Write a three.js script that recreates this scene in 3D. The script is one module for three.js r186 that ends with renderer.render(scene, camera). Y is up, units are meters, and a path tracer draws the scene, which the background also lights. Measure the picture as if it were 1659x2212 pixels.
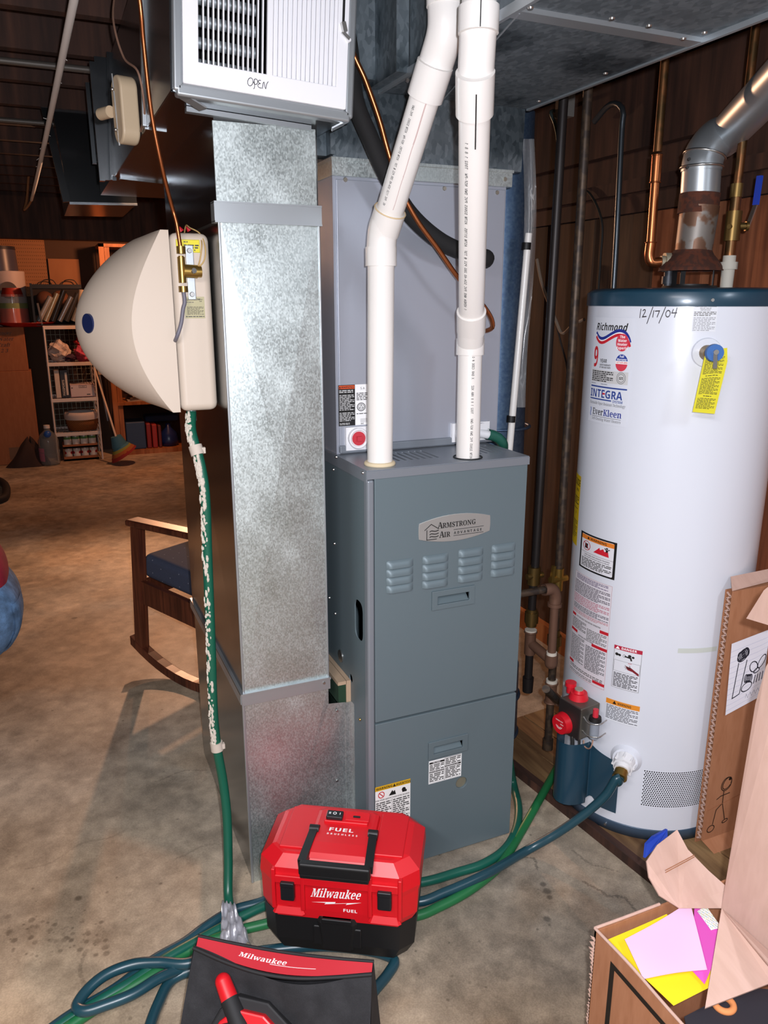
import * as THREE from 'three';
import { RoundedBoxGeometry } from 'three/addons/geometries/RoundedBoxGeometry.js';
import { mergeGeometries, mergeVertices } from 'three/addons/utils/BufferGeometryUtils.js';
import { MarchingCubes } from 'three/addons/objects/MarchingCubes.js';
import { RectAreaLightUniformsLib } from 'three/addons/lights/RectAreaLightUniformsLib.js';

// ---------------------------------------------------------------- camera, lamps, exposure
const scene = new THREE.Scene();
scene.background = new THREE.Color(0x000000);
const FOCAL = 1674, HORIZON = 650, EYE = 1.56, YAW = 23.6 * Math.PI / 180;
const PITCH = Math.atan((1106 - HORIZON) / FOCAL);
const camera = new THREE.PerspectiveCamera(2 * Math.atan(1106 / FOCAL) * 180 / Math.PI, 1659 / 2212, 0.05, 60);
const fwd = new THREE.Vector3(Math.sin(YAW) * Math.cos(PITCH), -Math.sin(PITCH), -Math.cos(YAW) * Math.cos(PITCH));
camera.position.set(0, EYE, 0);
camera.lookAt(fwd.clone().add(camera.position));
const renderer = new THREE.WebGLRenderer();
renderer.toneMapping = THREE.LinearToneMapping;
renderer.toneMappingExposure = 1.2;
renderer.shadowMap.enabled = true;
RectAreaLightUniformsLib.init();
// [x, y, z, width, length, turn, colour, intensity]: shop lights on the joists behind the camera
const SHOP_LIGHTS = [
  { at: [-0.75, 2.3, 0.35], w: 0.22, l: 1.1, turn: 0.35, color: 0xfbf5f6, power: 74 },
  { at: [1.62, 2.22, 0.55], w: 0.16, l: 0.7, turn: -0.2, color: 0xeaf3ff, power: 50 },
];
const BULBS = [
  { at: [1.0, 2.16, -7.55], color: 0xffb080, power: 4.2 },
];
// clamp lamp with a metal shade in the far room, aimed at the open floor; phone light beside the lens
const CLAMP_LAMP = { at: [1.24, 2.16, -6.6], aim: [0.1, 0.2, -2.6], color: 0xffbf94, power: 21 };
const PHONE_LIGHT = { at: [0.035, 1.605, 0.03], color: 0xf4f6ff, power: 8.8 };

// ---------------------------------------------------------------- pixel of the photograph -> point on a plane of the place
const rightV = new THREE.Vector3(Math.cos(YAW), 0, Math.sin(YAW));
const upV = new THREE.Vector3().crossVectors(rightV, fwd);
const V = (x, y, z) => new THREE.Vector3(x, y, z);
function ray(px, py) { return fwd.clone().addScaledVector(rightV, (px - 829.5) / FOCAL).addScaledVector(upV, -(py - 1106) / FOCAL); }
function onPlane(px, py, axis, v) { const d = ray(px, py), t = (v - camera.position[axis]) / d[axis]; return d.multiplyScalar(t).add(camera.position); }
const Pz = (px, py, z) => onPlane(px, py, 'z', z), Py = (px, py, y) => onPlane(px, py, 'y', y), Px = (px, py, x) => onPlane(px, py, 'x', x);
const Pd = (px, py, d) => ray(px, py).multiplyScalar(d).add(camera.position);

// ---------------------------------------------------------------- random and noise
let seed = 7;
const rnd = () => { seed = (seed * 1664525 + 1013904223) >>> 0; return seed / 4294967296; };
const rr = (a, b) => a + (b - a) * rnd();
function lattice(n, s) { let q = s * 7919 + 13; const a = new Float32Array(n * n); for (let i = 0; i < a.length; i++) { q = (q * 1664525 + 1013904223) >>> 0; a[i] = q / 4294967296; } return a; }
function layer(size, n, s, ny = n) {                      // tileable smooth noise, n cells across, ny cells down
  const m = Math.max(n, ny), a = lattice(m, s), out = new Float32Array(size * size);
  for (let y = 0; y < size; y++) {
    const fy = y / size * ny, y0 = Math.floor(fy), ty = fy - y0, sy = ty * ty * (3 - 2 * ty), ya = (y0 % ny) * m, yb = ((y0 + 1) % ny) * m;
    for (let x = 0; x < size; x++) {
      const fx = x / size * n, x0 = Math.floor(fx), tx = fx - x0, sx = tx * tx * (3 - 2 * tx), xa = x0 % n, xb = (x0 + 1) % n;
      const p = a[ya + xa] * (1 - sx) + a[ya + xb] * sx, q = a[yb + xa] * (1 - sx) + a[yb + xb] * sx;
      out[y * size + x] = p * (1 - sy) + q * sy;
    }
  }
  return out;
}
function fbm(size, n, octaves, s, gain = 0.5, ny = n) {
  const out = new Float32Array(size * size); let amp = 1, sum = 0;
  for (let o = 0; o < octaves; o++) { const l = layer(size, n << o, s + o * 31, ny << o); for (let i = 0; i < out.length; i++) out[i] += l[i] * amp; sum += amp; amp *= gain; }
  for (let i = 0; i < out.length; i++) out[i] /= sum;
  return out;
}
function dataTex(size, fn, metres, srgb = true) {
  const d = new Uint8Array(size * size * 4);
  for (let i = 0; i < size * size; i++) { const c = fn(i, i % size, Math.floor(i / size)); d[i * 4] = c[0]; d[i * 4 + 1] = c[1]; d[i * 4 + 2] = c[2]; d[i * 4 + 3] = 255; }
  const t = new THREE.DataTexture(d, size, size, THREE.RGBAFormat);
  t.wrapS = t.wrapT = THREE.RepeatWrapping; t.magFilter = THREE.LinearFilter; t.minFilter = THREE.LinearMipmapLinearFilter; t.generateMipmaps = true;
  if (srgb) t.colorSpace = THREE.SRGBColorSpace;
  t.repeat.set(1 / metres, 1 / metres); t.needsUpdate = true;
  return t;
}
const clamp = (v) => v < 0 ? 0 : v > 255 ? 255 : v;
function tint(size, noise, a, b, metres, extra) {           // two colours mixed by a noise, plus fine grain
  return dataTex(size, (i, x, y) => { const t = noise[i], e = extra ? extra(i, x, y) : 0; return [clamp(a[0] + (b[0] - a[0]) * t + e), clamp(a[1] + (b[1] - a[1]) * t + e), clamp(a[2] + (b[2] - a[2]) * t + e)]; }, metres);
}
function stretch(n, lo = 0.3, hi = 0.7) { const o = new Float32Array(n.length); for (let i = 0; i < n.length; i++) { let t = (n[i] - lo) / (hi - lo); t = t < 0 ? 0 : t > 1 ? 1 : t; o[i] = t * t * (3 - 2 * t); } return o; }

// ---------------------------------------------------------------- materials
const mat = (color, roughness = 0.6, metalness = 0, more = {}) => new THREE.MeshStandardMaterial({ color, roughness, metalness, ...more });
const phys = (color, roughness = 0.6, metalness = 0, more = {}) => new THREE.MeshPhysicalMaterial({ color, roughness, metalness, ...more });
// zinc flakes: each lattice cell a flake of its own brightness
function spangle(size, cells, s) {
  const pts = [], out = new Float32Array(size * size); let q = s;
  const rn = () => { q = (q * 1664525 + 1013904223) >>> 0; return q / 4294967296; };
  for (let i = 0; i < cells * cells; i++) pts.push([rn(), rn(), rn()]);
  for (let y = 0; y < size; y++) for (let x = 0; x < size; x++) {
    const gx = x / size * cells, gy = y / size * cells, cx = Math.floor(gx), cy = Math.floor(gy); let best = 9, v = 0;
    for (let j = -1; j <= 1; j++) for (let k = -1; k <= 1; k++) {
      const p = pts[((cy + j + cells) % cells) * cells + (cx + k + cells) % cells], dx = (cx + k + p[0] - gx) * 1.7, dy = cy + j + p[1] - gy, d = dx * dx + dy * dy;
      if (d < best) { best = d; v = p[2]; }
    }
    out[y * size + x] = v;
  }
  return out;
}
const sp1 = spangle(512, 128, 11), sp2 = spangle(512, 44, 5), cl1 = fbm(512, 4, 4, 3), cl2 = fbm(512, 3, 5, 21);
const zincMap = dataTex(512, (i) => { const t = 206 + 24 * (sp1[i] - 0.5) + 22 * (cl1[i] - 0.5); return [clamp(t - 5), clamp(t + 5), clamp(t + 4)]; }, 0.42);
const zincRough = dataTex(512, (i) => { const r = 255 * (0.42 + 0.12 * (sp1[i] - 0.5) + 0.2 * (cl1[i] - 0.5)); return [r, clamp(r), r]; }, 0.42, false);
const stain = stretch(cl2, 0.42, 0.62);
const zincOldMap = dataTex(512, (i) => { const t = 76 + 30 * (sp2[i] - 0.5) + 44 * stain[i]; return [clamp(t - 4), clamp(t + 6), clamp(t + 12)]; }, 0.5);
const M = {};
M.zinc = mat(0xffffff, 1.0, 0.88, { map: zincMap, roughnessMap: zincRough });
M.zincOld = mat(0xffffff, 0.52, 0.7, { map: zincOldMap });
M.zincPlain = mat(0xb4babe, 0.38, 0.75);
M.zincMirror = mat(0x8f9498, 0.2, 1.0);                     // darker, smoother zinc; dark reflections on duct sides put into its colour
M.grey = mat(0x66757b, 0.46, 0.2);                        // furnace paint
M.greyCase = mat(0xabb0bb, 0.38, 0.4);                    // coil case sheet
M.greyStrip = mat(0x868d95, 0.38, 0.35);
M.dark = mat(0x17191b, 0.7);
M.black = mat(0x0d0d0e, 0.55);
M.steel = mat(0xc4c4c2, 0.28, 0.95);
M.pvc = phys(0xe9e5e0, 0.3, 0, { clearcoat: 0.3, clearcoatRoughness: 0.25 });
M.white = mat(0xe8e8ea, 0.4);
M.whiteGloss = phys(0xdde1ea, 0.26, 0, { clearcoat: 0.5, clearcoatRoughness: 0.15 });
M.navy = phys(0x1d3f52, 0.35, 0.1, { clearcoat: 0.4, clearcoatRoughness: 0.2 });
M.register = mat(0xf0f0f4, 0.42);
M.beige = mat(0xcfbfae, 0.5);
M.copper = mat(0xb06a42, 0.32, 0.95);
const patina = stretch(fbm(256, 6, 4, 77), 0.35, 0.65);
M.copperOld = mat(0xffffff, 0.42, 0.85, { map: tint(256, patina, [126, 84, 52], [92, 70, 44], 0.2) });
M.brass = mat(0xa98a4a, 0.34, 0.9);
M.brassDark = mat(0x7a6238, 0.42, 0.85);
const rustN = stretch(fbm(256, 8, 4, 91), 0.35, 0.68);
M.ironPipe = mat(0xffffff, 0.5, 0.45, { map: tint(256, rustN, [58, 48, 42], [84, 68, 54], 0.15) });
M.blackPipe = mat(0x2a2524, 0.45, 0.4);
M.rust = mat(0xffffff, 0.85, 0.1, { map: tint(256, rustN, [88, 44, 26], [64, 36, 26], 0.08) });
M.rustZinc = mat(0xffffff, 0.5, 0.5, { map: tint(256, stretch(fbm(256, 6, 4, 93), 0.45, 0.6), [130, 124, 118], [106, 76, 58], 0.2) });
M.fitting = mat(0x6f5040, 0.5, 0.3);
M.scaleWhite = mat(0xcfc6b8, 0.85);
M.red = phys(0xd2131f, 0.42, 0, { clearcoat: 0.15, clearcoatRoughness: 0.4 });
M.redPale = M.red;
M.vacBlack = mat(0x151516, 0.5);
M.switchBlack = mat(0x1c1d20, 0.4);
M.rubber = mat(0x1a1a1c, 0.7);
M.hoseBlue = phys(0x1b434f, 0.36, 0, { clearcoat: 0.25, clearcoatRoughness: 0.3 });
M.hoseGreen = phys(0x125a4a, 0.4, 0, { clearcoat: 0.2, clearcoatRoughness: 0.3 });
M.hoseBright = phys(0x1c6a3c, 0.45, 0, { clearcoat: 0.15, clearcoatRoughness: 0.4 });
M.plasticRed = mat(0xc3202c, 0.4);
M.bolt = mat(0xb9b3a6, 0.35, 0.85);
// concrete: one 5 m tile, stained and spalled
{
  const S = 2048, a = fbm(S, 5, 6, 5, 0.55), b = fbm(S, 12, 5, 51, 0.6), c = stretch(fbm(S, 7, 5, 151, 0.6), 0.56, 0.68), g = lattice(S, 9), sc = stretch(fbm(S, 26, 4, 201, 0.6), 0.66, 0.76);
  const fine = fbm(S, 110, 3, 333, 0.6), marks = new Float32Array(S * S);
  const dab = (p, r, k) => { const cx = p.x / 5 * S, cy = p.z / 5 * S, R = r / 5 * S; for (let y = Math.floor(cy - R); y <= cy + R; y++) for (let x = Math.floor(cx - R); x <= cx + R; x++) { const d = Math.hypot(x - cx, y - cy) / R; if (d < 1) { const j = (((y % S) + S) % S) * S + ((x % S) + S) % S; marks[j] = Math.max(marks[j], k * Math.min(1, (1 - d) * 2.2)); } } };
  const crack = (pts, r, k) => { for (let i = 0; i + 1 < pts.length; i++) { const A = Py(...pts[i], 0), B = Py(...pts[i + 1], 0), n = Math.ceil(A.distanceTo(B) / 0.0015); for (let j = 0; j < n; j++) { const p = A.clone().lerp(B, j / n); p.x += rr(-0.003, 0.003) + 0.012 * Math.sin(p.z * 31); p.z += rr(-0.003, 0.003) + 0.012 * Math.sin(p.x * 37); dab(p, r * rr(0.6, 1.3), k); } } };
  crack([[1060, 1845], [1150, 1862], [1165, 1885]], 0.003, 0.6); crack([[1260, 1895], [1300, 1935], [1350, 1945], [1385, 1970]], 0.003, 0.6); crack([[1230, 1840], [1290, 1870], [1340, 1885]], 0.0025, 0.4);
  crack([[330, 1685], [400, 1668], [440, 1660]], 0.003, 0.3); crack([[370, 1850], [470, 1825]], 0.003, 0.25); crack([[60, 1880], [200, 1815], [260, 1795]], 0.003, 0.22); crack([[183, 2060], [186, 2150]], 0.004, 0.35);
  for (let i = 0; i < 70; i++) dab(Py(rr(10, 235), 2010 + rr(-22, 40) + rr(-14, 20), 0), rr(0.002, 0.011), rr(0.2, 0.75));
  for (let i = 0; i < 260; i++) dab(Py(rr(-200, 1400), rr(1050, 2200), 0), rr(0.0015, 0.006), rr(0.2, 0.7));
  for (const [px, py, r] of [[168, 1940, 0.012], [1172, 1910, 0.011], [1180, 1925, 0.014], [1186, 1938, 0.01], [1180, 1985, 0.012], [160, 1335, 0.018], [215, 1210, 0.012]]) dab(Py(px, py, 0), r, 0.7);
  M.floorMap = dataTex(S, (i) => {
    const t = a[i], u = b[i], k = (0.8 + 0.5 * (t - 0.5) + 0.5 * (u - 0.5) + 0.3 * (fine[i] - 0.5) + 0.12 * (g[i] - 0.5) - 0.05 * c[i] - 0.06 * sc[i]) * (1 - 0.42 * marks[i]);
    const warm = (a[(i + 900001) % (S * S)] - 0.5) * 26;
    return [clamp(196 * k + warm + 6 * c[i]), clamp(180 * k), clamp(158 * k - warm - 5 * c[i])];
  }, 5);
  M.floorRough = dataTex(S / 2, (i, x, y) => { const j = y * 2 * S + x * 2, r = 255 * (0.62 + 0.4 * (b[j] - 0.5)); return [r, clamp(r), r]; }, 5, false);
}
M.floor = mat(0xffffff, 1, 0, { map: M.floorMap, roughnessMap: M.floorRough });
// wood: grain runs along v
function woodTex(s, dark, light, metres, n = 26) {
  const S = 512, a = fbm(S, n, 4, s, 0.55, 2), b = fbm(S, 4, 3, s + 9, 0.5, 2), g = lattice(S, s + 3);
  return dataTex(S, (i) => { const t = Math.max(0, Math.min(1, 0.5 + 1.5 * (a[i] - 0.5) + 0.9 * (b[i] - 0.5) + 0.12 * (g[i] - 0.5))); return [dark[0] + (light[0] - dark[0]) * t, dark[1] + (light[1] - dark[1]) * t, dark[2] + (light[2] - dark[2]) * t]; }, metres);
}
M.joist = mat(0xffffff, 0.8, 0, { map: woodTex(301, [46, 27, 20], [84, 52, 38], 0.6) });
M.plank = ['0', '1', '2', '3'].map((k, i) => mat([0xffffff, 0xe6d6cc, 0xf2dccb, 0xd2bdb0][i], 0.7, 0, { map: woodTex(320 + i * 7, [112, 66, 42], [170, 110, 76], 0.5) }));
M.pine = mat(0xffffff, 0.6, 0, { map: woodTex(360, [146, 84, 40], [186, 118, 66], 0.5) });
M.chairWood = mat(0xffffff, 0.36, 0, { map: woodTex(380, [56, 26, 18], [102, 54, 36], 0.35, 40) });
M.chairArm = M.chairWood;
M.plankShade = [0, 1].map((i) => mat(i ? 0xd8ccc0 : 0xffffff, 0.8, 0, { map: woodTex(340 + i * 5, [58, 40, 28], [98, 70, 48], 0.5) }));  // darker copy of the plank wood, with the shade behind the pipes painted in
M.board = mat(0xffffff, 0.7, 0, { map: woodTex(395, [92, 66, 42], [146, 116, 78], 0.5) });
const cardN = fbm(512, 40, 3, 402, 0.6, 8);
M.card = mat(0xffffff, 0.9, 0, { map: tint(512, cardN, [158, 104, 70], [178, 124, 90], 0.5) });
M.cardPale = mat(0xffffff, 0.9, 0, { map: tint(512, cardN, [190, 156, 140], [206, 172, 158], 0.5) });
M.cardFar = mat(0xffffff, 0.9, 0, { map: tint(512, cardN, [150, 92, 58], [166, 106, 70], 0.5) });
M.ply = mat(0xffffff, 0.85, 0, { map: tint(512, fbm(512, 10, 4, 404, 0.5, 3), [146, 96, 60], [168, 116, 76], 1.2) });
const fabN = lattice(256, 66), fabS = fbm(256, 6, 4, 67);
M.bagBlack = mat(0xffffff, 0.85, 0, { map: dataTex(256, (i) => { const t = 34 + 16 * (fabN[i] - 0.5) + 22 * (fabS[i] - 0.5); return [t, t, t + 3]; }, 0.12) });
M.denim = mat(0xffffff, 0.9, 0, { map: dataTex(256, (i, x, y) => { const t = 128 + 34 * (fabN[i] - 0.5) + 90 * (fabS[i] - 0.5) + ((x + y) % 4 < 2 ? 8 : -8); return [clamp(t * 0.68), clamp(t * 0.92), clamp(t * 1.2)]; }, 0.14) });
M.shirt = mat(0xffffff, 0.9, 0, { map: dataTex(256, (i) => { const t = 0.82 + 0.2 * (fabN[i] - 0.5) + 0.3 * (fabS[i] - 0.5); return [clamp(186 * t), clamp(28 * t), clamp(58 * t)]; }, 0.2) });
M.cushion = mat(0xffffff, 0.9, 0, { map: dataTex(256, (i, x, y) => { const dot = ((x % 64) - 32) ** 2 + ((y % 64) - (Math.floor(x / 64) % 2 ? 16 : 48)) ** 2 < 10; const t = 0.9 + 0.25 * (fabN[i] - 0.5); return dot ? [120, 124, 138] : [clamp(62 * t), clamp(70 * t), clamp(92 * t)]; }, 0.22) });
M.skin = mat(0xc99378, 0.6);
M.hair = mat(0x3a2a20, 0.8);

// ---------------------------------------------------------------- geometry helpers (world metres; every geometry ends non-indexed with position, normal, uv)
const q0 = new THREE.Matrix4();
function flat(g) { g = g.index ? g.toNonIndexed() : g; for (const k of Object.keys(g.attributes)) if (!['position', 'normal', 'uv'].includes(k)) g.deleteAttribute(k); if (!g.attributes.normal) g.computeVertexNormals(); if (!g.attributes.uv) g.setAttribute('uv', new THREE.BufferAttribute(new Float32Array(g.attributes.position.count * 2), 2)); return g; }
function planar(g) {                                        // uv in metres, by the axis that each triangle faces
  g = flat(g); const p = g.attributes.position, uv = g.attributes.uv, a = V(), b = V(), c = V(), n = V();
  for (let i = 0; i < p.count; i += 3) {
    a.fromBufferAttribute(p, i); b.fromBufferAttribute(p, i + 1); c.fromBufferAttribute(p, i + 2);
    n.crossVectors(b.clone().sub(a), c.clone().sub(a)); const x = Math.abs(n.x), y = Math.abs(n.y), z = Math.abs(n.z);
    [a, b, c].forEach((v, k) => { if (y > x && y > z) uv.setXY(i + k, v.x, v.z); else if (x > z) uv.setXY(i + k, v.z, v.y); else uv.setXY(i + k, v.x, v.y); });
  }
  return g;
}
const place = (g, x, y, z, rx = 0, ry = 0, rz = 0) => { if (rx || ry || rz) g.applyMatrix4(q0.makeRotationFromEuler(new THREE.Euler(rx, ry, rz))); g.translate(x, y, z); return g; };
const box = (w, h, d, x = 0, y = 0, z = 0, rx, ry, rz) => flat(place(new THREE.BoxGeometry(w, h, d), x, y, z, rx, ry, rz));
const rbox = (w, h, d, r, x = 0, y = 0, z = 0, rx, ry, rz) => flat(place(new RoundedBoxGeometry(w, h, d, 2, Math.min(r, w / 2.01, h / 2.01, d / 2.01)), x, y, z, rx, ry, rz));
const span = (x0, x1, y0, y1, z0, z1, r = 0) => r ? rbox(Math.abs(x1 - x0), Math.abs(y1 - y0), Math.abs(z1 - z0), r, (x0 + x1) / 2, (y0 + y1) / 2, (z0 + z1) / 2) : box(Math.abs(x1 - x0), Math.abs(y1 - y0), Math.abs(z1 - z0), (x0 + x1) / 2, (y0 + y1) / 2, (z0 + z1) / 2);
const YA = V(0, 1, 0);
function along(g, p0, p1) { const d = p1.clone().sub(p0), m = new THREE.Matrix4().makeRotationFromQuaternion(new THREE.Quaternion().setFromUnitVectors(YA, d.clone().normalize())); g.applyMatrix4(m); const c = p0.clone().add(p1).multiplyScalar(0.5); g.translate(c.x, c.y, c.z); return g; }
const rod = (p0, p1, r0, r1 = r0, seg = 20, open = false) => flat(along(new THREE.CylinderGeometry(r1, r0, p0.distanceTo(p1), seg, 1, open), p0, p1));
const bar = (p0, p1, w, d) => flat(along(new THREE.BoxGeometry(w, p0.distanceTo(p1), d), p0, p1));
function tube(pts, r, seg = 64, radial = 12, tension = 0.5) { const c = new THREE.CatmullRomCurve3(pts.map((p) => p.isVector3 ? p : V(...p)), false, 'centripetal', tension); return flat(new THREE.TubeGeometry(c, seg, r, radial, false)); }
const ball = (r, x, y, z, s = 16) => flat(new THREE.SphereGeometry(r, s, Math.round(s * 0.7)).translate(x, y, z));
const lathe = (prof, seg = 32) => flat(new THREE.LatheGeometry(prof.map(([r, y]) => new THREE.Vector2(r, y)), seg));
const torus = (R, r, x, y, z, rx = 0, ry = 0, arc = Math.PI * 2) => flat(place(new THREE.TorusGeometry(R, r, 10, 32, arc), x, y, z, rx, ry));
function extrude(shape, depth, bevel = 0, curve = 12) { return flat(new THREE.ExtrudeGeometry(shape, { depth, bevelEnabled: bevel > 0, bevelThickness: bevel, bevelSize: bevel, bevelOffset: -bevel, bevelSegments: 2, curveSegments: curve })); }
const poly = (pts) => { const s = new THREE.Shape(); pts.forEach(([x, y], i) => i ? s.lineTo(x, y) : s.moveTo(x, y)); s.closePath(); return s; };
function rrect(x0, y0, x1, y1, r, S = THREE.Shape) { const s = new S(); s.moveTo(x0 + r, y0); s.lineTo(x1 - r, y0); s.quadraticCurveTo(x1, y0, x1, y0 + r); s.lineTo(x1, y1 - r); s.quadraticCurveTo(x1, y1, x1 - r, y1); s.lineTo(x0 + r, y1); s.quadraticCurveTo(x0, y1, x0, y1 - r); s.lineTo(x0, y0 + r); s.quadraticCurveTo(x0, y0, x0 + r, y0); return s; }
function disc(x, y, r, S = THREE.Path) { const s = new S(); s.absarc(x, y, r, 0, Math.PI * 2, false); return s; }
function tris(list) { const a = []; for (const t of list) for (const v of t) a.push(v.x, v.y, v.z); const g = new THREE.BufferGeometry(); g.setAttribute('position', new THREE.BufferAttribute(new Float32Array(a), 3)); g.computeVertexNormals(); return flat(g); }
function grid(nu, nv, fn) {                                 // smooth sheet fn(u, v) -> Vector3
  const p = [], uv = [], ix = [];
  for (let j = 0; j <= nv; j++) for (let i = 0; i <= nu; i++) { const v = fn(i / nu, j / nv); p.push(v.x, v.y, v.z); uv.push(i / nu, j / nv); }
  for (let j = 0; j < nv; j++) for (let i = 0; i < nu; i++) { const a = j * (nu + 1) + i, b = a + 1, c = a + nu + 1, d = c + 1; ix.push(a, b, d, a, d, c); }
  const g = new THREE.BufferGeometry(); g.setAttribute('position', new THREE.BufferAttribute(new Float32Array(p), 3)); g.setAttribute('uv', new THREE.BufferAttribute(new Float32Array(uv), 2)); g.setIndex(ix); g.computeVertexNormals(); return flat(g);
}
const merge = (gs) => gs.length > 1 ? mergeGeometries(gs.map(flat)) : flat(gs[0]);
const taken = {};
function numbered(name) { const n = taken[name] = (taken[name] ?? -1) + 1; return n ? `${name}_${String(n).padStart(3, '0')}` : name; }
function put(parent, name, geos, material, label) {          // one named mesh; world coordinates, moved into the parent's frame when it has a base
  let g = merge(Array.isArray(geos) ? geos : [geos]);
  if (material.map && material.map.repeat.x !== 1 || material.userData.planar) g = planar(g);
  if (parent.wb) g.translate(-parent.wb.x, -parent.wb.y, -parent.wb.z);
  const m = new THREE.Mesh(g, material); m.name = parent === scene ? numbered(name) : name; if (label) m.userData.label = label;
  m.wb = parent.wb; parent.add(m); return m;
}
function thing(name, label, category, at = [0, 0, 0], group, turn = 0, local = false) {
  const o = new THREE.Group(); o.name = numbered(name); o.position.set(...at); o.rotation.y = turn; o.userData = { label, category };
  if (group) o.userData.group = group;
  if (!local) o.wb = V(...at);
  scene.add(o); return o;
}
function single(name, geos, material, label, category, group) { const m = put(scene, name, geos, material, label); m.userData.category = category; if (group) m.userData.group = group; return m; }
function struct(name, geos, material) { const m = put(scene, name, geos, material); m.userData.kind = 'structure'; return m; }
function copyOf(o, name, at, label) { const c = o.clone(); c.name = numbered(name); c.position.set(...at); c.userData = { ...o.userData }; if (label) c.userData.label = label; scene.add(c); return c; }
// flat print: a canvas on a thin sheet
function print(w, h, draw, more = {}) {
  const c = document.createElement('canvas'); c.width = w; c.height = h; const x = c.getContext('2d'); draw(x, w, h);
  const t = new THREE.CanvasTexture(c); t.colorSpace = THREE.SRGBColorSpace; t.magFilter = THREE.LinearFilter; t.generateMipmaps = true; t.minFilter = THREE.LinearMipmapLinearFilter;
  return mat(0xffffff, more.rough ?? 0.5, more.metal ?? 0, { map: t, ...(more.alpha ? { transparent: true, alphaTest: 0.5 } : {}) });
}
function sheet(p00, p10, p11, p01) {                        // four corners: bottom left, bottom right, top right, top left
  const g = new THREE.BufferGeometry(), P = [p00, p10, p11, p00, p11, p01], U = [0, 0, 1, 0, 1, 1, 0, 0, 1, 1, 0, 1];
  g.setAttribute('position', new THREE.BufferAttribute(new Float32Array(P.flatMap((v) => [v.x, v.y, v.z])), 3)); g.setAttribute('uv', new THREE.BufferAttribute(new Float32Array(U), 2)); g.computeVertexNormals(); return g;
}
const sheetZ = (x0, x1, y0, y1, z) => sheet(V(x0, y0, z), V(x1, y0, z), V(x1, y1, z), V(x0, y1, z));
function lines(x, x0, y0, x1, y1, n, color = '#333', gap = 0.4, ragged = 0.25) {   // small print too fine to read
  const lh = (y1 - y0) / n; x.fillStyle = color; let q = 17;
  for (let i = 0; i < n; i++) { let cx = x0; const end = x1 - (i % 3 === 2 ? ragged * (x1 - x0) : 0);
    while (cx < end) { q = (q * 1664525 + 1013904223) >>> 0; const w = lh * (0.7 + (q / 4294967296) * 2.6); x.fillRect(cx, y0 + i * lh + lh * gap / 2, Math.min(w, end - cx), lh * (1 - gap)); cx += w + lh * 0.45; } }
}
const screwHead = (p, n, r = 0.0045) => [rod(p, p.clone().addScaledVector(n, 0.003), r, r * 0.8, 8)];
const NX = V(-1, 0, 0), NZ = V(0, 0, 1), NY = V(0, -1, 0);

// ---------------------------------------------------------------- the room
const RX0 = -3.2, RX1 = 2.06, RZ0 = -8.85, RZ1 = 2.2, RY = 2.56;
struct('floor', span(RX0 - 0.2, RX1 + 0.2, -0.15, 0, RZ0 - 0.2, RZ1 + 0.2), M.floor);
const ceil = struct('ceiling', span(RX0 - 0.2, RX1 + 0.2, RY, RY + 0.1, RZ0 - 0.2, RZ1 + 0.2), M.joist);
for (let k = 0; k < 27; k++) { const z = -8.6 + k * 0.4; if (z > 2.1) break; put(ceil, 'joist', span(RX0, RX1, 2.33, RY, z - 0.02, z + 0.02), M.joist); }
struct('wall_back', span(RX0 - 0.2, RX1 + 0.2, 0, RY, RZ0 - 0.2, RZ0), mat(0x4a3526, 0.9));
struct('wall_left', span(RX0 - 0.2, RX0, 0, RY, RZ0, RZ1), mat(0x8d857b, 0.9));
struct('wall_front', span(RX0 - 0.2, RX1 + 0.2, 0, RY, RZ1, RZ1 + 0.2), mat(0xa8a49c, 0.9));
const wallR = struct('wall_right', span(RX1 + 0.03, RX1 + 0.2, 0, RY, RZ0, RZ1), M.plank[3]);
{ // upright boards of the near wall, each its own
  let z = -4.3, k = 0; const variants = {};
  while (z < 0.6) { const w = [0.092, 0.118, 0.105, 0.13][k % 4], t = 0.016 + 0.006 * ((k * 7) % 3) / 2; const inShade = z < -2.42; put(wallR, 'plank', span(RX1 + 0.03 - t, RX1 + 0.03, 0.09, 1.87, z + 0.0015, z + w - 0.0015), inShade ? M.plankShade[k % 2] : M.plank[(k * 5) % 4]); z += w; k++; }  // far boards take the darkened wood, shade put into their colour
  put(wallR, 'bottom_plate', span(RX1 - 0.02, RX1 + 0.03, 0, 0.09, -4.3, 0.6), M.pine);
  put(wallR, 'ledger_beam', span(RX1 - 0.045, RX1 + 0.03, 2.08, 2.33, -4.3, 0.6), M.joist);
  put(wallR, 'rim_board', span(RX1 - 0.004, RX1 + 0.03, 1.873, 2.08, -4.3, 0.6), M.joist);
  put(wallR, 'rail', span(RX1 - 0.03, RX1 - 0.004, 1.94, 1.985, -4.3, -0.2), M.joist);
}
{ // pegboard and fibre panel on the far wall
  const z = RZ0 + 0.02, a = Pz(-60, 300, z), b = Pz(108, 640, z);
  const holes = print(1024, 1024, (x, w, h) => { x.fillStyle = '#9a6a45'; x.fillRect(0, 0, w, h); x.fillStyle = '#3a2415'; for (let i = 0; i < 28; i++) for (let j = 0; j < 28; j++) { x.beginPath(); x.arc(18 + i * 36.5, 18 + j * 36.5, 5, 0, 7); x.fill(); } }, { rough: 0.9 });
  const wb = scene.getObjectByName('wall_back');
  put(wb, 'pegboard', sheetZ(a.x, b.x, b.y, 2.55, z), holes, 'brown pegboard with rows of small holes');
  const c = Pz(170, 560, z + 0.01), d = Pz(112, 640, z + 0.01);
  put(wb, 'fibre_panel', span(d.x, c.x, d.y - 0.1, c.y, z - 0.01, z + 0.01), M.ply);
}
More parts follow.
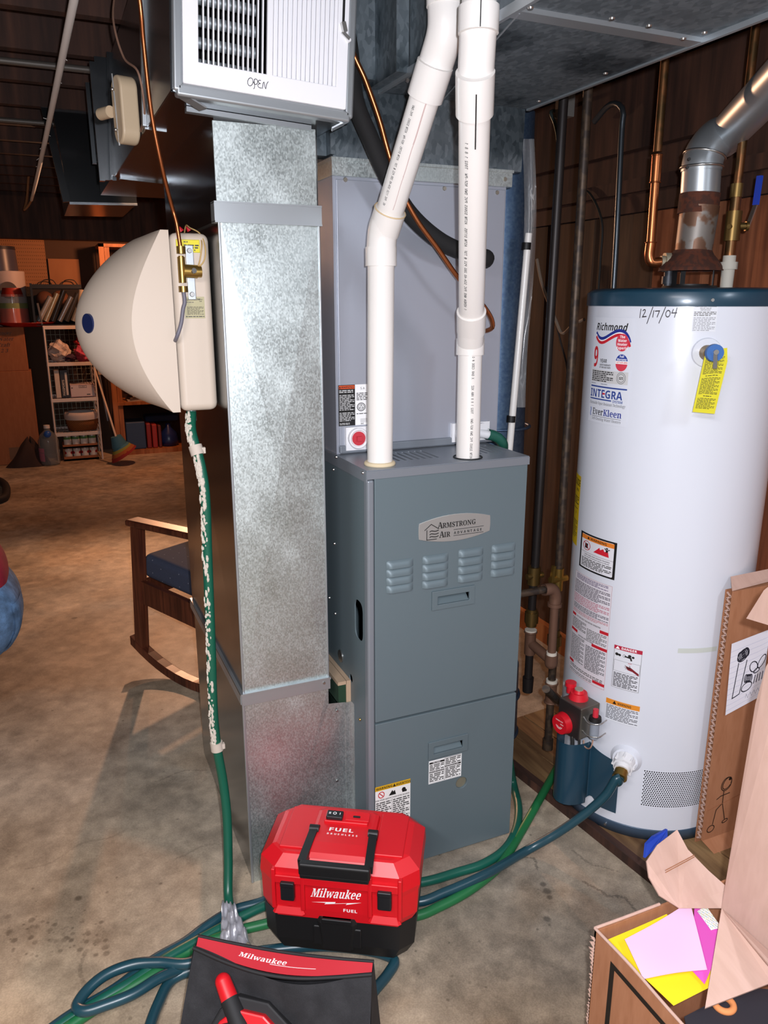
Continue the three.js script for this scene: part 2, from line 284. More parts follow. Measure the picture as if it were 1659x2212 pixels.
{ // low slab edge board under the water heater
  const a = Py(1108, 1672, 0.0), b = Py(1405, 1911, 0.0), d = b.clone().sub(a).normalize(), n = V(d.z, 0, -d.x).multiplyScalar(-1);
  const a0 = a.clone().addScaledVector(d, -0.25), b0 = b.clone().addScaledVector(d, 0.35);
  const t = thing('wooden_skid', 'stained wooden skid boards lying under the white water heater', 'skid', [a.x, 0, a.z]);
  const side = n.x > 0 ? n : n.clone().negate();
  const strip = (o, w, h, mtl) => { const p = a0.clone().addScaledVector(side, o + w / 2), q = b0.clone().addScaledVector(side, o + w / 2); p.y = q.y = h / 2; const g = new THREE.BoxGeometry(w - 0.004, h, p.distanceTo(q)); g.applyMatrix4(q0.makeRotationY(Math.atan2(d.x, d.z))); const c = p.add(q).multiplyScalar(0.5); g.translate(c.x, c.y, c.z); put(t, 'board', flat(g), mtl); };
  strip(0, 0.03, 0.03, M.joist); strip(0.03, 0.1, 0.026, M.board); strip(0.13, 0.12, 0.026, M.board); strip(0.25, 0.12, 0.026, M.board); strip(0.37, 0.11, 0.026, M.board); strip(0.48, 0.1, 0.026, M.board);
}
// ---------------------------------------------------------------- lamps (behind the camera and in the far room)
SHOP_LIGHTS.forEach((s, i) => {
  const t = thing('shop_light', i ? 'short ceiling shop light near the plank wall' : 'long ceiling shop light over the open floor', 'light', s.at, null, s.turn, true);
  put(t, 'housing', [rbox(s.w + 0.04, 0.05, s.l + 0.06, 0.01, 0, 0.035, 0)], M.white);
  put(t, 'hanger', [box(0.02, 2.34 - s.at[1] - 0.05 > 0 ? 2.34 - s.at[1] : 0.06, 0.02, 0, 0.03 + (2.34 - s.at[1]) / 2, 0)], M.steel);
  put(t, 'diffuser', [box(s.w, 0.008, s.l, 0, 0.004, 0)], mat(0xffffff, 0.6, 0, { emissive: s.color, emissiveIntensity: 1.5 }));
  const L = new THREE.RectAreaLight(s.color, s.power, s.w, s.l); L.position.set(0, -0.006, 0); L.rotation.x = -Math.PI / 2; t.add(L);
});
{ // clamp lamp
  const s = CLAMP_LAMP, a = V(...s.at), b = V(...s.aim), d = b.clone().sub(a).normalize(), t = thing('clamp_lamp', 'metal shaded clamp lamp on the far girder aimed at the open floor', 'light', s.at);
  put(t, 'shade', flat(along(new THREE.CylinderGeometry(0.09, 0.03, 0.13, 32, 1, true), a.clone().addScaledVector(d, -0.11), a.clone().addScaledVector(d, 0.02))), M.zincPlain);
  put(t, 'clamp', [rod(a.clone().addScaledVector(d, -0.1), a.clone().addScaledVector(d, -0.16), 0.02), rod(a.clone().addScaledVector(d, -0.15), V(s.at[0], 2.2, -6.8), 0.008)], M.dark);
  put(t, 'bulb', ball(0.03, ...a.clone().addScaledVector(d, -0.03).toArray()), mat(0xffffff, 0.5, 0, { emissive: s.color, emissiveIntensity: 4 }));
  const L = new THREE.SpotLight(s.color, s.power, 0, 0.75, 0.5, 2); L.position.copy(d.clone().multiplyScalar(0.03)); L.target.position.copy(b.clone().sub(a)); L.shadow.radius = 2.2; L.castShadow = true; t.add(L, L.target);
}
{ // the phone's own light, beside the lens
  const s = PHONE_LIGHT, t = thing('phone_light', 'small white phone light held at eye height', 'light', s.at), a = V(...s.at);
  put(t, 'case', rbox(0.02, 0.02, 0.006, 0.002, a.x, a.y, a.z + 0.005, -PITCH, -YAW, 0), M.black);
  put(t, 'led', flat(along(new THREE.CylinderGeometry(0.004, 0.004, 0.002, 16), a, a.clone().addScaledVector(fwd, 0.002))), mat(0xffffff, 0.5, 0, { emissive: s.color, emissiveIntensity: 3 }));
  const L = new THREE.SpotLight(s.color, s.power, 0, 1.35, 0.45, 2); L.position.copy(fwd.clone().multiplyScalar(0.006)); L.target.position.copy(fwd.clone().multiplyScalar(3)); L.shadow.radius = 0.6; L.castShadow = true; t.add(L, L.target);
}
BULBS.forEach((s, i) => {
  const t = thing('ceiling_bulb', 'bare bulb on the joists between the girder and the pine cabinet', 'light', s.at);
  const [x, y, z] = s.at;
  put(t, 'socket', [rod(V(x, y + 0.05, z), V(x, 2.34, z), 0.022)], M.white);
  put(t, 'bulb', ball(0.04, x, y, z), mat(0xffffff, 0.5, 0, { emissive: s.color, emissiveIntensity: 4 }));
  const L = new THREE.PointLight(s.color, s.power, 0, 2); L.shadow.radius = 2.5; L.castShadow = true; t.add(L);
});

// ---------------------------------------------------------------- furnace
{
  const X0 = 0.69, X1 = 1.147, ZF = -1.679, ZB = -2.38, H = 1.168;
  const f = thing('furnace', 'grey upright gas furnace with slotted vents and oval name badge', 'furnace', [(X0 + X1) / 2, 0, (ZF + ZB) / 2]);
  // left side sheet with its knockouts
  const side = poly([[ZB, 0.005], [ZF - 0.02, 0.005], [ZF - 0.02, H - 0.004], [ZB, H - 0.004]]);
  const kn = (px, py) => { const p = Px(px, py, X0); return [p.z, p.y]; };
  { const [z, y] = kn(775, 1340); side.holes.push(rrect(z - 0.028, y - 0.055, z + 0.028, y + 0.055, 0.027, THREE.Path)); }
  for (const [px, py, r] of [[758, 1465, 0.012], [736, 1417, 0.019]]) { const [z, y] = kn(px, py); side.holes.push(disc(z, y, r)); }
  const sg = extrude(side, 0.003); sg.applyMatrix4(q0.makeRotationY(-Math.PI / 2)); sg.translate(X0 + 0.003, 0, 0);
  // shape x -> world z: rotate so that +x of the shape points to +z
  put(f, 'side_panel', place(sg, 0, 0, 0), M.grey);
  put(f, 'side_panel', span(X1 - 0.003, X1, 0.005, H - 0.004, ZB, ZF - 0.02), M.grey);
  put(f, 'back_panel', span(X0, X1, 0.005, H - 0.004, ZB - 0.003, ZB), M.grey);
  put(f, 'base_panel', span(X0 + 0.01, X1 - 0.01, 0, 0.012, ZB + 0.01, ZF - 0.03), M.dark);
  { const [z, y] = kn(736, 1417); put(f, 'knockout_plug', rod(V(X0 + 0.002, y, z), V(X0 - 0.002, y, z), 0.018), M.steel, 'bright round knockout plug'); }
  // top with slots
  const top = poly([[X0 - 0.002, -ZB], [X1 + 0.002, -ZB], [X1 + 0.002, -ZF], [X0 - 0.002, -ZF]]);
  for (let i = 0; i < 7; i++) { const x = 0.806 + i * 0.0185; top.holes.push(rrect(x, 1.755, x + 0.0075, 1.862, 0.0035, THREE.Path)); }
  for (let i = 0; i < 5; i++) { const x = 1.045 + i * 0.0185; top.holes.push(rrect(x, 1.755, x + 0.0075, 1.862, 0.0035, THREE.Path)); }
  const tg = extrude(top, 0.004); tg.applyMatrix4(q0.makeRotationX(-Math.PI / 2)); tg.translate(0, H - 0.004, 0);
  put(f, 'top_panel', [tg, span(X0 - 0.002, X1 + 0.002, H - 0.022, H - 0.002, ZF, ZF + 0.003), span(X0 - 0.003, X0, H - 0.03, H - 0.002, ZB, ZF)], M.greyStrip);
  put(f, 'corner_post', rbox(0.019, H - 0.03, 0.026, 0.006, X0 + 0.0085, (H - 0.03) / 2 + 0.006, ZF - 0.012), M.greyStrip);
  put(f, 'divider', span(X0 + 0.004, X1 - 0.004, 0.455, 0.51, ZF - 0.06, ZF - 0.024), M.dark);
  // doors with stamped finger recesses
  const door = (y0, y1, hx0, hx1, hy0, hy1, hole) => {
    const s = rrect(0.709, y0, X1 - 0.001, y1, 0.003); s.holes.push(rrect(hx0, hy0, hx1, hy1, 0.002, THREE.Path)); if (hole) s.holes.push(disc(...hole));
    const g = extrude(s, 0.016, 0.0015); g.translate(0, 0, ZF - 0.018); return g;
  };
  const h1a = Pz(944, 1300, ZF), h1b = Pz(1013, 1284, ZF), h2a = Pz(936, 1622, ZF), h2b = Pz(999, 1604, ZF), sight = Pz(997, 1691, ZF);
  const D1 = [h1a.x, h1b.x, (h1a.y + h1b.y) / 2 - 0.011, (h1a.y + h1b.y) / 2 + 0.012], D2 = [h2a.x, h2b.x, (h2a.y + h2b.y) / 2 - 0.011, (h2a.y + h2b.y) / 2 + 0.012];
  const up = put(f, 'upper_door', door(0.4875, 1.146, ...D1), M.grey), low = put(f, 'lower_door', door(0.014, 0.4815, ...D2, [sight.x, sight.y, 0.0175]), M.grey);
  for (const [d, [a, b, c, e]] of [[up, D1], [low, D2]]) {
    const fr = rrect(a - 0.016, c - 0.014, b + 0.016, e + 0.016, 0.002); fr.holes.push(rrect(a, c, b, e, 0.002, THREE.Path));
    const g = extrude(fr, 0.004, 0.0012); g.translate(0, 0, ZF - 0.001);
    const w = tris([[V(a, c, ZF - 0.002), V(b, c, ZF - 0.002), V(b, e, ZF - 0.028)], [V(a, c, ZF - 0.002), V(b, e, ZF - 0.028), V(a, e, ZF - 0.028)]]);
    put(d, 'handle_recess', [g, w, span(a, b, e - 0.001, e, ZF - 0.028, ZF - 0.002), span(a - 0.001, a, c, e, ZF - 0.028, ZF - 0.002), span(b, b + 0.001, c, e, ZF - 0.028, ZF - 0.002)], M.grey);
  }
  put(low, 'sight_glass', rod(V(sight.x, sight.y, ZF - 0.012), V(sight.x, sight.y, ZF - 0.006), 0.0175), phys(0x8d8a78, 0.1, 0, { transmission: 0.4, thickness: 0.004 }), 'round sight glass');
  // louvres: four columns of four, open along the upper edge
  const col = [[835, 892, 1216, 1268], [913, 968, 1205, 1258], [990, 1044, 1191, 1245], [1062, 1113, 1181, 1233]];
  const louvre = grid(16, 8, (u, v) => { const e = Math.min(1, Math.pow(Math.sin(Math.PI * Math.min(Math.max(u, 0), 1)) * 2.2, 0.8)), w = 0.0745; return V((u - 0.5) * w, (v - 0.5) * 0.02, 0.0085 * Math.min(1, e) * Math.sin(Math.PI / 2 * Math.pow(1 - v, 0.8)) + 0.0003); });
  col.forEach(([x0, x1, ya, yb]) => {
    const a = Pz(x0, ya + 6, ZF), b = Pz(x1, ya - 4, ZF), c = Pz(x0, yb + 6, ZF), cx = (a.x + b.x) / 2, y0 = (a.y + b.y) / 2, dy = (a.y - c.y) / 3;
    for (let k = 0; k < 4; k++) put(up, 'louver', louvre.clone().translate(cx, y0 - dy * k, ZF), M.grey);
  });
  // badge
  const bw = 0.206, bh = 0.05, bc = [0.932, 0.999];
  const bs = new THREE.Shape(); bs.moveTo(-bw / 2, -bh / 2 + 0.004); bs.quadraticCurveTo(0, -bh / 2 - 0.026, bw / 2, -bh / 2 + 0.004); bs.quadraticCurveTo(bw / 2 + 0.003, 0, bw / 2, bh / 2 - 0.004); bs.quadraticCurveTo(0, bh / 2 + 0.026, -bw / 2, bh / 2 - 0.004); bs.quadraticCurveTo(-bw / 2 - 0.003, 0, -bw / 2, -bh / 2 + 0.004);
  const badge = put(up, 'name_badge', extrude(bs, 0.002, 0.0008).translate(bc[0], bc[1], ZF), mat(0xb6b8b6, 0.4, 0.6), 'silver barrel shaped name badge with black lettering');
  put(badge, 'lettering', sheetZ(bc[0] - bw / 2, bc[0] + bw / 2, bc[1] - 0.035, bc[1] + 0.035, ZF + 0.0034), print(1200, 408, (x, w, h) => {
    x.clearRect(0, 0, w, h); x.fillStyle = '#111'; x.strokeStyle = '#111';
    x.font = 'bold 128px serif'; x.save(); x.translate(300, 190); x.scale(0.92, 1.05); x.fillText('A', 0, 0); x.font = 'bold 104px serif'; x.fillText('RMSTRONG', 88, 0); x.restore();
    x.save(); x.translate(330, 335); x.scale(0.92, 1.05); x.font = 'bold 128px serif'; x.fillText('A', 0, 0); x.font = 'bold 104px serif'; x.fillText('IR', 88, 0); x.restore();
    x.font = 'bold 56px sans-serif'; [...'ADVANTAGE'].forEach((c, i) => x.fillText(c, 578 + i * 56, 306)); x.fillRect(570, 232, 520, 7); x.fillRect(570, 326, 520, 7);
    x.lineWidth = 11; x.beginPath(); x.moveTo(85, 195); x.lineTo(195, 110); x.lineTo(310, 185); x.stroke(); x.beginPath(); x.moveTo(125, 190); x.lineTo(125, 345); x.lineTo(290, 345); x.stroke();
    x.lineWidth = 13; for (const y of [215, 260, 302]) { x.beginPath(); x.moveTo(170, y + 10); x.bezierCurveTo(210, y - 28, 245, y + 34, 320, y - 6); x.stroke(); }
  }, { alpha: true }));
  // labels on the lower door
  { const a = Pz(926, 1698, ZF + 0.002), b = Pz(998, 1626, ZF + 0.002);
    put(low, 'filter_label', sheetZ(a.x, b.x, a.y + 0.004, b.y - 0.002, ZF + 0.0006), print(420, 420, (x, w, h) => {
      x.fillStyle = '#eceeee'; x.fillRect(0, 0, w, h); x.fillStyle = '#222'; x.fillRect(8, 30, 190, 34); x.fillRect(206, 8, 206, 8); x.fillRect(8, 196, 190, 30); x.fillRect(206, 150, 206, 30); x.fillRect(199, 6, 3, 408); x.fillRect(4, 400, 412, 3);
      x.fillStyle = '#eee'; x.font = 'bold 26px sans-serif'; x.fillText('FILTERS', 50, 56); x.font = 'bold 19px sans-serif'; x.fillText('LIGHTING OPERATION', 10, 218); x.fillText('CONTINUOUS USE', 214, 172);
      lines(x, 12, 74, 192, 186, 4, '#444'); lines(x, 12, 236, 192, 390, 5, '#444'); lines(x, 212, 22, 408, 140, 4, '#444'); lines(x, 212, 190, 408, 390, 7, '#444');
    })); }
  { const a = Pz(811, 1705, ZF + 0.002), b = Pz(887, 1697, ZF + 0.002);
    put(low, 'warning_label', sheetZ(a.x, b.x, a.y - 0.12, a.y + 0.004, ZF + 0.0006), print(420, 460, (x, w, h) => {
      x.fillStyle = '#e9e9e6'; x.fillRect(0, 0, w, h); x.fillStyle = '#d3a51e'; x.fillRect(0, 0, w, 52); x.fillStyle = '#1b1712'; x.font = 'bold 40px sans-serif'; x.fillText('WARNING', 10, 42); x.fillText('AVERTISS', 246, 42);
      x.beginPath(); x.moveTo(226, 8); x.lineTo(244, 44); x.lineTo(208, 44); x.fill();
      x.strokeStyle = '#c01622'; x.lineWidth = 9; x.beginPath(); x.arc(72, 104, 34, 0, 7); x.stroke(); x.beginPath(); x.moveTo(50, 82); x.lineTo(96, 128); x.stroke();
      x.fillStyle = '#111'; x.beginPath(); x.moveTo(160, 136); x.lineTo(190, 96); x.lineTo(204, 78); x.lineTo(214, 100); x.lineTo(232, 84); x.lineTo(246, 136); x.fill(); x.beginPath(); x.arc(340, 104, 24, 0, 7); x.fill(); x.fillRect(322, 110, 54, 24);
      x.fillRect(198, 146, 3, 300); x.font = 'bold 24px sans-serif'; x.fillText('FOR YOUR SAFETY', 2, 172, 190); x.fillText('POUR VOTRE SECURITE', 208, 172, 200); lines(x, 10, 184, 190, 440, 11, '#555'); lines(x, 210, 184, 408, 440, 11, '#555');
    })); }
  for (const [px, py] of [[784, 1021], [727, 987]]) put(f, 'screw', screwHead(Px(px, py, X0 - 0.003), NX), M.steel);
  for (const [px, py] of [[721, 1014], [723, 1174], [712, 1291], [725, 1325]]) put(f, 'screw', screwHead(Px(px, py, X0), NX, 0.004), M.steel);
  { const p = Px(778, 1554, X0 - 0.001); put(f, 'screw', screwHead(p, NX), M.brass); }
}
// ---------------------------------------------------------------- coil case on the furnace
{
  const X0 = 0.695, X1 = 1.187, Y0 = 1.168, Y1 = 1.885, ZF = -1.9, ZB = -2.4;
  const c = thing('coil_case', 'pale grey sheet steel evaporator coil case standing on the furnace', 'coil case', [(X0 + X1) / 2, Y0, (ZF + ZB) / 2]);
  put(c, 'case_body', span(X0, X1, Y0, 1.856, ZB, ZF - 0.004), M.greyCase);
  const panel = put(c, 'front_panel', rbox(X1 - X0 - 0.012, 0.655, 0.006, 0.002, (X0 + X1) / 2 + 0.002, 1.19 + 0.3275, ZF - 0.002), M.greyCase);
  put(c, 'top_flange', [span(X0 - 0.004, X1 + 0.012, 1.852, 1.888, ZB, ZF + 0.006), span(X0 - 0.006, X1 + 0.014, 1.886, 1.893, ZB, ZF + 0.01)], M.zinc);
  put(c, 'drain_pan_edge', rbox(X1 - X0 - 0.01, 0.02, 0.012, 0.003, (X0 + X1) / 2, 1.181, ZF + 0.004), M.greyStrip);
  for (const [px, py] of [[746, 388], [960, 407], [1074, 416]]) put(panel, 'screw', screwHead(Pz(px, py, ZF + 0.001), NZ, 0.006), M.bolt);
  put(c, 'screw', screwHead(Pz(1091, 387, ZF + 0.006), NZ, 0.006), M.bolt);
  const a = Pz(732, 921, ZF + 0.002), b = Pz(806, 829, ZF + 0.002);
  put(panel, 'rating_label', sheetZ(a.x, b.x + 0.05, a.y, b.y, ZF + 0.0018), print(720, 560, (x, w, h) => {
    x.fillStyle = '#f0f0f0'; x.fillRect(0, 0, w, h); x.fillStyle = '#101010'; x.fillRect(0, 0, 226, h); x.fillStyle = '#d9521f'; x.fillRect(8, 8, 212, 46); x.fillStyle = '#151515'; x.font = 'bold 38px sans-serif'; x.fillText('WARNING', 38, 45, 176); x.beginPath(); x.moveTo(22, 16); x.lineTo(36, 46); x.lineTo(9, 46); x.fill();
    lines(x, 12, 66, 200, 110, 2, '#ccc'); lines(x, 12, 130, 216, 350, 10, '#bbb'); lines(x, 12, 372, 216, 500, 6, '#bbb'); lines(x, 12, 516, 150, 548, 2, '#bbb');
    x.fillStyle = '#222'; x.font = '44px sans-serif'; x.fillText('S A', 300, 70); lines(x, 245, 110, 420, 220, 5, '#666'); x.lineWidth = 9; x.strokeStyle = '#111'; x.beginPath(); x.arc(310, 310, 54, 0, 7); x.stroke(); x.lineWidth = 6; x.beginPath(); x.arc(310, 310, 38, 0, 7); x.stroke(); x.beginPath(); x.moveTo(310, 282); x.lineTo(334, 326); x.lineTo(286, 326); x.closePath(); x.stroke();
    lines(x, 245, 392, 460, 412, 1, '#555'); x.fillStyle = '#111'; for (let i = 0; i < 22; i++) x.fillRect(300 + i * 9, 470, 2 + (i * 5) % 5, 56); x.font = 'bold 26px sans-serif'; x.fillText('60C', 302, 552);
  }));
  { const p = Pz(770, 945, ZF + 0.01), t = put(c, 'drain_boss', [span(p.x - 0.03, p.x + 0.05, 1.178, p.y + 0.028, ZF, ZF + 0.012), rod(V(p.x, p.y, ZF + 0.01), V(p.x, p.y, ZF + 0.026), 0.026), torus(0.024, 0.004, p.x, p.y, ZF + 0.026)], M.white, 'white drain fitting');
    put(t, 'red_plug', [rod(V(p.x, p.y, ZF + 0.02), V(p.x, p.y, ZF + 0.0285), 0.0185), box(0.014, 0.012, 0.008, p.x, p.y, ZF + 0.031)], mat(0xc23440, 0.5), 'red square socket plug'); }
  { const p = Pz(1000, 935, ZF + 0.01); put(c, 'drain_boss', [span(p.x - 0.035, p.x + 0.085, 1.178, p.y + 0.028, ZF, ZF + 0.012), rod(V(p.x, p.y, ZF + 0.01), V(p.x, p.y, ZF + 0.026), 0.026), rod(V(p.x + 0.055, p.y + 0.004, ZF + 0.006), V(p.x + 0.055, p.y + 0.004, ZF + 0.024), 0.022)], M.white); }
}
{ // condensate hose leaving the case
  const a = Pz(1040, 934, -1.872), b = Pz(1060, 940, -1.87), c = Pz(1084, 955, -1.88);
  const t = thing('condensate_hose', 'short green condensate hose with white spout beside the coil case', 'hose', [a.x, a.y, a.z]);
  put(t, 'spout', rod(V(a.x - 0.02, a.y, -1.885), b, 0.013, 0.012), M.white);
  put(t, 'hose_body', tube([a.clone().lerp(b, 0.6), b.clone().add(V(0.02, -0.006, -0.004)), c, c.clone().add(V(0.035, -0.05, -0.05)), V(1.26, 0.6, -2.02), V(1.3, 0.05, -1.96)], 0.0155, 60), M.hoseGreen);
}
// ---------------------------------------------------------------- return drop, boot and filter
{
  const X0 = 0.391, X1 = 0.623, ZF = -1.803, ZB = -2.53;
  const t = thing('return_duct', 'tall bright galvanized return air duct beside the furnace', 'duct', [(X0 + X1) / 2, 0, (ZF + ZB) / 2]);
  const faceted = (x0, x1, y0, y1, z, bulge) => { const c = V((x0 + x1) / 2, (y0 + y1) / 2, z + bulge), A = V(x0, y0, z), B = V(x1, y0, z), C = V(x1, y1, z), D = V(x0, y1, z); return tris([[A, B, c], [B, C, c], [C, D, c], [D, A, c]]); };
  const facetedX = (z0, z1, y0, y1, x, bulge) => { const c = V(x + bulge, (y0 + y1) / 2, (z0 + z1) / 2), A = V(x, y0, z0), B = V(x, y0, z1), C = V(x, y1, z1), D = V(x, y1, z0); return tris([[A, B, c], [B, C, c], [C, D, c], [D, A, c]]); };
  put(t, 'front_sheet', faceted(X0, X1, 0.575, 1.75, ZF, 0.005), M.zinc);
  put(t, 'side_sheet', facetedX(ZB, ZF, 0.575, 1.75, X0, -0.004), M.zincMirror);
  put(t, 'shell', [span(X0 + 0.001, X1, 0.57, 1.95, ZB, ZF - 0.001)], M.zincMirror);
  put(t, 'corner_seam', [rbox(0.006, 1.18, 0.006, 0.002, X0 + 0.001, 1.165, ZF), rbox(0.005, 1.18, 0.006, 0.002, X1, 1.165, ZF)], M.zincPlain);
  put(t, 'collar', [span(X0 - 0.009, X1 + 0.006, 1.728, 1.768, ZF - 0.03, ZF + 0.006), span(X0 - 0.009, X1 + 0.006, 1.726, 1.7295, ZF - 0.03, ZF + 0.009), span(X0 - 0.009, X1 + 0.006, 1.7665, 1.77, ZF - 0.03, ZF + 0.008)], M.zincPlain);
  put(t, 'side_collar', span(X0 - 0.008, X1 + 0.005, 1.728, 1.768, ZB, ZF - 0.03), M.zincMirror);
  put(t, 'upper_front_sheet', span(X0 - 0.002, X1 - 0.004, 1.765, 1.93, ZF - 0.004, ZF + 0.002), M.zinc);
  // lower flange
  put(t, 'lower_flange', [span(X0 - 0.006, X1 + 0.004, 0.548, 0.58, ZF - 0.005, ZF + 0.006), span(X0 - 0.008, X1 + 0.005, 0.577, 0.583, ZB, ZF + 0.009), span(X0 - 0.008, X0 - 0.003, 0.55, 0.58, ZB, ZF)], M.zincPlain);
  for (const [px, py] of [[700, 1475]]) put(t, 'screw', screwHead(Pz(px, py, ZF + 0.006), NZ), M.steel);
}
{
  const X0 = 0.389, X1 = 0.69, ZF = -1.803, ZB = -2.5;
  const t = thing('duct_boot', 'low galvanized boot joining the return duct to the furnace', 'duct', [(X0 + X1) / 2, 0, (ZF + ZB) / 2]);
  const c = V(0.535, 0.25, ZF + 0.007), A = V(X0, 0, ZF), B = V(X1, 0, ZF), C = V(X1, 0.492, ZF), C2 = V(0.623, 0.5, ZF), D = V(X0, 0.552, ZF);
  put(t, 'front_sheet', tris([[A, B, c], [B, C, c], [C, C2, c], [C2, V(0.623, 0.552, ZF), c], [V(0.623, 0.552, ZF), D, c], [D, A, c]]), M.zinc);
  put(t, 'shell', [span(X0 + 0.001, 0.623, 0.001, 0.552, ZB, ZF - 0.001), span(0.62, X1 - 0.001, 0.001, 0.488, ZB, ZF - 0.001)], M.zincMirror);
  put(t, 'mounting_flange', [span(X1 - 0.02, X1 + 0.016, 0.01, 0.494, ZF + 0.001, ZF + 0.004), span(X1 - 0.001, X1 - 0.0, 0.01, 0.494, ZF, ZF + 0.02)], M.zinc);
  put(t, 'corner_seam', rbox(0.007, 0.55, 0.007, 0.002, X0, 0.276, ZF + 0.001), M.zincPlain);
  for (const [px, py] of [[728, 1535], [769, 1545], [728, 1686], [771, 1696]]) put(t, 'screw', screwHead(Pz(px, py, ZF + 0.004), NZ, 0.0042), M.steel);
}
{ // filter standing in the slot between boot and furnace
  const t = thing('air_filter', 'wood framed green air filter sticking out of the duct boot', 'filter', [0.668, 0.49, -2.0]);
  put(t, 'frame', [span(0.676, 0.6895, 0.49, 0.556, -2.3, -1.806), span(0.652, 0.677, 0.546, 0.556, -2.3, -1.806)], mat(0xb39a80, 0.85));
  put(t, 'filter_media', span(0.654, 0.678, 0.49, 0.546, -2.29, -1.809), mat(0x1d3a26, 0.95), 'dark green filter media');
}
// ---------------------------------------------------------------- return trunk with the register
{
  const o = thing('overhead_return_duct', 'galvanized return trunk hung under the joists with white register end', 'duct', [0.48, 1.945, -1.7], null, 0, true);
  o.rotation.z = -0.055;
  // local frame: x right, y up from the bottom, z back (negative) from the register face
  const W = 0.176, Hh = 0.36, L = 1.17;
  put(o, 'shell', [box(0.004, Hh, L, -W - 0.014, Hh / 2, -L / 2), box(0.004, Hh, L, W - 0.002, Hh / 2, -L / 2), box(2 * W + 0.014, 0.004, L, -0.008, Hh, -L / 2), box(2 * W + 0.014, 0.004, L, -0.008, 0, -L / 2)], M.zincMirror);
  put(o, 'end_cleat', [box(0.012, Hh, 0.03, -W - 0.018, Hh / 2 + 0.002, -L), box(0.006, Hh + 0.02, 0.012, -W - 0.024, Hh / 2, -L - 0.022), box(2 * W, 0.012, 0.03, 0, -0.003, -L)], M.zincMirror);
  put(o, 'mid_cleat', [rbox(0.012, Hh, 0.012, 0.003, -W - 0.02, Hh / 2, -0.36), box(0.05, 0.004, 0.006, -W + 0.005, -0.003, -0.36)], M.zincPlain);
  put(o, 'front_band', [rbox(2 * W + 0.012, 0.024, 0.03, 0.006, 0, 0.004, -0.006), rbox(0.02, Hh, 0.026, 0.006, -W - 0.002, Hh / 2, -0.004), rbox(0.02, Hh, 0.026, 0.006, W + 0.002, Hh / 2, -0.004)], M.zincPlain);
  put(o, 'duct_tab', [box(0.05, 0.003, 0.03, -W + 0.03, -0.01, -0.02, 0, 0.3, -0.3), box(0.03, 0.003, 0.03, W - 0.012, -0.012, -0.02, 0, -0.3, 0.5)], M.zincPlain);
  put(o, 'inner_box', [box(2 * W - 0.02, 0.3, 0.004, 0, 0.18, -0.26)], M.dark);
  put(o, 'seam_under', [box(2 * W - 0.08, 0.01, 0.02, -0.01, -0.008, -0.098)], M.zincPlain);
  // register face
  const z = 0.008, fr = rrect(-W + 0.006, 0.014, W - 0.008, 0.34, 0.004); fr.holes.push(rrect(-0.14, 0.055, -0.004, 0.3, 0.001, THREE.Path)); fr.holes.push(rrect(0.008, 0.055, 0.144, 0.3, 0.001, THREE.Path));
  const reg = put(o, 'register_face', extrude(fr, 0.006, 0.0015).translate(0, 0, z), M.register, 'white steel register face');
  for (let i = 0; i < 13; i++) put(reg, 'bar', box(0.0028, 0.246, 0.006, -0.13 + i * 0.0098, 0.1775, z + 0.002), M.register);
  for (let i = 0; i < 14; i++) put(reg, 'bar', box(0.0068, 0.246, 0.004, 0.0125 + i * 0.0098, 0.1775, z + 0.003), M.register);
  put(reg, 'closed_blade', box(0.138, 0.246, 0.002, 0.076, 0.1775, z - 0.004), M.register);
  const finN = mat(0x9aa2a6, 0.45, 0.5);
  for (let i = 0; i < 6; i++) put(o, 'damper_blade', [rod(V(-0.15, 0.078 + i * 0.04, -0.085), V(0.0, 0.078 + i * 0.04, -0.085), 0.011, 0.011, 12), box(0.15, 0.003, 0.05, -0.075, 0.088 + i * 0.04, -0.11, 0.4)], finN);
  put(reg, 'lever_slot', rbox(0.005, 0.068, 0.003, 0.001, 0.155, 0.2, z + 0.0085), M.black);
  put(reg, 'lever', [box(0.009, 0.018, 0.012, 0.155, 0.166, z + 0.012, 0, 0, 0.3), box(0.02, 0.007, 0.004, 0.16, 0.152, z + 0.012, 0, 0, -0.6)], M.steel);
  for (const [x, y] of [[-0.158, 0.165], [0.168, 0.146]]) put(reg, 'screw', [rod(V(x, y, z + 0.007), V(x, y, z + 0.011), 0.0055, 0.0045, 12)], M.white);
  put(reg, 'handwriting', sheetZ(-0.045, 0.0, 0.022, 0.047, z + 0.0082), print(480, 260, (x) => {
    x.strokeStyle = '#141414'; x.lineWidth = 13; x.lineCap = 'round'; const P = (f) => { x.beginPath(); f(); x.stroke(); };
    P(() => x.ellipse(75, 120, 55, 78, 0.3, 0, 6.6)); P(() => { x.moveTo(165, 60); x.bezierCurveTo(150, 140, 190, 200, 150, 240); }); P(() => x.ellipse(190, 100, 44, 52, 0.3, 3.6, 9)); P(() => { x.moveTo(300, 60); x.bezierCurveTo(220, 50, 240, 120, 300, 120); x.bezierCurveTo(210, 130, 220, 215, 320, 200); }); P(() => { x.moveTo(340, 205); x.bezierCurveTo(345, 130, 350, 90, 372, 80); x.bezierCurveTo(385, 120, 390, 180, 412, 200); x.bezierCurveTo(425, 150, 430, 90, 465, 60); });
  }, { alpha: true }));
}
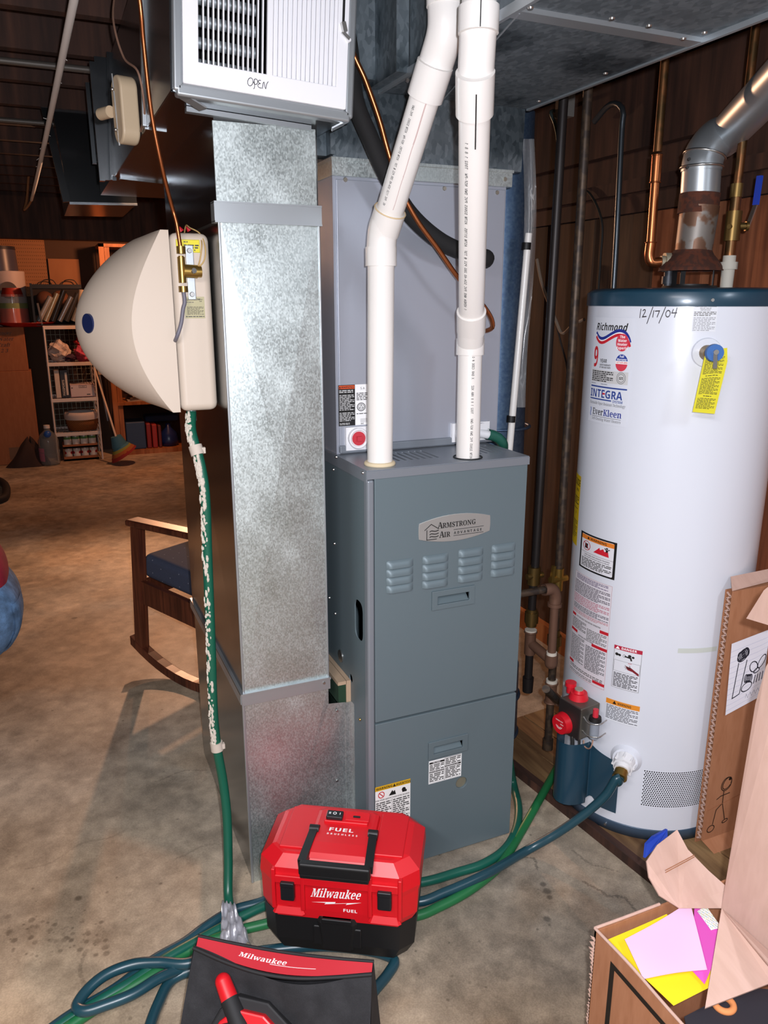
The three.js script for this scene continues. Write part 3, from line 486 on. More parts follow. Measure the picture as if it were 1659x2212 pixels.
// ---------------------------------------------------------------- supply plenum and trunk
{
  const t = thing('overhead_supply_duct', 'dull stained galvanized supply trunk rising from the coil case and running overhead', 'duct', [1.0, 1.893, -1.9]);
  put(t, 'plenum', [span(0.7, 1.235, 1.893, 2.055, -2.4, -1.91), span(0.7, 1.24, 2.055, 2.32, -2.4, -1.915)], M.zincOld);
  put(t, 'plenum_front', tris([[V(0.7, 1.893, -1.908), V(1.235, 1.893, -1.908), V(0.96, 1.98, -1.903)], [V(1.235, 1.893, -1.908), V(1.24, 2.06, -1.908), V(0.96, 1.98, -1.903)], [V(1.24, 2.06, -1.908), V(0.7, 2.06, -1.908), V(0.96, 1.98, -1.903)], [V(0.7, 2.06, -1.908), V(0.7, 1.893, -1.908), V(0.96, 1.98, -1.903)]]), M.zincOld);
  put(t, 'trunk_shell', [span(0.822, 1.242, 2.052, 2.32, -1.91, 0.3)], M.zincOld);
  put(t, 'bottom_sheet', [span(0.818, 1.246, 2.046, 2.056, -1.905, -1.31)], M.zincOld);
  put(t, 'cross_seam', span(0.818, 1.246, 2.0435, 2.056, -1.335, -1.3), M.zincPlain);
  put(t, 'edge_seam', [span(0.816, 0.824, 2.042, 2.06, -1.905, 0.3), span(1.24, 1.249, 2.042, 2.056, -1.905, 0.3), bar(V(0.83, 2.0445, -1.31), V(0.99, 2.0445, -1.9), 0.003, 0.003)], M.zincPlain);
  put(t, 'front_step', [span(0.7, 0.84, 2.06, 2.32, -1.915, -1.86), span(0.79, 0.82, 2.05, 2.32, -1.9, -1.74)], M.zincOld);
  for (const [px, py] of [[1146, 16], [1322, 39], [1402, 55], [1476, 83], [1522, 70], [1308, 158], [1164, 218]]) put(t, 'screw', screwHead(Py(px, py, 2.043), NY, 0.006), M.steel);
  put(t, 'screw', screwHead(Pz(880, 174, -1.74), NZ, 0.005), M.steel);
  put(t, 'corner_angle', [span(0.655, 0.7, 1.9, 2.32, -1.98, -1.93), span(0.69, 0.702, 1.9, 2.32, -1.935, -1.9)], M.zincOld);
}
// ---------------------------------------------------------------- white plastic vent pipes
function pvcText(w, h, s) { return print(w, h, (x) => { x.fillStyle = '#1a1a1a'; x.font = `bold ${h * 0.72}px monospace`; x.fillText(s, 0, h * 0.78, w); }, { alpha: true }); }
function curvedPrint(p0, p1, r, dir, halfW) {                // strip of print on a round pipe, facing dir
  const ax = p1.clone().sub(p0).normalize(), n = dir.clone().addScaledVector(ax, -dir.dot(ax)).normalize(), s = new THREE.Vector3().crossVectors(ax, n);
  return grid(1, 6, (u, v) => { const a = (v - 0.5) * 2 * halfW / r; return p0.clone().lerp(p1, u).addScaledVector(n, (r + 0.0004) * Math.cos(a)).addScaledVector(s, (r + 0.0004) * Math.sin(a)); });
}
{
  const R = 0.0315, a = V(0.747, 1.13, -1.736), b = V(0.751, 1.668, -1.736), c = Pd(838, 470, 1.76), d = Pd(928, 178, 1.56), e = Pd(962, 40, 1.5), f = e.clone().add(V(0.0, 0.5, 0));
  const t = thing('vent_pipe', 'white plastic vent pipe bent toward the ceiling, caulked at the furnace top', 'pipe', [a.x, 1.168, a.z]);
  put(t, 'lower_pipe', rod(a, b, R, R, 28), M.pvc);
  const el = c.clone().sub(b), k1 = b.clone().lerp(c, 0.35);
  put(t, 'lower_elbow', [rod(b.clone().add(V(0, -0.03, 0)), b.clone().add(V(0, 0.012, 0)), R * 1.16, R * 1.16, 28), tube([b.clone().add(V(0, 0.0, 0)), b.clone().add(V(0.002, 0.035, 0.002)), k1.clone().add(V(0.0, 0.03, 0.002)), c.clone().lerp(d, 0.02)], R * 1.1, 20, 24), rod(c.clone().lerp(d, -0.12), c.clone().lerp(d, 0.06), R * 1.16, R * 1.16, 28)], M.pvc);
  put(t, 'raking_pipe', rod(c, d, R, R, 28), M.pvc);
  put(t, 'upper_elbow', [rod(d.clone().lerp(c, 0.1), d.clone().lerp(c, -0.12), R * 1.18, R * 1.18, 28), tube([d, d.clone().lerp(e, 0.35).add(V(0.004, 0, 0)), e.clone().add(V(0, -0.02, 0)), e.clone().add(V(0, 0.03, 0))], R * 1.12, 20, 24), ball(R * 1.12, d.x, d.y, d.z, 24), rod(e.clone().add(V(0, 0.02, 0)), e.clone().add(V(0, 0.05, 0)), R * 1.18, R * 1.18, 28)], M.pvc);
  put(t, 'upper_pipe', rod(e, f, R, R, 28), M.pvc);
  put(t, 'caulk_ring', [torus(R * 1.06, 0.006, a.x, 1.171, a.z, Math.PI / 2)], mat(0xd8c6a4, 0.8), 'cream caulk ring');
  put(t, 'glue_ring', [(() => { const g = flat(new THREE.TorusGeometry(R * 1.15, 0.0016, 8, 32)); g.applyMatrix4(new THREE.Matrix4().makeRotationFromQuaternion(new THREE.Quaternion().setFromUnitVectors(V(0, 0, 1), d.clone().sub(c).normalize()))); const p = c.clone().lerp(d, 0.06); return g.translate(p.x, p.y, p.z); })()], mat(0xd9bf96, 0.5));
  const cam = camera.position.clone().sub(c).normalize();
  put(t, 'pipe_print', curvedPrint(c.clone().lerp(d, 0.12), c.clone().lerp(d, 0.9), R, cam.clone().addScaledVector(V(-1, 0, -0.2), 0.75), 0.0055), pvcText(1700, 50, 'KE  PVC 1120 SCH-40 280 PSI @ 73F  ASTM D1785  NSF-PW  ASTM D2665  PVC-DWV'));
  put(t, 'primer_drip', curvedPrint(c.clone().lerp(d, 0.1), c.clone().lerp(d, 0.93), R, cam.clone().addScaledVector(V(1, 0, 0.2), 0.18), 0.004), print(900, 60, (x) => { x.strokeStyle = 'rgb(196,170,166)'; x.lineCap = 'round'; for (const [x0, x1, w] of [[20, 300, 10], [300, 560, 12], [560, 890, 20]]) { x.lineWidth = w; x.beginPath(); x.moveTo(x0, 34); x.bezierCurveTo(x0 + 80, 22, x1 - 80, 44, x1, 30); x.stroke(); } }, { alpha: true }), 'dried primer drip');
}
{
  const R = 0.0305, a = V(0.992, 1.1, -1.727), b = V(0.99, 1.452, -1.727), c = Pd(1018, 692, 1.878), d = Pd(1026, 195, 1.43), e = Pd(1034, 45, 1.365), f = e.clone().add(V(0, 0.5, 0));
  const t = thing('vent_pipe', 'white plastic vent pipe rising through the slotted furnace top', 'pipe', [a.x, 1.168, a.z]);
  put(t, 'lower_pipe', rod(a, b, R, R, 28), M.pvc);
  put(t, 'collar_ring', [torus(R * 1.2, 0.002, a.x, 1.169, a.z, Math.PI / 2)], M.dark);
  put(t, 'lower_elbow', [rod(b.clone().add(V(0, -0.022, 0)), b.clone().add(V(0, 0.018, 0)), R * 1.16, R * 1.16, 28), rod(b, c, R * 1.09, R * 1.09, 28), ball(R * 1.09, b.x, b.y, b.z, 24), rod(c.clone().lerp(d, -0.06), c.clone().lerp(d, 0.05), R * 1.16, R * 1.16, 28)], M.pvc);
  put(t, 'raking_pipe', rod(c, d, R, R, 28), M.pvc);
  put(t, 'upper_elbow', [rod(d.clone().lerp(c, 0.08), d.clone().lerp(c, -0.06), R * 1.18, R * 1.18, 28), rod(d, e, R * 1.09, R * 1.09, 28), rod(e.clone().add(V(0, -0.02, 0)), e.clone().add(V(0, 0.022, 0)), R * 1.18, R * 1.18, 28), ball(R * 1.09, d.x, d.y, d.z, 24)], M.pvc);
  put(t, 'upper_pipe', rod(e, f, R, R, 28), M.pvc);
  const cam = camera.position.clone().sub(c).normalize();
  put(t, 'pipe_print', curvedPrint(c.clone().lerp(d, 0.1), c.clone().lerp(d, 0.85), R, cam.clone().addScaledVector(V(-1, 0, -0.3), 0.42), 0.0062), pvcText(1700, 44, '1 KENDA MKE PVC SCH-40 280 PSI @ 73F  ASTM D1785  ASTM D2665 PVC DWV NSF-PW  T002 1 8 8 1'));
  put(t, 'pipe_print', curvedPrint(a.clone().lerp(b, 0.2), a.clone().lerp(b, 0.93), R, cam.clone().addScaledVector(V(1, 0, 0.2), 0.28), 0.006), pvcText(1400, 60, 'ASTM D2665 PVC DWV NSF-DWV   T002 1 8 8 VMA XOZ    X BAR CODE # 0'));
  put(t, 'marker_line', [curvedPrint(d.clone().lerp(c, 0.17), d.clone().lerp(c, -0.02), R * 1.2, cam.clone().addScaledVector(V(1, 0, 0.3), 0.05), 0.0012), curvedPrint(e.clone().add(V(0, -0.02, 0)), e.clone().add(V(0, 0.05, 0)), R * 1.2, cam.clone().addScaledVector(V(1, 0, 0.3), 0.08), 0.001)], M.black);
}
// ---------------------------------------------------------------- refrigerant lines
{
  const z = -1.83, pts = [V(0.68, 2.3, -1.86), Pz(752, 90, -1.85), Pz(768, 220, z), Pz(800, 300, z), Pz(838, 385, z), Pz(885, 462, z), Pz(950, 520, z), Pz(1010, 547, z), Pz(1048, 556, z), Pz(1050, 560, -1.86), Pz(1048, 563, -1.9)];
  single('insulated_refrigerant_line', tube(pts, 0.021, 120, 16), mat(0x171718, 0.85), 'thick black foam insulated refrigerant line curving into the coil case', 'pipe');
  const zc = -1.795, q = [V(0.7, 2.3, -1.8), Pz(756, 90, zc), Pz(790, 175, zc), Pz(820, 260, zc), Pz(838, 325, zc), Pz(862, 400, zc), Pz(900, 474, zc), Pz(945, 536, zc), Pz(990, 600, zc), Pz(1040, 655, zc), Pz(1062, 690, -1.81), Pz(1064, 706, -1.82), Pz(1052, 714, -1.85), Pz(1040, 712, -1.9)];
  single('copper_refrigerant_line', tube(q, 0.0062, 140, 10), M.copper, 'thin bare copper refrigerant line running along the black insulated one', 'pipe');
}
// ---------------------------------------------------------------- drum humidifier on the return duct
{
  const X1 = 0.386, XS = 0.296, Z0 = -1.885, Z1 = -2.285, Y0 = 1.306, Y1 = 1.712;
  const t = thing('humidifier', 'beige domed drum humidifier with blue badge hung on the return duct', 'humidifier', [XS, Y0, (Z0 + Z1) / 2]);
  put(t, 'base_housing', rbox(X1 - XS, Y1 - Y0, Z0 - Z1, 0.018, (X1 + XS) / 2, (Y0 + Y1) / 2 - 0.002, (Z0 + Z1) / 2), M.beige);
  // bowed cover: closed skin from the front flank over the crown to the far flank
  const rim = (v) => { const s = Math.pow(Math.max(0, Math.sin(Math.PI * Math.min(1, v * 0.97 + 0.028))), 0.62); return s; };
  const cover = [];
  const edgeX = (v) => XS - 0.018 - 0.078 * Math.sin(Math.PI * Math.pow(v, 0.92));
  const crownX = (v) => XS - 0.03 - 0.178 * Math.pow(Math.sin(Math.PI * Math.pow(v, 0.92)), 0.72);
  const yy = (v) => Y0 - 0.002 + (Y1 - Y0 + 0.004) * v;
  cover.push(grid(40, 40, (u, v) => { const k = Math.pow(Math.sin(Math.PI * u), 0.88); return V(edgeX(v) + (crownX(v) - edgeX(v)) * k, yy(v), Z0 + (Z1 - Z0) * u); }));
  for (const z of [Z0, Z1]) cover.push(grid(6, 40, (u, v) => V(XS - 0.001 + (edgeX(v) - XS) * u, yy(v), z + (z === Z0 ? -0.002 * (1 - u) : 0.002 * (1 - u)))));
  for (const v of [0, 1]) cover.push(grid(24, 6, (u, w) => V(XS + ((edgeX(v) + (crownX(v) - edgeX(v)) * Math.pow(Math.sin(Math.PI * u), 0.88)) - XS) * w, yy(v), Z0 + (Z1 - Z0) * u)));
  put(t, 'cover', cover, M.beige);
  const zm = (Z0 + Z1) / 2;
  { const S = (u, v) => V(edgeX(v) + (crownX(v) - edgeX(v)) * Math.pow(Math.sin(Math.PI * u), 0.88), yy(v), Z0 + (Z1 - Z0) * u), p = S(0.27, 0.5), n = new THREE.Vector3().crossVectors(S(0.29, 0.5).sub(S(0.25, 0.5)), V(0, 1, 0)).normalize(); if (n.x > 0) n.negate(); const g = new THREE.CylinderGeometry(0.0225, 0.0225, 0.01, 28); put(t, 'badge', flat(along(g, p.clone().addScaledVector(n, -0.006), p.clone().addScaledVector(n, 0.002))), mat(0x16244e, 0.3), 'round dark blue badge'); }
  // labels on the flank that faces the room
  { const zl = Z0 + 0.0006, a = Pz(381, 545, zl), b = Pz(431, 518, zl);
    put(t, 'caution_label', sheetZ(a.x, b.x, a.y, b.y, zl), print(400, 200, (x, w, h) => { x.fillStyle = '#e3d51a'; x.fillRect(0, 0, w, h); x.strokeStyle = '#6b6410'; x.lineWidth = 4; x.strokeRect(6, 6, w - 12, h - 12); lines(x, 130, 24, 200, 50, 1, '#333'); lines(x, 130, 70, 380, 180, 3, '#333'); }));
    const c = Pz(400, 688, zl), d = Pz(441, 641, zl);
    put(t, 'maker_label', sheetZ(c.x, d.x, c.y, d.y, zl), print(320, 360, (x, w, h) => { x.fillStyle = '#b5ad86'; x.fillRect(0, 0, w, h); x.fillStyle = '#2a261c'; x.font = 'italic bold 52px serif'; x.fillText('Aprilaire', 10, 58); x.font = 'bold 24px sans-serif'; x.fillText('MODEL', 214, 54); x.fillText('600', 240, 84); lines(x, 40, 84, 150, 100, 1, '#444'); lines(x, 40, 160, 300, 300, 7, '#6c664e'); lines(x, 14, 318, 306, 340, 1, '#333'); })); }
  const bp = Pz(412, 589, Z0 + 0.002);
  const br = put(t, 'valve_bracket', [rbox(0.018, 0.12, 0.003, 0.0015, bp.x, bp.y, Z0 + 0.0015)], M.zincPlain, 'galvanized mounting strap');
  for (const dy of [0.048, -0.048]) put(br, 'screw', screwHead(V(bp.x, bp.y + dy, Z0 + 0.003), NZ, 0.006), M.steel);
  put(t, 'drain_spout', rod(V(0.327, Y0 + 0.01, -1.93), V(0.327, Y0 - 0.03, -1.93), 0.012), M.zincPlain);
  // low voltage wires
  put(t, 'wire', [tube([Pz(398, 505, -1.99), Pz(402, 487, -1.96), Pz(410, 492, -1.93), Pz(432, 505, -1.9), Pz(444, 540, -1.87), Pz(440, 565, -1.865), Pz(420, 584, -1.862)], 0.0016, 60, 6), tube([Pz(428, 505, -1.93), Pz(436, 530, -1.87), Pz(428, 575, -1.862), Pz(418, 586, -1.86)], 0.0016, 40, 6)], mat(0xc9a76a, 0.6));
  for (const [px, py] of [[392, 500], [410, 498]]) put(t, 'wire_nut', rod(Pz(px, py, -1.975), Pz(px - 6, py - 9, -1.975), 0.007, 0.004, 10), M.plasticRed);
}
{ // solenoid valve and feed line
  const z = -1.862, a = Pz(391, 542, z), m = Pz(393, 585, z), b = Pz(396, 625, z), r = Pz(432, 587, z);
  const t = thing('solenoid_valve', 'small brass solenoid water valve on the humidifier flank', 'valve', [m.x, m.y, m.z]);
  put(t, 'body', [rod(V(m.x, m.y + 0.03, z), V(m.x, m.y - 0.026, z), 0.0085, 0.0085, 16), rod(V(m.x, m.y + 0.018, z), V(m.x, m.y + 0.032, z), 0.006, 0.006)], M.brass);
  put(t, 'coil_barrel', [rod(V(m.x + 0.004, m.y, z), V(r.x - 0.006, r.y, z), 0.0145, 0.0145, 20), rod(V(r.x - 0.006, r.y, z), V(r.x + 0.003, r.y, z), 0.0125, 0.0125, 20)], M.brass);
  put(t, 'nut', rod(V(a.x, a.y - 0.006, z), V(a.x, a.y + 0.01, z), 0.0105, 0.0105, 6), M.brass);
  put(t, 'nut', rod(V(b.x, b.y + 0.007, z), V(b.x, b.y - 0.006, z), 0.011, 0.011, 6), M.brass);
  put(t, 'wire_stub', rod(V(r.x - 0.018, r.y, z + 0.01), V(r.x - 0.016, r.y + 0.002, z + 0.018), 0.006, 0.006, 12), M.steel);
  single('feed_tube', tube([V(b.x, b.y, z), V(b.x + 0.001, b.y - 0.03, z), Pz(396, 665, z), Pz(391, 700, z), Pz(382, 728, z - 0.004), Pz(377, 738, -1.9)], 0.0045, 40, 10), mat(0x6d6a76, 0.5), 'grey plastic feed tube under the brass solenoid valve', 'tube');
  single('copper_feed_line', tube([Pz(293, -60, -1.72), Pz(304, 20, -1.73), Pz(310, 90, -1.75), Pz(328, 250, -1.79), Pz(352, 370, -1.82), Pz(374, 455, z), V(a.x - 0.006, a.y + 0.06, z), V(a.x, a.y, z)], 0.0045, 90, 10), M.copper, 'long thin copper water line dropping from the joists to the humidifier valve', 'pipe');
}
{ // drain hose of the humidifier, crusted with scale
  const z = -1.86, P = [V(0.327, 1.296, -1.93), Pz(413, 930, -1.9), Pz(432, 1000, -1.87), Pz(442, 1060, z), Pz(448, 1200, z), Pz(456, 1400, z), Pz(461, 1540, z), Pz(468, 1610, z), Pz(482, 1690, -1.85), Pz(490, 1760, -1.83), Pz(493, 1860, -1.79), Pz(493, 1930, -1.75), Pz(496, 1962, -1.715)];
  const t = thing('drain_hose', 'green drain hose crusted with white scale hanging from the humidifier', 'hose', [P[4].x, 0.02, z]);
  const c = new THREE.CatmullRomCurve3(P, false, 'centripetal');
  put(t, 'hose_body', flat(new THREE.TubeGeometry(c, 140, 0.0125, 14)), phys(0x0d5a45, 0.4, 0, { clearcoat: 0.2, clearcoatRoughness: 0.3 }));
  const bits = [];
  for (let i = 0; i < 340; i++) { const u = 0.02 + 0.56 * Math.pow(rnd(), 0.95), p = c.getPoint(u), tn = c.getTangent(u), side = V(-0.62, 0, 0.75).addScaledVector(V(0.75, 0, 0.62), rr(-0.9, 0.6)).normalize(); side.addScaledVector(tn, -side.dot(tn)).normalize(); const g = new THREE.IcosahedronGeometry(rr(0.0015, 0.0045), 0); g.scale(1, rr(1, 3.2), 1); g.translate(...p.addScaledVector(side, 0.0118).toArray()); bits.push(flat(g)); }
  const cr = put(t, 'scale_crust', merge(bits), M.scaleWhite, 'white mineral crust'); cr.userData.kind = 'stuff';
  for (const u of [0.135, 0.585]) { const p = c.getPoint(u), n = c.getTangent(u); put(t, 'clamp', [rod(p.clone().addScaledVector(n, -0.012), p.clone().addScaledVector(n, 0.012), 0.0165, 0.0165, 18), box(0.012, 0.014, 0.012, p.x + 0.014, p.y, p.z + 0.004)], mat(0xc9bcae, 0.7), 'white plastic hose clip'); }
}

// ---------------------------------------------------------------- round duct and pipes between furnace and heater
{
  const x = 1.375, z = -2.2, R = 0.1;
  const t = thing('round_duct', 'blue grey round galvanized duct standing behind the furnace corner', 'duct', [x, 0, z]);
  const zb = mat(0xffffff, 0.45, 0.7, { map: tint(512, fbm(512, 60, 3, 611), [62, 84, 116], [96, 118, 140], 0.4) });
  put(t, 'pipe', [rod(V(x - 0.03, 2.1, z), V(x, 0.3, z), R, R, 40)], zb);
  put(t, 'boot_collar', [rod(V(x, 0.02, z), V(x, 0.3, z), R * 1.12, R * 1.08, 40), torus(R * 1.13, 0.006, x, 0.18, z, Math.PI / 2), torus(R * 1.13, 0.006, x, 0.03, z, Math.PI / 2), torus(R * 1.04, 0.005, x, 1.16, z, Math.PI / 2)], zb);
}
{ // loose plastic film and a white conduit in front of it
  const a = Pz(1140, 528, -2.03), b = Pz(1100, 975, -2.03), t = thing('conduit', 'slim white plastic conduit banded with black tape behind the furnace', 'conduit', [b.x, 0, b.z]);
  const d = a.clone().sub(b);
  put(t, 'pipe', rod(b.clone().addScaledVector(d, -1.6), a.clone().addScaledVector(d, 0.05), 0.0115, 0.0105, 16), M.pvc);
  for (const [px, py, l] of [[1137, 532, 0.02], [1104, 905, 0.02]]) { const p = Pz(px, py, -2.03), n = d.clone().normalize(); put(t, 'tape_band', rod(p.clone().addScaledVector(n, -l / 2), p.clone().addScaledVector(n, l / 2), 0.0135, 0.0135, 16), M.black); }
  const film = grid(4, 20, (u, v) => Pz(1128 + u * 26 + 8 * Math.sin(v * 5) - 28 * v * 0.4, 300 + 580 * v, -2.04 + 0.012 * Math.sin(u * 7 + v * 9)));
  single('plastic_film', film, phys(0xffffff, 0.12, 0, { transmission: 0.85, thickness: 0, roughness: 0.15 }), 'strip of loose clear plastic film hanging along the white conduit', 'film');
}
{ // furnace gas drop
  const z = -1.96, up = Pz(1192, 700, z), t = thing('gas_pipe', 'dark iron gas pipe with side loop feeding the furnace', 'pipe', [up.x, 0.3, z]);
  const x = up.x, T = (px, py) => { const p = Pz(px, py, z); return V(x - 0.016, p.y, z); };
  put(t, 'riser', rod(V(x, 2.4, z), V(x - 0.012, T(1150, 1225).y, z), 0.0132, 0.0132), M.blackPipe);
  put(t, 'cock', [rod(T(1150, 1225), T(1150, 1262), 0.021, 0.021, 8), rod(T(1150, 1243).add(V(-0.03, 0, 0.006)), T(1150, 1243).add(V(0.03, 0, 0.006)), 0.01, 0.01, 10)], M.brassDark);
  put(t, 'lower_pipe', rod(T(1150, 1262), T(1148, 1340), 0.0132), M.blackPipe);
  put(t, 'union', [rod(T(1146, 1322), T(1146, 1345), 0.0225, 0.0225, 8), rod(T(1146, 1316), T(1146, 1352), 0.0175, 0.0175)], M.brassDark);
  put(t, 'tee', [rod(T(1145, 1362), T(1145, 1412), 0.018), torus(0.018, 0.004, T(1145, 1365).x, T(1145, 1365).y, z, Math.PI / 2), rod(T(1145, 1388), T(1145, 1400).add(V(0.012, 0, 0.09)), 0.016)], M.fitting);
  put(t, 'drip_leg', [rod(T(1145, 1410), T(1145, 1468), 0.0132), rod(T(1145, 1462), T(1145, 1492), 0.0185, 0.017)], M.blackPipe);
  const e0 = T(1145, 1400).add(V(0.014, -0.012, 0.1)), e1 = V(e0.x - 0.0, T(1150, 1262).y - 0.006, e0.z);
  put(t, 'loop_elbow', [ball(0.02, e0.x, e0.y, e0.z), rod(e0, e0.clone().add(V(0, 0.03, 0)), 0.0205)], M.fitting);
  put(t, 'loop_pipe', rod(e0, e1, 0.0135), M.fitting);
  put(t, 'thread_sealant', rod(e0.clone().add(V(0, 0.03, 0)), e0.clone().add(V(0, 0.04, 0)), 0.0165), M.scaleWhite, 'white thread sealant'); put(t, 'thread_sealant', rod(T(1145, 1360), T(1145, 1366), 0.0195), M.scaleWhite);
  put(t, 'loop_elbow', [tube([e1.clone().add(V(0, -0.03, 0)), e1.clone().add(V(0, 0.0, 0)), e1.clone().add(V(-0.012, 0.022, 0)), e1.clone().add(V(-0.045, 0.026, 0))], 0.019, 16, 14), rod(e1.clone().add(V(0, -0.035, 0)), e1.clone().add(V(0, -0.024, 0)), 0.0225)], M.fitting);
  put(t, 'furnace_nipple', rod(e1.clone().add(V(-0.04, 0.026, 0)), V(1.148, e1.y + 0.026, e1.z), 0.0115), M.ironPipe);
}
{ // heater gas drop
  const z = -1.93, up = Pz(1226, 900, z), t = thing('gas_pipe', 'rusty brown gas pipe with brass cock feeding the water heater', 'pipe', [up.x, 0.1, z]);
  const x = up.x, T = (py) => V(x + 0.003, Pz(1200, py, z).y, z);
  put(t, 'riser', rod(V(x, 2.4, z), T(1240), 0.0132), M.ironPipe);
  put(t, 'cock', [rod(T(1228), T(1275), 0.0175, 0.0165, 8), rod(T(1250).add(V(-0.036, 0, 0.006)), T(1250).add(V(0.028, 0, 0.006)), 0.011, 0.011, 12)], M.brass);
  put(t, 'cock_handle', [bar(T(1252).add(V(-0.034, 0, 0.012)), T(1218).add(V(-0.03, 0, 0.014)), 0.009, 0.012)], M.brass);
  put(t, 'lower_pipe', rod(T(1270), T(1480), 0.0132), M.ironPipe);
  put(t, 'union', [rod(T(1372), T(1392), 0.024, 0.024, 8), rod(T(1360), T(1404), 0.0175)], M.brassDark);
  put(t, 'thread_sealant', [rod(T(1466), T(1474), 0.019), rod(T(1504).add(V(0.02, 0, 0.03)), T(1504).add(V(0.03, 0, 0.045)), 0.017)], M.scaleWhite, 'cream thread sealant');
  put(t, 'tee', [rod(T(1474), T(1515), 0.0185), rod(T(1496), T(1500).add(V(0.0, 0, 0.05)), 0.0165), torus(0.0185, 0.004, T(1474).x, T(1474).y, z, Math.PI / 2), torus(0.0185, 0.004, T(1513).x, T(1513).y, z, Math.PI / 2)], M.fitting);
  put(t, 'inlet_nipple', rod(T(1500).add(V(0, 0, 0.04)), V(1.33, 0.4, -1.79), 0.0125), M.ironPipe);
  put(t, 'drip_leg', [rod(T(1510), T(1600), 0.0132), rod(T(1592), T(1612), 0.018)], M.ironPipe);
}
{ // other pipes on the plank wall
  const a = Px(1326, 612, 1.99), t = Px(1346, 240, 1.99);
  single('grey_conduit', tube([V(t.x, a.y - 1.2, a.z), a, t.clone().add(V(0, -0.05, 0)), t, t.clone().add(V(0, 0.028, -0.03)), t.clone().add(V(0, 0.035, -0.08)), t.clone().add(V(0, -0.005, -0.16))], 0.0105, 80, 12), mat(0x5f666c, 0.35, 0.8), 'thin grey steel conduit on the plank wall bending over at the top', 'conduit');
  const c = Px(1205, 300, 1.92), e = Px(1190, 245, 1.92);
  single('bent_tube', tube([e.clone().add(V(0.13, 0.03, -0.12)), e.clone().add(V(0.06, 0.025, -0.06)), e, Px(1199, 268, 1.92), c, Px(1205, 400, 1.92), Px(1202, 520, 1.92)], 0.007, 40, 10), mat(0x6a7a78, 0.35, 0.7), 'short bent steel tube behind the dark gas pipe', 'tube');
  // loose cables looping on the wall
  single('wall_cable', tube([Px(1250, 405, 2.02), Px(1275, 420, 2.02), Px(1300, 480, 2.02), Px(1297, 560, 2.02), Px(1292, 640, 2.02), Px(1290, 760, 2.02)], 0.005, 50, 8), mat(0x1b1714, 0.7), 'black cable looping down the plank wall by the conduit', 'cable');
  single('wall_cable', tube([Px(1160, 560, 2.0), Px(1170, 610, 2.0), Px(1200, 690, 2.0), Px(1215, 720, 2.0), Px(1240, 700, 2.0), Px(1262, 690, 2.0)], 0.007, 50, 8), mat(0x8c7a6a, 0.7), 'pale tangled cable low on the plank wall behind the gas pipes', 'cable');
  single('wall_cable', tube([Px(1180, 620, 2.01), Px(1210, 735, 2.01), Px(1225, 800, 2.01), Px(1222, 880, 2.01)], 0.0045, 40, 8), mat(0x2a2220, 0.7), 'dark cable hanging straight down between the two gas pipes', 'cable');
  const b = Px(1222, 205, 1.95);
  single('junction_box', rbox(0.05, 0.12, 0.06, 0.004, b.x, b.y - 0.02, b.z), mat(0x8f8b86, 0.5, 0.3), 'small pale junction box high on the wall behind the gas pipes', 'box');
}
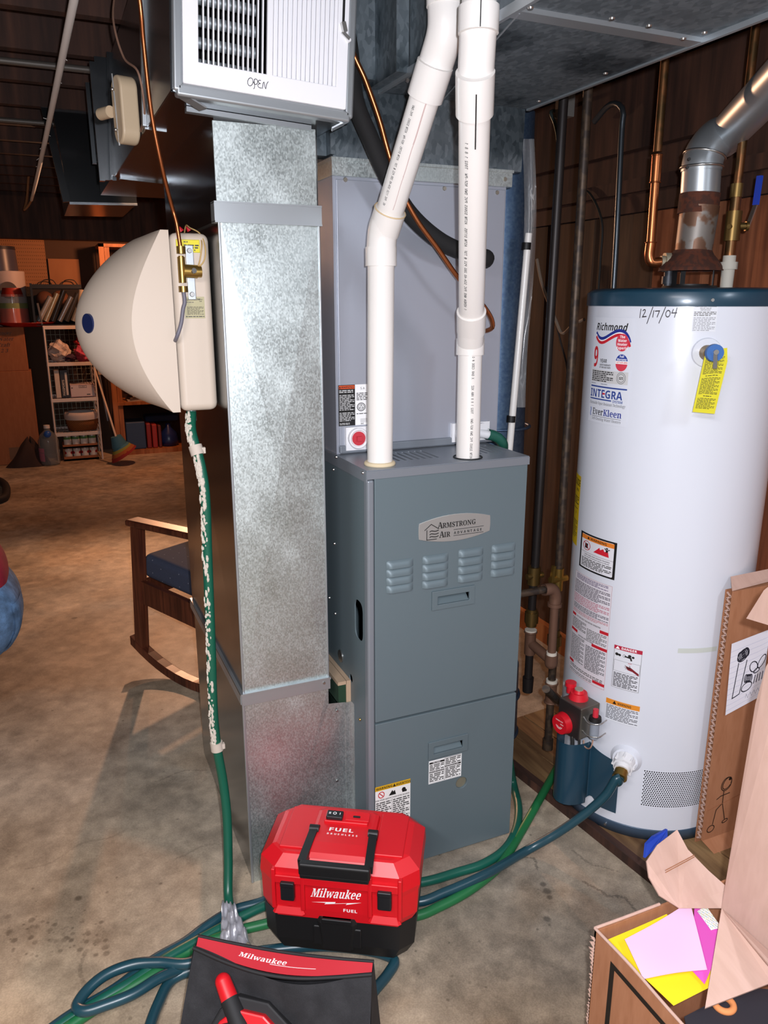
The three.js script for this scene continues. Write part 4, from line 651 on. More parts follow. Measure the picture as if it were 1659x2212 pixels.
// ---------------------------------------------------------------- water heater
{
  const CX = 1.645, CZ = -1.692, R = 0.26, YB = 0.03, YT = 1.592;
  const D2R = Math.PI / 180, at = (deg, y, r = R) => V(CX + r * Math.sin(deg * D2R), y, CZ + r * Math.cos(deg * D2R));
  const sector = (r, y0, y1, d0, d1, seg = 24) => flat(new THREE.CylinderGeometry(r, r, y1 - y0, seg, 1, true, d0 * D2R, (d1 - d0) * D2R).translate(CX, (y0 + y1) / 2, CZ));
  const t = thing('water_heater', 'tall white tank water heater with teal bands and paper labels', 'water heater', [CX, 0, CZ]);
  const gy0 = 0.135, gy1 = 0.257, ga = -42, gb = 8;
  const body = put(t, 'jacket', [sector(R, YB + 0.02, YT - 0.04, gb, 360 + ga, 96), sector(R, gy1, YT - 0.04, ga, gb), sector(R, YB + 0.02, gy0, ga, gb)], M.whiteGloss);
  // perforated air intake, cut through a sheet over the dark inner skirt
  const alpha = document.createElement('canvas'); alpha.width = 1024; alpha.height = 512; { const x = alpha.getContext('2d'); x.fillStyle = '#fff'; x.fillRect(0, 0, 1024, 512); x.fillStyle = '#000'; for (let j = 0; j < 19; j++) for (let i = 0; i < 34; i++) { x.beginPath(); x.ellipse(22 + i * 29.5 + (j % 2) * 14.7, 22 + j * 26, 9, 9.5, 0, 0, 7); x.fill(); } }
  const at1 = new THREE.CanvasTexture(alpha); at1.magFilter = THREE.LinearFilter;
  put(body, 'intake_screen', sector(R, gy0, gy1, ga, gb), phys(0xdde1ea, 0.3, 0, { alphaMap: at1, alphaTest: 0.5, transparent: true }), 'perforated air intake screen');
  put(t, 'inner_skirt', sector(R - 0.03, YB + 0.02, 0.35, 0, 360, 48), M.black);
  put(t, 'top_cap', lathe([[0, YT], [R - 0.02, YT], [R - 0.006, YT - 0.004], [R + 0.004, YT - 0.012], [R + 0.004, YT - 0.045], [R, YT - 0.045]], 96).translate(CX, 0, CZ), M.navy);
  put(t, 'base_ring', lathe([[R - 0.03, YB - 0.004], [R + 0.003, YB - 0.004], [R + 0.004, YB + 0.028], [R, YB + 0.03]], 96).translate(CX, 0, CZ), mat(0x43566a, 0.4, 0.2), 'slate blue base ring');
  for (const [d, y] of [[-31, YT - 0.03], [-62, YB + 0.013]]) put(t, 'screw', rod(at(d, y, R + 0.002), at(d, y, R + 0.008), 0.005, 0.004, 10), M.steel);
  const lab = (name, d0, d1, y0, y1, m, label) => put(body, name, flat(new THREE.CylinderGeometry(R + 0.0009, R + 0.0009, y1 - y0, 24, 1, true, d0 * D2R, (d1 - d0) * D2R).translate(CX, (y0 + y1) / 2, CZ)), m, label);
  // maker label
  lab('maker_label', -104, -70.5, 1.238, 1.518, print(640, 1120, (x, w, h) => {
    x.fillStyle = '#dde1ea'; x.fillRect(0, 0, w, h); x.strokeStyle = '#cfd3da'; x.strokeRect(2, 2, w - 4, 520);
    x.fillStyle = '#161616'; x.font = 'italic bold 104px sans-serif'; x.fillText('Richmond', 50, 134, 500);
    const wave = (c, dy, t) => { x.strokeStyle = c; x.lineWidth = t; x.beginPath(); x.moveTo(66, 150 + dy); x.bezierCurveTo(160, 270 + dy, 260, 190 + dy, 360, 150 + dy); x.bezierCurveTo(470, 100 + dy, 560, 120 + dy, 600, 240 + dy); x.stroke(); };
    wave('#1d2f8c', 6, 30); wave('#fff', 30, 14); wave('#cf1f2e', 50, 30);
    x.fillStyle = '#d63a4e'; x.beginPath(); x.ellipse(500, 250, 84, 90, 0, 0, 7); x.fill(); x.fillStyle = '#fff'; x.font = 'bold 40px sans-serif'; x.textAlign = 'center'; ['The', 'Water', 'Heater', 'Experts'].forEach((s, i) => x.fillText(s, 500, 206 + i * 38)); x.textAlign = 'left';
    x.fillStyle = '#c9202c'; x.font = 'bold 300px sans-serif'; x.save(); x.translate(36, 520); x.scale(0.62, 1); x.fillText('9', 0, 0); x.restore(); x.fillStyle = '#222'; x.font = 'bold 56px sans-serif'; x.fillText('YEAR', 178, 472, 120); x.font = 'bold 26px sans-serif'; x.fillText('LIMITED WARRANTY', 172, 504, 190); x.fillText('OF TANK AND PARTS', 172, 530, 190);
    x.fillStyle = '#1f3a94'; x.beginPath(); x.arc(510, 448, 78, Math.PI, 0); x.fill(); x.fillStyle = '#d63a4e'; x.beginPath(); x.arc(510, 466, 78, 0, Math.PI); x.fill(); x.fillStyle = '#fff'; x.fillRect(430, 438, 160, 32); x.font = 'bold 32px sans-serif'; x.textAlign = 'center'; x.fillText('Full', 510, 404); x.fillText('Warranty', 510, 434, 126); x.fillStyle = '#c33'; x.font = 'bold 24px sans-serif'; x.fillText('1-877-635-4099', 510, 463, 154); x.textAlign = 'left';
    x.fillStyle = '#cfcfcf'; x.fillRect(20, 550, 590, 132); lines(x, 30, 558, 410, 676, 6, '#333'); x.strokeStyle = '#333'; x.lineWidth = 4; x.beginPath(); x.arc(520, 616, 58, 0, 7); x.stroke(); x.beginPath(); x.arc(520, 616, 42, 0, 7); x.stroke(); lines(x, 496, 602, 546, 632, 2, '#333');
    lines(x, 20, 694, 120, 702, 1, '#333'); lines(x, 220, 694, 330, 702, 1, '#333');
    x.fillStyle = '#24408f'; x.fillRect(20, 722, 590, 15); x.fillRect(20, 858, 390, 13); x.font = 'bold 126px sans-serif'; x.save(); x.translate(18, 844); x.scale(1, 0.94); x.fillText('INTEGRA', 0, 0, 580); x.restore(); x.fillStyle = '#cf1f2e'; x.fillRect(262, 790, 44, 18); x.fillStyle = '#24408f'; x.font = 'bold 38px sans-serif'; x.fillText('SYSTEM', 428, 882, 180);
    x.fillStyle = '#333'; x.font = 'italic 40px serif'; x.fillText('Flammable Vapor Resistant Technology', 14, 922, 590);
    x.fillStyle = '#15151c'; x.font = 'bold 96px serif'; x.fillText('Ever', 96, 1036, 200); x.fillStyle = '#1d2f8c'; x.fillText('Kleen', 298, 1036, 270); x.strokeStyle = '#6c7fc0'; x.lineWidth = 16; x.beginPath(); x.moveTo(46, 966); x.bezierCurveTo(90, 990, 20, 1024, 60, 1056); x.stroke(); x.fillStyle = '#444'; x.fillRect(90, 1050, 470, 4); x.font = 'italic 40px serif'; x.fillText('Self-Cleaning Water Heaters', 90, 1092, 470);
  }));
  lab('marker_date', -69.5, -46, 1.5, 1.552, print(900, 300, (x) => { x.strokeStyle = '#23191f'; x.lineWidth = 15; x.lineCap = 'round'; const P = (...p) => { x.beginPath(); p.forEach(([a, b], i) => i ? x.lineTo(a, b) : x.moveTo(a, b)); x.stroke(); }; P([70, 70], [58, 190]); x.beginPath(); x.moveTo(118, 92); x.bezierCurveTo(150, 60, 190, 80, 160, 120); x.lineTo(118, 178); x.lineTo(200, 172); x.stroke(); P([325, 40], [228, 270]); P([352, 90], [340, 180]); P([385, 96], [470, 92], [432, 178]); P([585, 40], [480, 262]); x.beginPath(); x.ellipse(645, 130, 42, 46, 0.4, 0, 6.5); x.stroke(); P([745, 70], [720, 120], [815, 118]); P([815, 50], [780, 178]); }, { alpha: true }), 'handwritten date');
  lab('valve_instructions', -40, -27.5, 1.487, 1.55, print(420, 480, (x, w, h) => { x.fillStyle = '#dfe2e8'; x.fillRect(0, 0, w, h); x.fillStyle = '#666'; x.font = 'bold 30px sans-serif'; x.textAlign = 'center'; ['TEMPERATURE - PRESSURE', 'RELIEF VALVE', 'IMPORTANT'].forEach((s, i) => x.fillText(s, 210, 34 + i * 32, 400)); x.textAlign = 'left'; lines(x, 20, 112, 400, 200, 3, '#777'); lines(x, 20, 214, 400, 470, 9, '#a4a6ac'); }));
  lab('warning_label', -102.5, -70.2, 0.81, 0.918, print(640, 760, (x, w, h) => {
    x.fillStyle = '#111'; x.beginPath(); x.roundRect(0, 0, w, h, 40); x.fill(); x.fillStyle = '#e4e4ea'; x.beginPath(); x.roundRect(34, 34, w - 68, h - 68, 22); x.fill(); x.fillStyle = '#e5822c'; x.fillRect(34, 40, w - 68, 92); x.fillStyle = '#2a1708'; x.font = 'bold 66px sans-serif'; x.fillText('WARNING', 220, 110, 280); x.beginPath(); x.moveTo(180, 56); x.lineTo(206, 108); x.lineTo(154, 108); x.fill();
    x.strokeStyle = '#b5202f'; x.lineWidth = 12; x.beginPath(); x.ellipse(150, 255, 72, 92, 0, 0, 7); x.stroke(); x.fillStyle = '#222'; x.fillRect(116, 210, 62, 100); x.beginPath(); x.moveTo(98, 190); x.lineTo(202, 320); x.stroke();
    x.fillStyle = '#d11f31'; x.beginPath(); x.moveTo(290, 330); x.lineTo(350, 250); x.lineTo(390, 195); x.lineTo(400, 240); x.lineTo(450, 200); x.lineTo(470, 250); x.lineTo(520, 210); x.lineTo(540, 340); x.closePath(); x.fill(); x.fillStyle = '#161616'; x.beginPath(); x.arc(505, 170, 17, 0, 7); x.fill(); x.lineWidth = 15; x.strokeStyle = '#161616'; x.beginPath(); x.moveTo(470, 170); x.lineTo(500, 215); x.lineTo(548, 180); x.stroke(); x.fillRect(490, 195, 30, 54);
    x.fillRect(34, 392, w - 68, 5); x.fillStyle = '#222'; x.font = 'bold 34px sans-serif'; x.fillText('FIRE AND EXPLOSION HAZARD', 120, 450, 440); x.fillText('Can result in serious injury or death.', 110, 492, 450); lines(x, 60, 512, 590, 700, 6, '#555');
  }), 'black bordered warning label with red flames');
  lab('instruction_sheet', -107, -71, 0.47, 0.79, print(760, 1500, (x, w, h) => {
    x.fillStyle = '#dfdbe2'; x.fillRect(0, 0, w, h); lines(x, 60, 14, 700, 90, 4, '#776a86'); lines(x, 20, 110, 740, 300, 9, '#6b6670'); lines(x, 20, 310, 740, 440, 6, '#c0808f'); lines(x, 20, 450, 740, 530, 4, '#6b6670'); lines(x, 20, 536, 740, 590, 3, '#c48a92'); x.fillStyle = '#c4202e'; x.fillRect(0, 612, 110, 38); x.fillStyle = '#333'; x.font = 'bold 30px sans-serif'; x.fillText('FOR YOUR SAFETY READ BEFORE OPERATING', 130, 642, 500); x.fillStyle = '#c4202e'; x.fillRect(620, 660, 140, 44);
    lines(x, 20, 670, 370, 820, 8, '#666'); lines(x, 390, 716, 740, 880, 8, '#777'); x.fillStyle = '#c4202e'; x.fillRect(0, 838, 180, 40); x.fillStyle = '#333'; x.fillText('LIGHTING INSTRUCTIONS', 200, 906, 330); x.fillStyle = '#c4202e'; x.fillRect(500, 902, 260, 42); lines(x, 20, 920, 360, 1300, 19, '#6d6d70'); lines(x, 390, 960, 740, 1320, 18, '#5e5e62'); x.fillStyle = '#c4202e'; x.fillRect(0, 1316, 130, 42); lines(x, 40, 1370, 720, 1420, 2, '#777'); x.fillStyle = '#c4202e'; x.fillRect(560, 1420, 200, 42); lines(x, 20, 1440, 540, 1486, 2, '#888'); x.strokeStyle = '#b88'; x.lineWidth = 4; x.strokeRect(2, 2, w - 4, h - 4);
  }), 'long pink and grey instruction sheet');
  lab('danger_label', -66.5, -49, 0.492, 0.622, print(500, 940, (x, w, h) => {
    x.fillStyle = '#dfe1e8'; x.fillRect(0, 0, w, h); x.strokeStyle = '#333'; x.lineWidth = 5; x.strokeRect(8, 8, w - 16, h - 16); x.fillStyle = '#b51f3c'; x.fillRect(0, 0, w, 84); x.fillStyle = '#fff'; x.font = 'bold 68px sans-serif'; x.fillText('DANGER', 130, 66, 330); x.beginPath(); x.moveTo(66, 12); x.lineTo(108, 72); x.lineTo(24, 72); x.fill();
    x.fillStyle = '#181818'; for (const [a, b, r] of [[60, 190, 32], [110, 196, 26], [290, 172, 30], [350, 186, 24]]) { x.beginPath(); x.arc(a, b, r, 0, 7); x.fill(); } x.lineWidth = 30; x.strokeStyle = '#181818'; x.beginPath(); x.moveTo(200, 196); x.lineTo(310, 214); x.lineTo(326, 270); x.stroke(); x.beginPath(); x.ellipse(196, 196, 24, 30, 0, 0, 7); x.lineWidth = 6; x.stroke();
    x.lineWidth = 4; x.strokeRect(20, 320, 460, 240); x.fillStyle = '#c44a58'; x.font = 'bold 34px sans-serif'; x.fillText('HOT', 270, 350); x.fillStyle = '#7c1522'; x.beginPath(); x.moveTo(230, 400); x.lineTo(330, 420); x.lineTo(470, 520); x.lineTo(470, 570); x.lineTo(360, 500); x.lineTo(270, 480); x.closePath(); x.fill(); x.lineWidth = 9; x.strokeStyle = '#2a1214'; for (const [a, b] of [[216, 392], [210, 430], [226, 466], [300, 376]]) { x.beginPath(); x.moveTo(a, b); x.lineTo(320, 440); x.stroke(); }
    lines(x, 28, 590, 460, 910, 10, '#4a4a4e');
  }), 'red headed danger label');
  lab('small_warning_label', -69, -47.5, 0.385, 0.452, print(640, 480, (x, w, h) => { x.fillStyle = '#dfe3ea'; x.fillRect(0, 0, w, h); x.fillStyle = '#e5902c'; x.fillRect(0, 0, w, 112); x.fillStyle = '#241505'; x.font = 'bold 74px sans-serif'; x.fillText('WARNING', 228, 84, 260); x.beginPath(); x.moveTo(170, 14); x.lineTo(208, 90); x.lineTo(132, 90); x.fill(); lines(x, 16, 128, 620, 450, 10, '#55565c', 0.5); }), 'orange headed warning label');
  lab('energy_guide', -124, -109, 0.86, 1.07, print(400, 1000, (x, w, h) => { x.fillStyle = '#d8b50f'; x.fillRect(0, 0, w, h); x.fillStyle = '#1a1605'; x.font = 'bold 130px sans-serif'; x.fillText('GUIDE', 60, 150, 330); lines(x, 180, 190, 330, 230, 2, '#332c08'); lines(x, 60, 300, 360, 420, 4, '#463c0c'); x.fillRect(80, 470, 250, 10); x.font = 'bold 60px sans-serif'; x.fillText('6', 230, 560); lines(x, 60, 640, 360, 900, 9, '#6b5c14'); }), 'yellow energy guide sticker');
  lab('tape_residue', -29, -4, 0.628, 0.642, mat(0xc9cfc8, 0.5), 'strip of yellowed tape');
  // relief valve
  { const a = at(-31, 1.437, R), n = at(-31, 0, 1).sub(V(CX, 0, CZ)), p = (k, dy = 0) => a.clone().addScaledVector(n, k).add(V(0, dy, 0));
    put(t, 'valve_escutcheon', flat(along(new THREE.CylinderGeometry(0.034, 0.036, 0.005, 32), p(0), p(0.006))), M.whiteGloss);
    const v = put(t, 'relief_valve', [rod(p(0), p(0.04), 0.019, 0.017), rod(p(0.04, 0.0), p(0.066, 0.003), 0.013)], M.brassDark, 'brass relief valve');
    put(v, 'valve_cap', rod(p(0.066, 0.003), p(0.078, 0.004), 0.0215, 0.02, 24), mat(0x2b62a6, 0.5), 'round blue valve cap');
    put(v, 'lever', [bar(p(0.08, 0.01), p(0.09, -0.032), 0.009, 0.004), rod(p(0.078, 0.006), p(0.086, 0.006), 0.006)], M.steel); }
  // drain fitting
  { const a = at(-53, 0.278), n = at(-53, 0, 1).sub(V(CX, 0, CZ)), p = (k, dy = 0) => a.clone().addScaledVector(n, k).add(V(0, dy, 0));
    put(t, 'drain_escutcheon', flat(along(new THREE.CylinderGeometry(0.036, 0.045, 0.014, 32), p(-0.002), p(0.012))), M.whiteGloss);
    const v = put(t, 'drain_valve', [rod(p(0.008), p(0.04, -0.006), 0.031, 0.028, 12), rod(p(0.04, -0.006), p(0.052, -0.01), 0.024, 0.022, 12)], M.white, 'white ribbed drain valve');
    for (let k = 0; k < 8; k++) { const q = p(0.026, -0.003), u = V(n.z, 0, -n.x), ang = k * Math.PI / 4; q.addScaledVector(u, 0.0295 * Math.cos(ang)).add(V(0, 0.0295 * Math.sin(ang), 0)); put(v, 'rib', flat(along(new THREE.CylinderGeometry(0.0035, 0.0035, 0.026, 8), q.clone().addScaledVector(n, -0.013), q.clone().addScaledVector(n, 0.013))), M.white); }
    put(v, 'brass_coupling', [rod(p(0.05, -0.01), p(0.068, -0.02), 0.019, 0.019, 10), rod(p(0.066, -0.019), p(0.072, -0.022), 0.0205, 0.0205, 24)], M.brass); }
  // gas control and burner shroud on the flank that faces the furnace
  { const deg = -82, n = at(deg, 0, 1).sub(V(CX, 0, CZ)), u = V(n.z, 0, -n.x), c = (k, s, y) => V(CX, y, CZ).addScaledVector(n, R + k).addScaledVector(u, s);
    const turnY = deg * D2R;
    const rb = (w, h, d, k, s, y, r = 0.003) => { const g = new RoundedBoxGeometry(w, h, d, 2, r); g.applyMatrix4(q0.makeRotationY(turnY)); const p = c(k, s, y); return flat(g.translate(p.x, p.y, p.z)); };
    const gv = put(t, 'gas_control', [rb(0.085, 0.098, 0.075, 0.05, 0.012, 0.388), rb(0.05, 0.04, 0.03, 0.005, 0.01, 0.395)], mat(0x6e6a62, 0.4, 0.7), 'metal gas control block');
    put(gv, 'face_plate', rb(0.084, 0.097, 0.004, 0.09, 0.012, 0.388, 0.001), mat(0x3a3433, 0.4, 0.5), 'dark face plate');
    const dial = put(gv, 'temperature_dial', flat(along(new THREE.CylinderGeometry(0.029, 0.033, 0.02, 32), c(0.092, -0.004, 0.368), c(0.112, -0.004, 0.368))), mat(0xc91624, 0.35), 'red temperature dial');
    put(dial, 'dial_print', (() => { const o = c(0.1125, -0.004, 0.368); return sheet(o.clone().addScaledVector(u, -0.024).add(V(0, -0.024, 0)), o.clone().addScaledVector(u, 0.024).add(V(0, -0.024, 0)), o.clone().addScaledVector(u, 0.024).add(V(0, 0.024, 0)), o.clone().addScaledVector(u, -0.024).add(V(0, 0.024, 0))); })(), print(300, 300, (x) => { x.strokeStyle = '#f0dcd8'; x.lineWidth = 12; x.beginPath(); x.arc(150, 150, 78, 0.4, 2.8); x.stroke(); x.beginPath(); x.arc(150, 150, 54, 0.6, 2.6); x.stroke(); x.fillStyle = '#f0dcd8'; x.font = 'bold 34px sans-serif'; x.textAlign = 'center'; x.fillText('WARM HOT', 150, 84); x.fillText('VERY', 216, 140); }, { alpha: true }));
    put(gv, 'gas_knob', [rod(c(0.045, 0.0, 0.437), c(0.045, 0.0, 0.456), 0.029, 0.024, 24), rod(c(0.045, 0.0, 0.456), c(0.045, 0.0, 0.464), 0.017, 0.014, 20)], mat(0xd01c2c, 0.4), 'red gas cock knob');
    put(gv, 'knob_cap', rod(c(0.045, 0.0, 0.464), c(0.045, 0.0, 0.467), 0.0125), mat(0xb9b4a4, 0.4, 0.5));
    put(gv, 'pilot_button', [rod(c(0.04, -0.038, 0.437), c(0.04, -0.038, 0.462), 0.012, 0.012, 16), rod(c(0.04, -0.038, 0.458), c(0.04, -0.038, 0.47), 0.0165, 0.0165, 16)], mat(0xd01c2c, 0.4), 'red pilot button');
    const ig = put(t, 'igniter', [rod(c(0.055, 0.078, 0.35), c(0.055, 0.078, 0.405), 0.0135, 0.0135, 18)], mat(0x8b929c, 0.5), 'grey push igniter');
    put(ig, 'igniter_collar', rod(c(0.055, 0.078, 0.405), c(0.055, 0.078, 0.417), 0.0185, 0.0165, 18), M.black);
    put(ig, 'igniter_button', rod(c(0.055, 0.078, 0.417), c(0.055, 0.078, 0.44), 0.0085, 0.008, 14), mat(0xcf3040, 0.4), 'red igniter button');
    put(ig, 'clip', [tube([c(0.075, 0.045, 0.415), c(0.078, 0.075, 0.402), c(0.06, 0.1, 0.405), c(0.03, 0.098, 0.408)], 0.002, 20, 6), tube([c(0.075, 0.045, 0.37), c(0.078, 0.075, 0.362), c(0.06, 0.1, 0.364), c(0.03, 0.098, 0.366)], 0.002, 20, 6)], M.steel);
    put(ig, 'igniter_wire', [tube([c(0.055, 0.078, 0.352), c(0.058, 0.074, 0.32), c(0.05, 0.055, 0.3), c(0.045, 0.035, 0.298), c(0.04, 0.028, 0.31)], 0.0022, 30, 6)], mat(0xb48f7c, 0.5));
    put(gv, 'burner_tube', [rod(c(0.06, 0.0, 0.355), c(0.055, 0.002, 0.24), 0.006), rod(c(0.05, 0.02, 0.355), c(0.048, 0.02, 0.24), 0.0035)], M.steel);
    // shroud: half-round sleeve with a wing that wraps the jacket
    const sh = grid(28, 22, (a, b) => {
      const kk = Math.max(0, (a - 0.45) / 0.55), y0 = a < 0.45 ? 0.098 + 0.006 * Math.max(0, (a - 0.3) / 0.15) : 0.104 - 0.012 * kk + 0.022 * Math.max(0, Math.sin(Math.PI * Math.min(1, kk / 0.4))), y1 = a < 0.45 ? 0.312 - 0.012 * Math.sin(a / 0.45 * Math.PI) : 0.31 - 0.05 * Math.sqrt(kk);
      const y = y0 + (y1 - y0) * b;
      if (a < 0.45) { const th = -Math.PI * 0.5 + Math.PI * 1.0 * (a / 0.45); return c(0.02 + 0.072 * Math.cos(th), -0.012 + 0.055 * Math.sin(th), y); }
      const k = (a - 0.45) / 0.55; const ang = deg + 6 + k * 20; return at(ang, y, R + 0.02 - 0.014 * k);
    });
    put(t, 'burner_shroud', sh, M.navy, 'teal blue burner shroud'); }
}
{ // tag on the relief valve
  const D2R = Math.PI / 180, n = V(Math.sin(-31 * D2R), 0, Math.cos(-31 * D2R)), u = V(n.z, 0, -n.x), o = V(1.645, 1.44, -1.692).addScaledVector(n, 0.26 + 0.062);
  const c = (s, dy, k = 0) => o.clone().addScaledVector(u, s).addScaledVector(n, k).add(V(0, dy, 0));
  const s = poly([[-0.018, 0.006], [0.03, 0.012], [0.034, -0.02], [0.018, -0.146], [-0.034, -0.142], [-0.021, -0.02]]);
  const t = thing('warning_tag', 'long yellow printed tag hanging from the relief valve', 'tag', [o.x, o.y - 0.14, o.z]);
  const g = extrude(s, 0.0008); g.applyMatrix4(q0.makeBasis(u, V(0, 1, 0), n)); g.translate(o.x, o.y, o.z); put(t, 'card', g, mat(0xd9cf1c, 0.6));
  put(t, 'tag_print', sheet(c(-0.031, -0.136, 0.0012), c(0.016, -0.139, 0.0012), c(0.03, -0.004, 0.0012), c(-0.018, -0.01, 0.0012)), print(300, 900, (x, w, h) => { x.clearRect(0, 0, w, h); lines(x, 14, 20, 286, 300, 14, '#4c480c', 0.5); lines(x, 60, 320, 240, 340, 1, '#2c2a08'); lines(x, 14, 360, 286, 640, 14, '#4c480c', 0.5); lines(x, 90, 660, 210, 680, 1, '#2c2a08'); lines(x, 14, 700, 286, 880, 9, '#4c480c', 0.5); }, { alpha: true }));
  put(t, 'clear_sleeve', sheet(c(-0.033, -0.152, -0.001), c(0.021, -0.156, -0.001), c(0.04, -0.01, -0.001), c(0.03, -0.01, -0.001)), phys(0xffffff, 0.1, 0, { transmission: 0.9, thickness: 0 }));
}
// ---------------------------------------------------------------- flue and water lines over the heater
{
  const cx = 1.652, cz = -1.692, t = thing('flue_pipe', 'rust streaked galvanized flue pipe with elbows rising from the draft hood', 'flue', [cx, 1.592, cz]);
  const Y = (py) => Pz(1500, py, cz).y;
  const hood = put(t, 'draft_hood', [lathe([[0.085, 0], [0.082, 0.012], [0.055, 0.042], [0.048, 0.055]], 36).translate(cx, Y(586), cz)], M.rust, 'rusted flared draft hood');
  for (let k = 0; k < 3; k++) { const a = 0.6 + k * 2.1; put(hood, 'hood_leg', box(0.014, Y(586) - 1.585, 0.003, cx + 0.06 * Math.sin(a), (Y(586) + 1.592) / 2, cz + 0.06 * Math.cos(a), 0, a, 0), M.black); }
  put(t, 'hood_base', [rod(V(cx, 1.59, cz), V(cx, 1.6, cz), 0.075, 0.07, 30), rod(V(cx, 1.6, cz), V(cx, 1.604, cz), 0.05)], M.black);
  const R = 0.05, p0 = V(cx, Y(540), cz), p1 = V(cx + 0.006, Y(445), cz + 0.004), p2 = V(cx + 0.002, Y(360), cz);
  put(t, 'lower_pipe', [rod(V(cx, Y(575), cz), p1, 0.047, R, 30)], M.rustZinc);
  put(t, 'rusted_joint', [rod(V(cx + 0.004, Y(462), cz), V(cx + 0.006, Y(418), cz), R * 1.04, R * 1.04, 30)], M.rust, 'rusted pipe joint');
  put(t, 'upper_pipe', rod(V(cx + 0.006, Y(425), cz), p2, R, R * 0.98, 30), M.zincPlain);
  const e1 = p2.clone().add(V(0.012, 0.035, -0.004)), e2 = p2.clone().add(V(0.055, 0.075, -0.012)), e3 = V(cx + 0.09, Y(285), cz - 0.02), e4 = e3.clone().add(Pd(1668, 188, 1.78).sub(e3).multiplyScalar(2.6));
  put(t, 'elbow', [tube([p2.clone().add(V(0, -0.01, 0)), p2, e1, e2, e3], R * 1.03, 30, 26)], M.zincPlain);
  const ring = (p, n) => { const g = flat(new THREE.TorusGeometry(R * 1.05, 0.0035, 8, 36)); g.applyMatrix4(new THREE.Matrix4().makeRotationFromQuaternion(new THREE.Quaternion().setFromUnitVectors(V(0, 0, 1), n.clone().normalize()))); return g.translate(p.x, p.y, p.z); };
  put(t, 'bead', ring(p2, V(0, 1, 0)), M.steel); put(t, 'bead', ring(e1.clone().lerp(p2, 0.2), V(0.25, 1, 0)), M.steel); put(t, 'bead', ring(e2.clone().lerp(e3, 0.4), V(0.8, 0.9, 0)), M.steel); put(t, 'bead', ring(e3.clone().lerp(e4, 0.02), V(1, 1, -0.1)), M.steel);
  put(t, 'raking_pipe', rod(e3, e4, R * 0.99, R * 0.99, 30), M.zincPlain);
  for (const [px, py] of [[1488, 344], [1484, 362]]) { const p = Pz(px, py, cz + 0.045); put(t, 'rivet', rod(p, p.clone().add(V(-0.002, 0, 0.004)), 0.004, 0.004, 8), M.black); }
}
{ // hot outlet
  const z = -1.75, x = 1.557, y0 = 1.668, t = thing('hot_water_pipe', 'bright copper hot water pipe with elbow and union above the heater', 'pipe', [x, 1.592, z]);
  put(t, 'riser', rod(V(x, y0 + 0.02, z), V(x - 0.004, 1.93, z), 0.0112), M.copper);
  put(t, 'upper_riser', rod(V(x - 0.004, 1.94, z), V(x - 0.006, 2.45, z), 0.0112), M.copperOld);
  put(t, 'coupling', [rod(V(x - 0.003, 1.865, z), V(x - 0.004, 1.93, z), 0.0135), torus(0.0135, 0.002, x - 0.003, 1.865, z, Math.PI / 2), torus(0.0125, 0.002, x - 0.004, 1.932, z, Math.PI / 2)], M.copper);
  put(t, 'elbow', [tube([V(x, y0 + 0.045, z), V(x, y0 + 0.008, z), V(x + 0.006, y0 - 0.006, z + 0.004), V(x + 0.03, y0 - 0.006, z + 0.014)], 0.0138, 20, 14), torus(0.014, 0.0018, x, y0 + 0.045, z, Math.PI / 2)], M.copper);
  const u = V(x + 0.034, y0 - 0.006, z + 0.015);
  put(t, 'union_nut', [rod(u.clone().add(V(-0.006, 0, -0.002)), u.clone().add(V(0.008, 0, 0.004)), 0.017, 0.017, 20), rod(u.clone().add(V(0.002, 0, 0.002)), u.clone().add(V(0.016, 0, 0.008)), 0.026, 0.026, 8)], mat(0xa9a08a, 0.6, 0.5), 'crusted union nut');
  put(t, 'tank_nipple', [rod(u.clone().add(V(0.016, 0, 0.01)), V(u.x + 0.016, 1.59, u.z + 0.01), 0.013), rod(V(u.x + 0.016, 1.605, u.z + 0.01), V(u.x + 0.016, 1.625, u.z + 0.01), 0.018, 0.018, 8)], mat(0x3f4247, 0.5, 0.6));
}
{ // cold inlet with ball valve
  const x = 1.712, z = -1.62, Yp = (py) => Pz(1570, py, z).y, t = thing('cold_water_pipe', 'cold water pipe with blue handled ball valve above the heater', 'pipe', [x, 1.592, z]);
  put(t, 'tank_nipple', [rod(V(x, 1.588, z), V(x, Yp(578), z), 0.016, 0.017), rod(V(x, Yp(582), z), V(x, Yp(566), z), 0.023, 0.023, 8), rod(V(x, Yp(566), z), V(x, Yp(552), z), 0.0165)], mat(0xbdb8ac, 0.8, 0.1), 'white crusted dielectric nipple');
  put(t, 'lower_pipe', rod(V(x, Yp(555), z), V(x, Yp(420), z), 0.0135), M.copperOld);
  const v = put(t, 'ball_valve', [rod(V(x, Yp(520), z), V(x, Yp(455), z), 0.02, 0.02, 8), rod(V(x, Yp(488), z), V(x + 0.03, Yp(488), z + 0.016), 0.009), rod(V(x + 0.028, Yp(488), z + 0.015), V(x + 0.034, Yp(488), z + 0.018), 0.013, 0.013, 8), rod(V(x - 0.024, Yp(490), z + 0.01), V(x, Yp(490), z), 0.006)], M.brassDark);
  put(v, 'lever', [bar(V(x + 0.032, Yp(490), z + 0.018), V(x + 0.046, Yp(440), z + 0.024), 0.004, 0.012)], M.steel);
  put(v, 'lever_grip', [bar(V(x + 0.046, Yp(442), z + 0.024), V(x + 0.048, Yp(378), z + 0.025), 0.009, 0.014)], mat(0x1c3fae, 0.4), 'blue lever grip');
  put(t, 'coupling', rod(V(x, Yp(425), z), V(x, Yp(395), z), 0.0165), M.brassDark);
  put(t, 'riser', rod(V(x, Yp(400), z), V(x + 0.004, 2.45, z), 0.0112), M.copperOld);
}

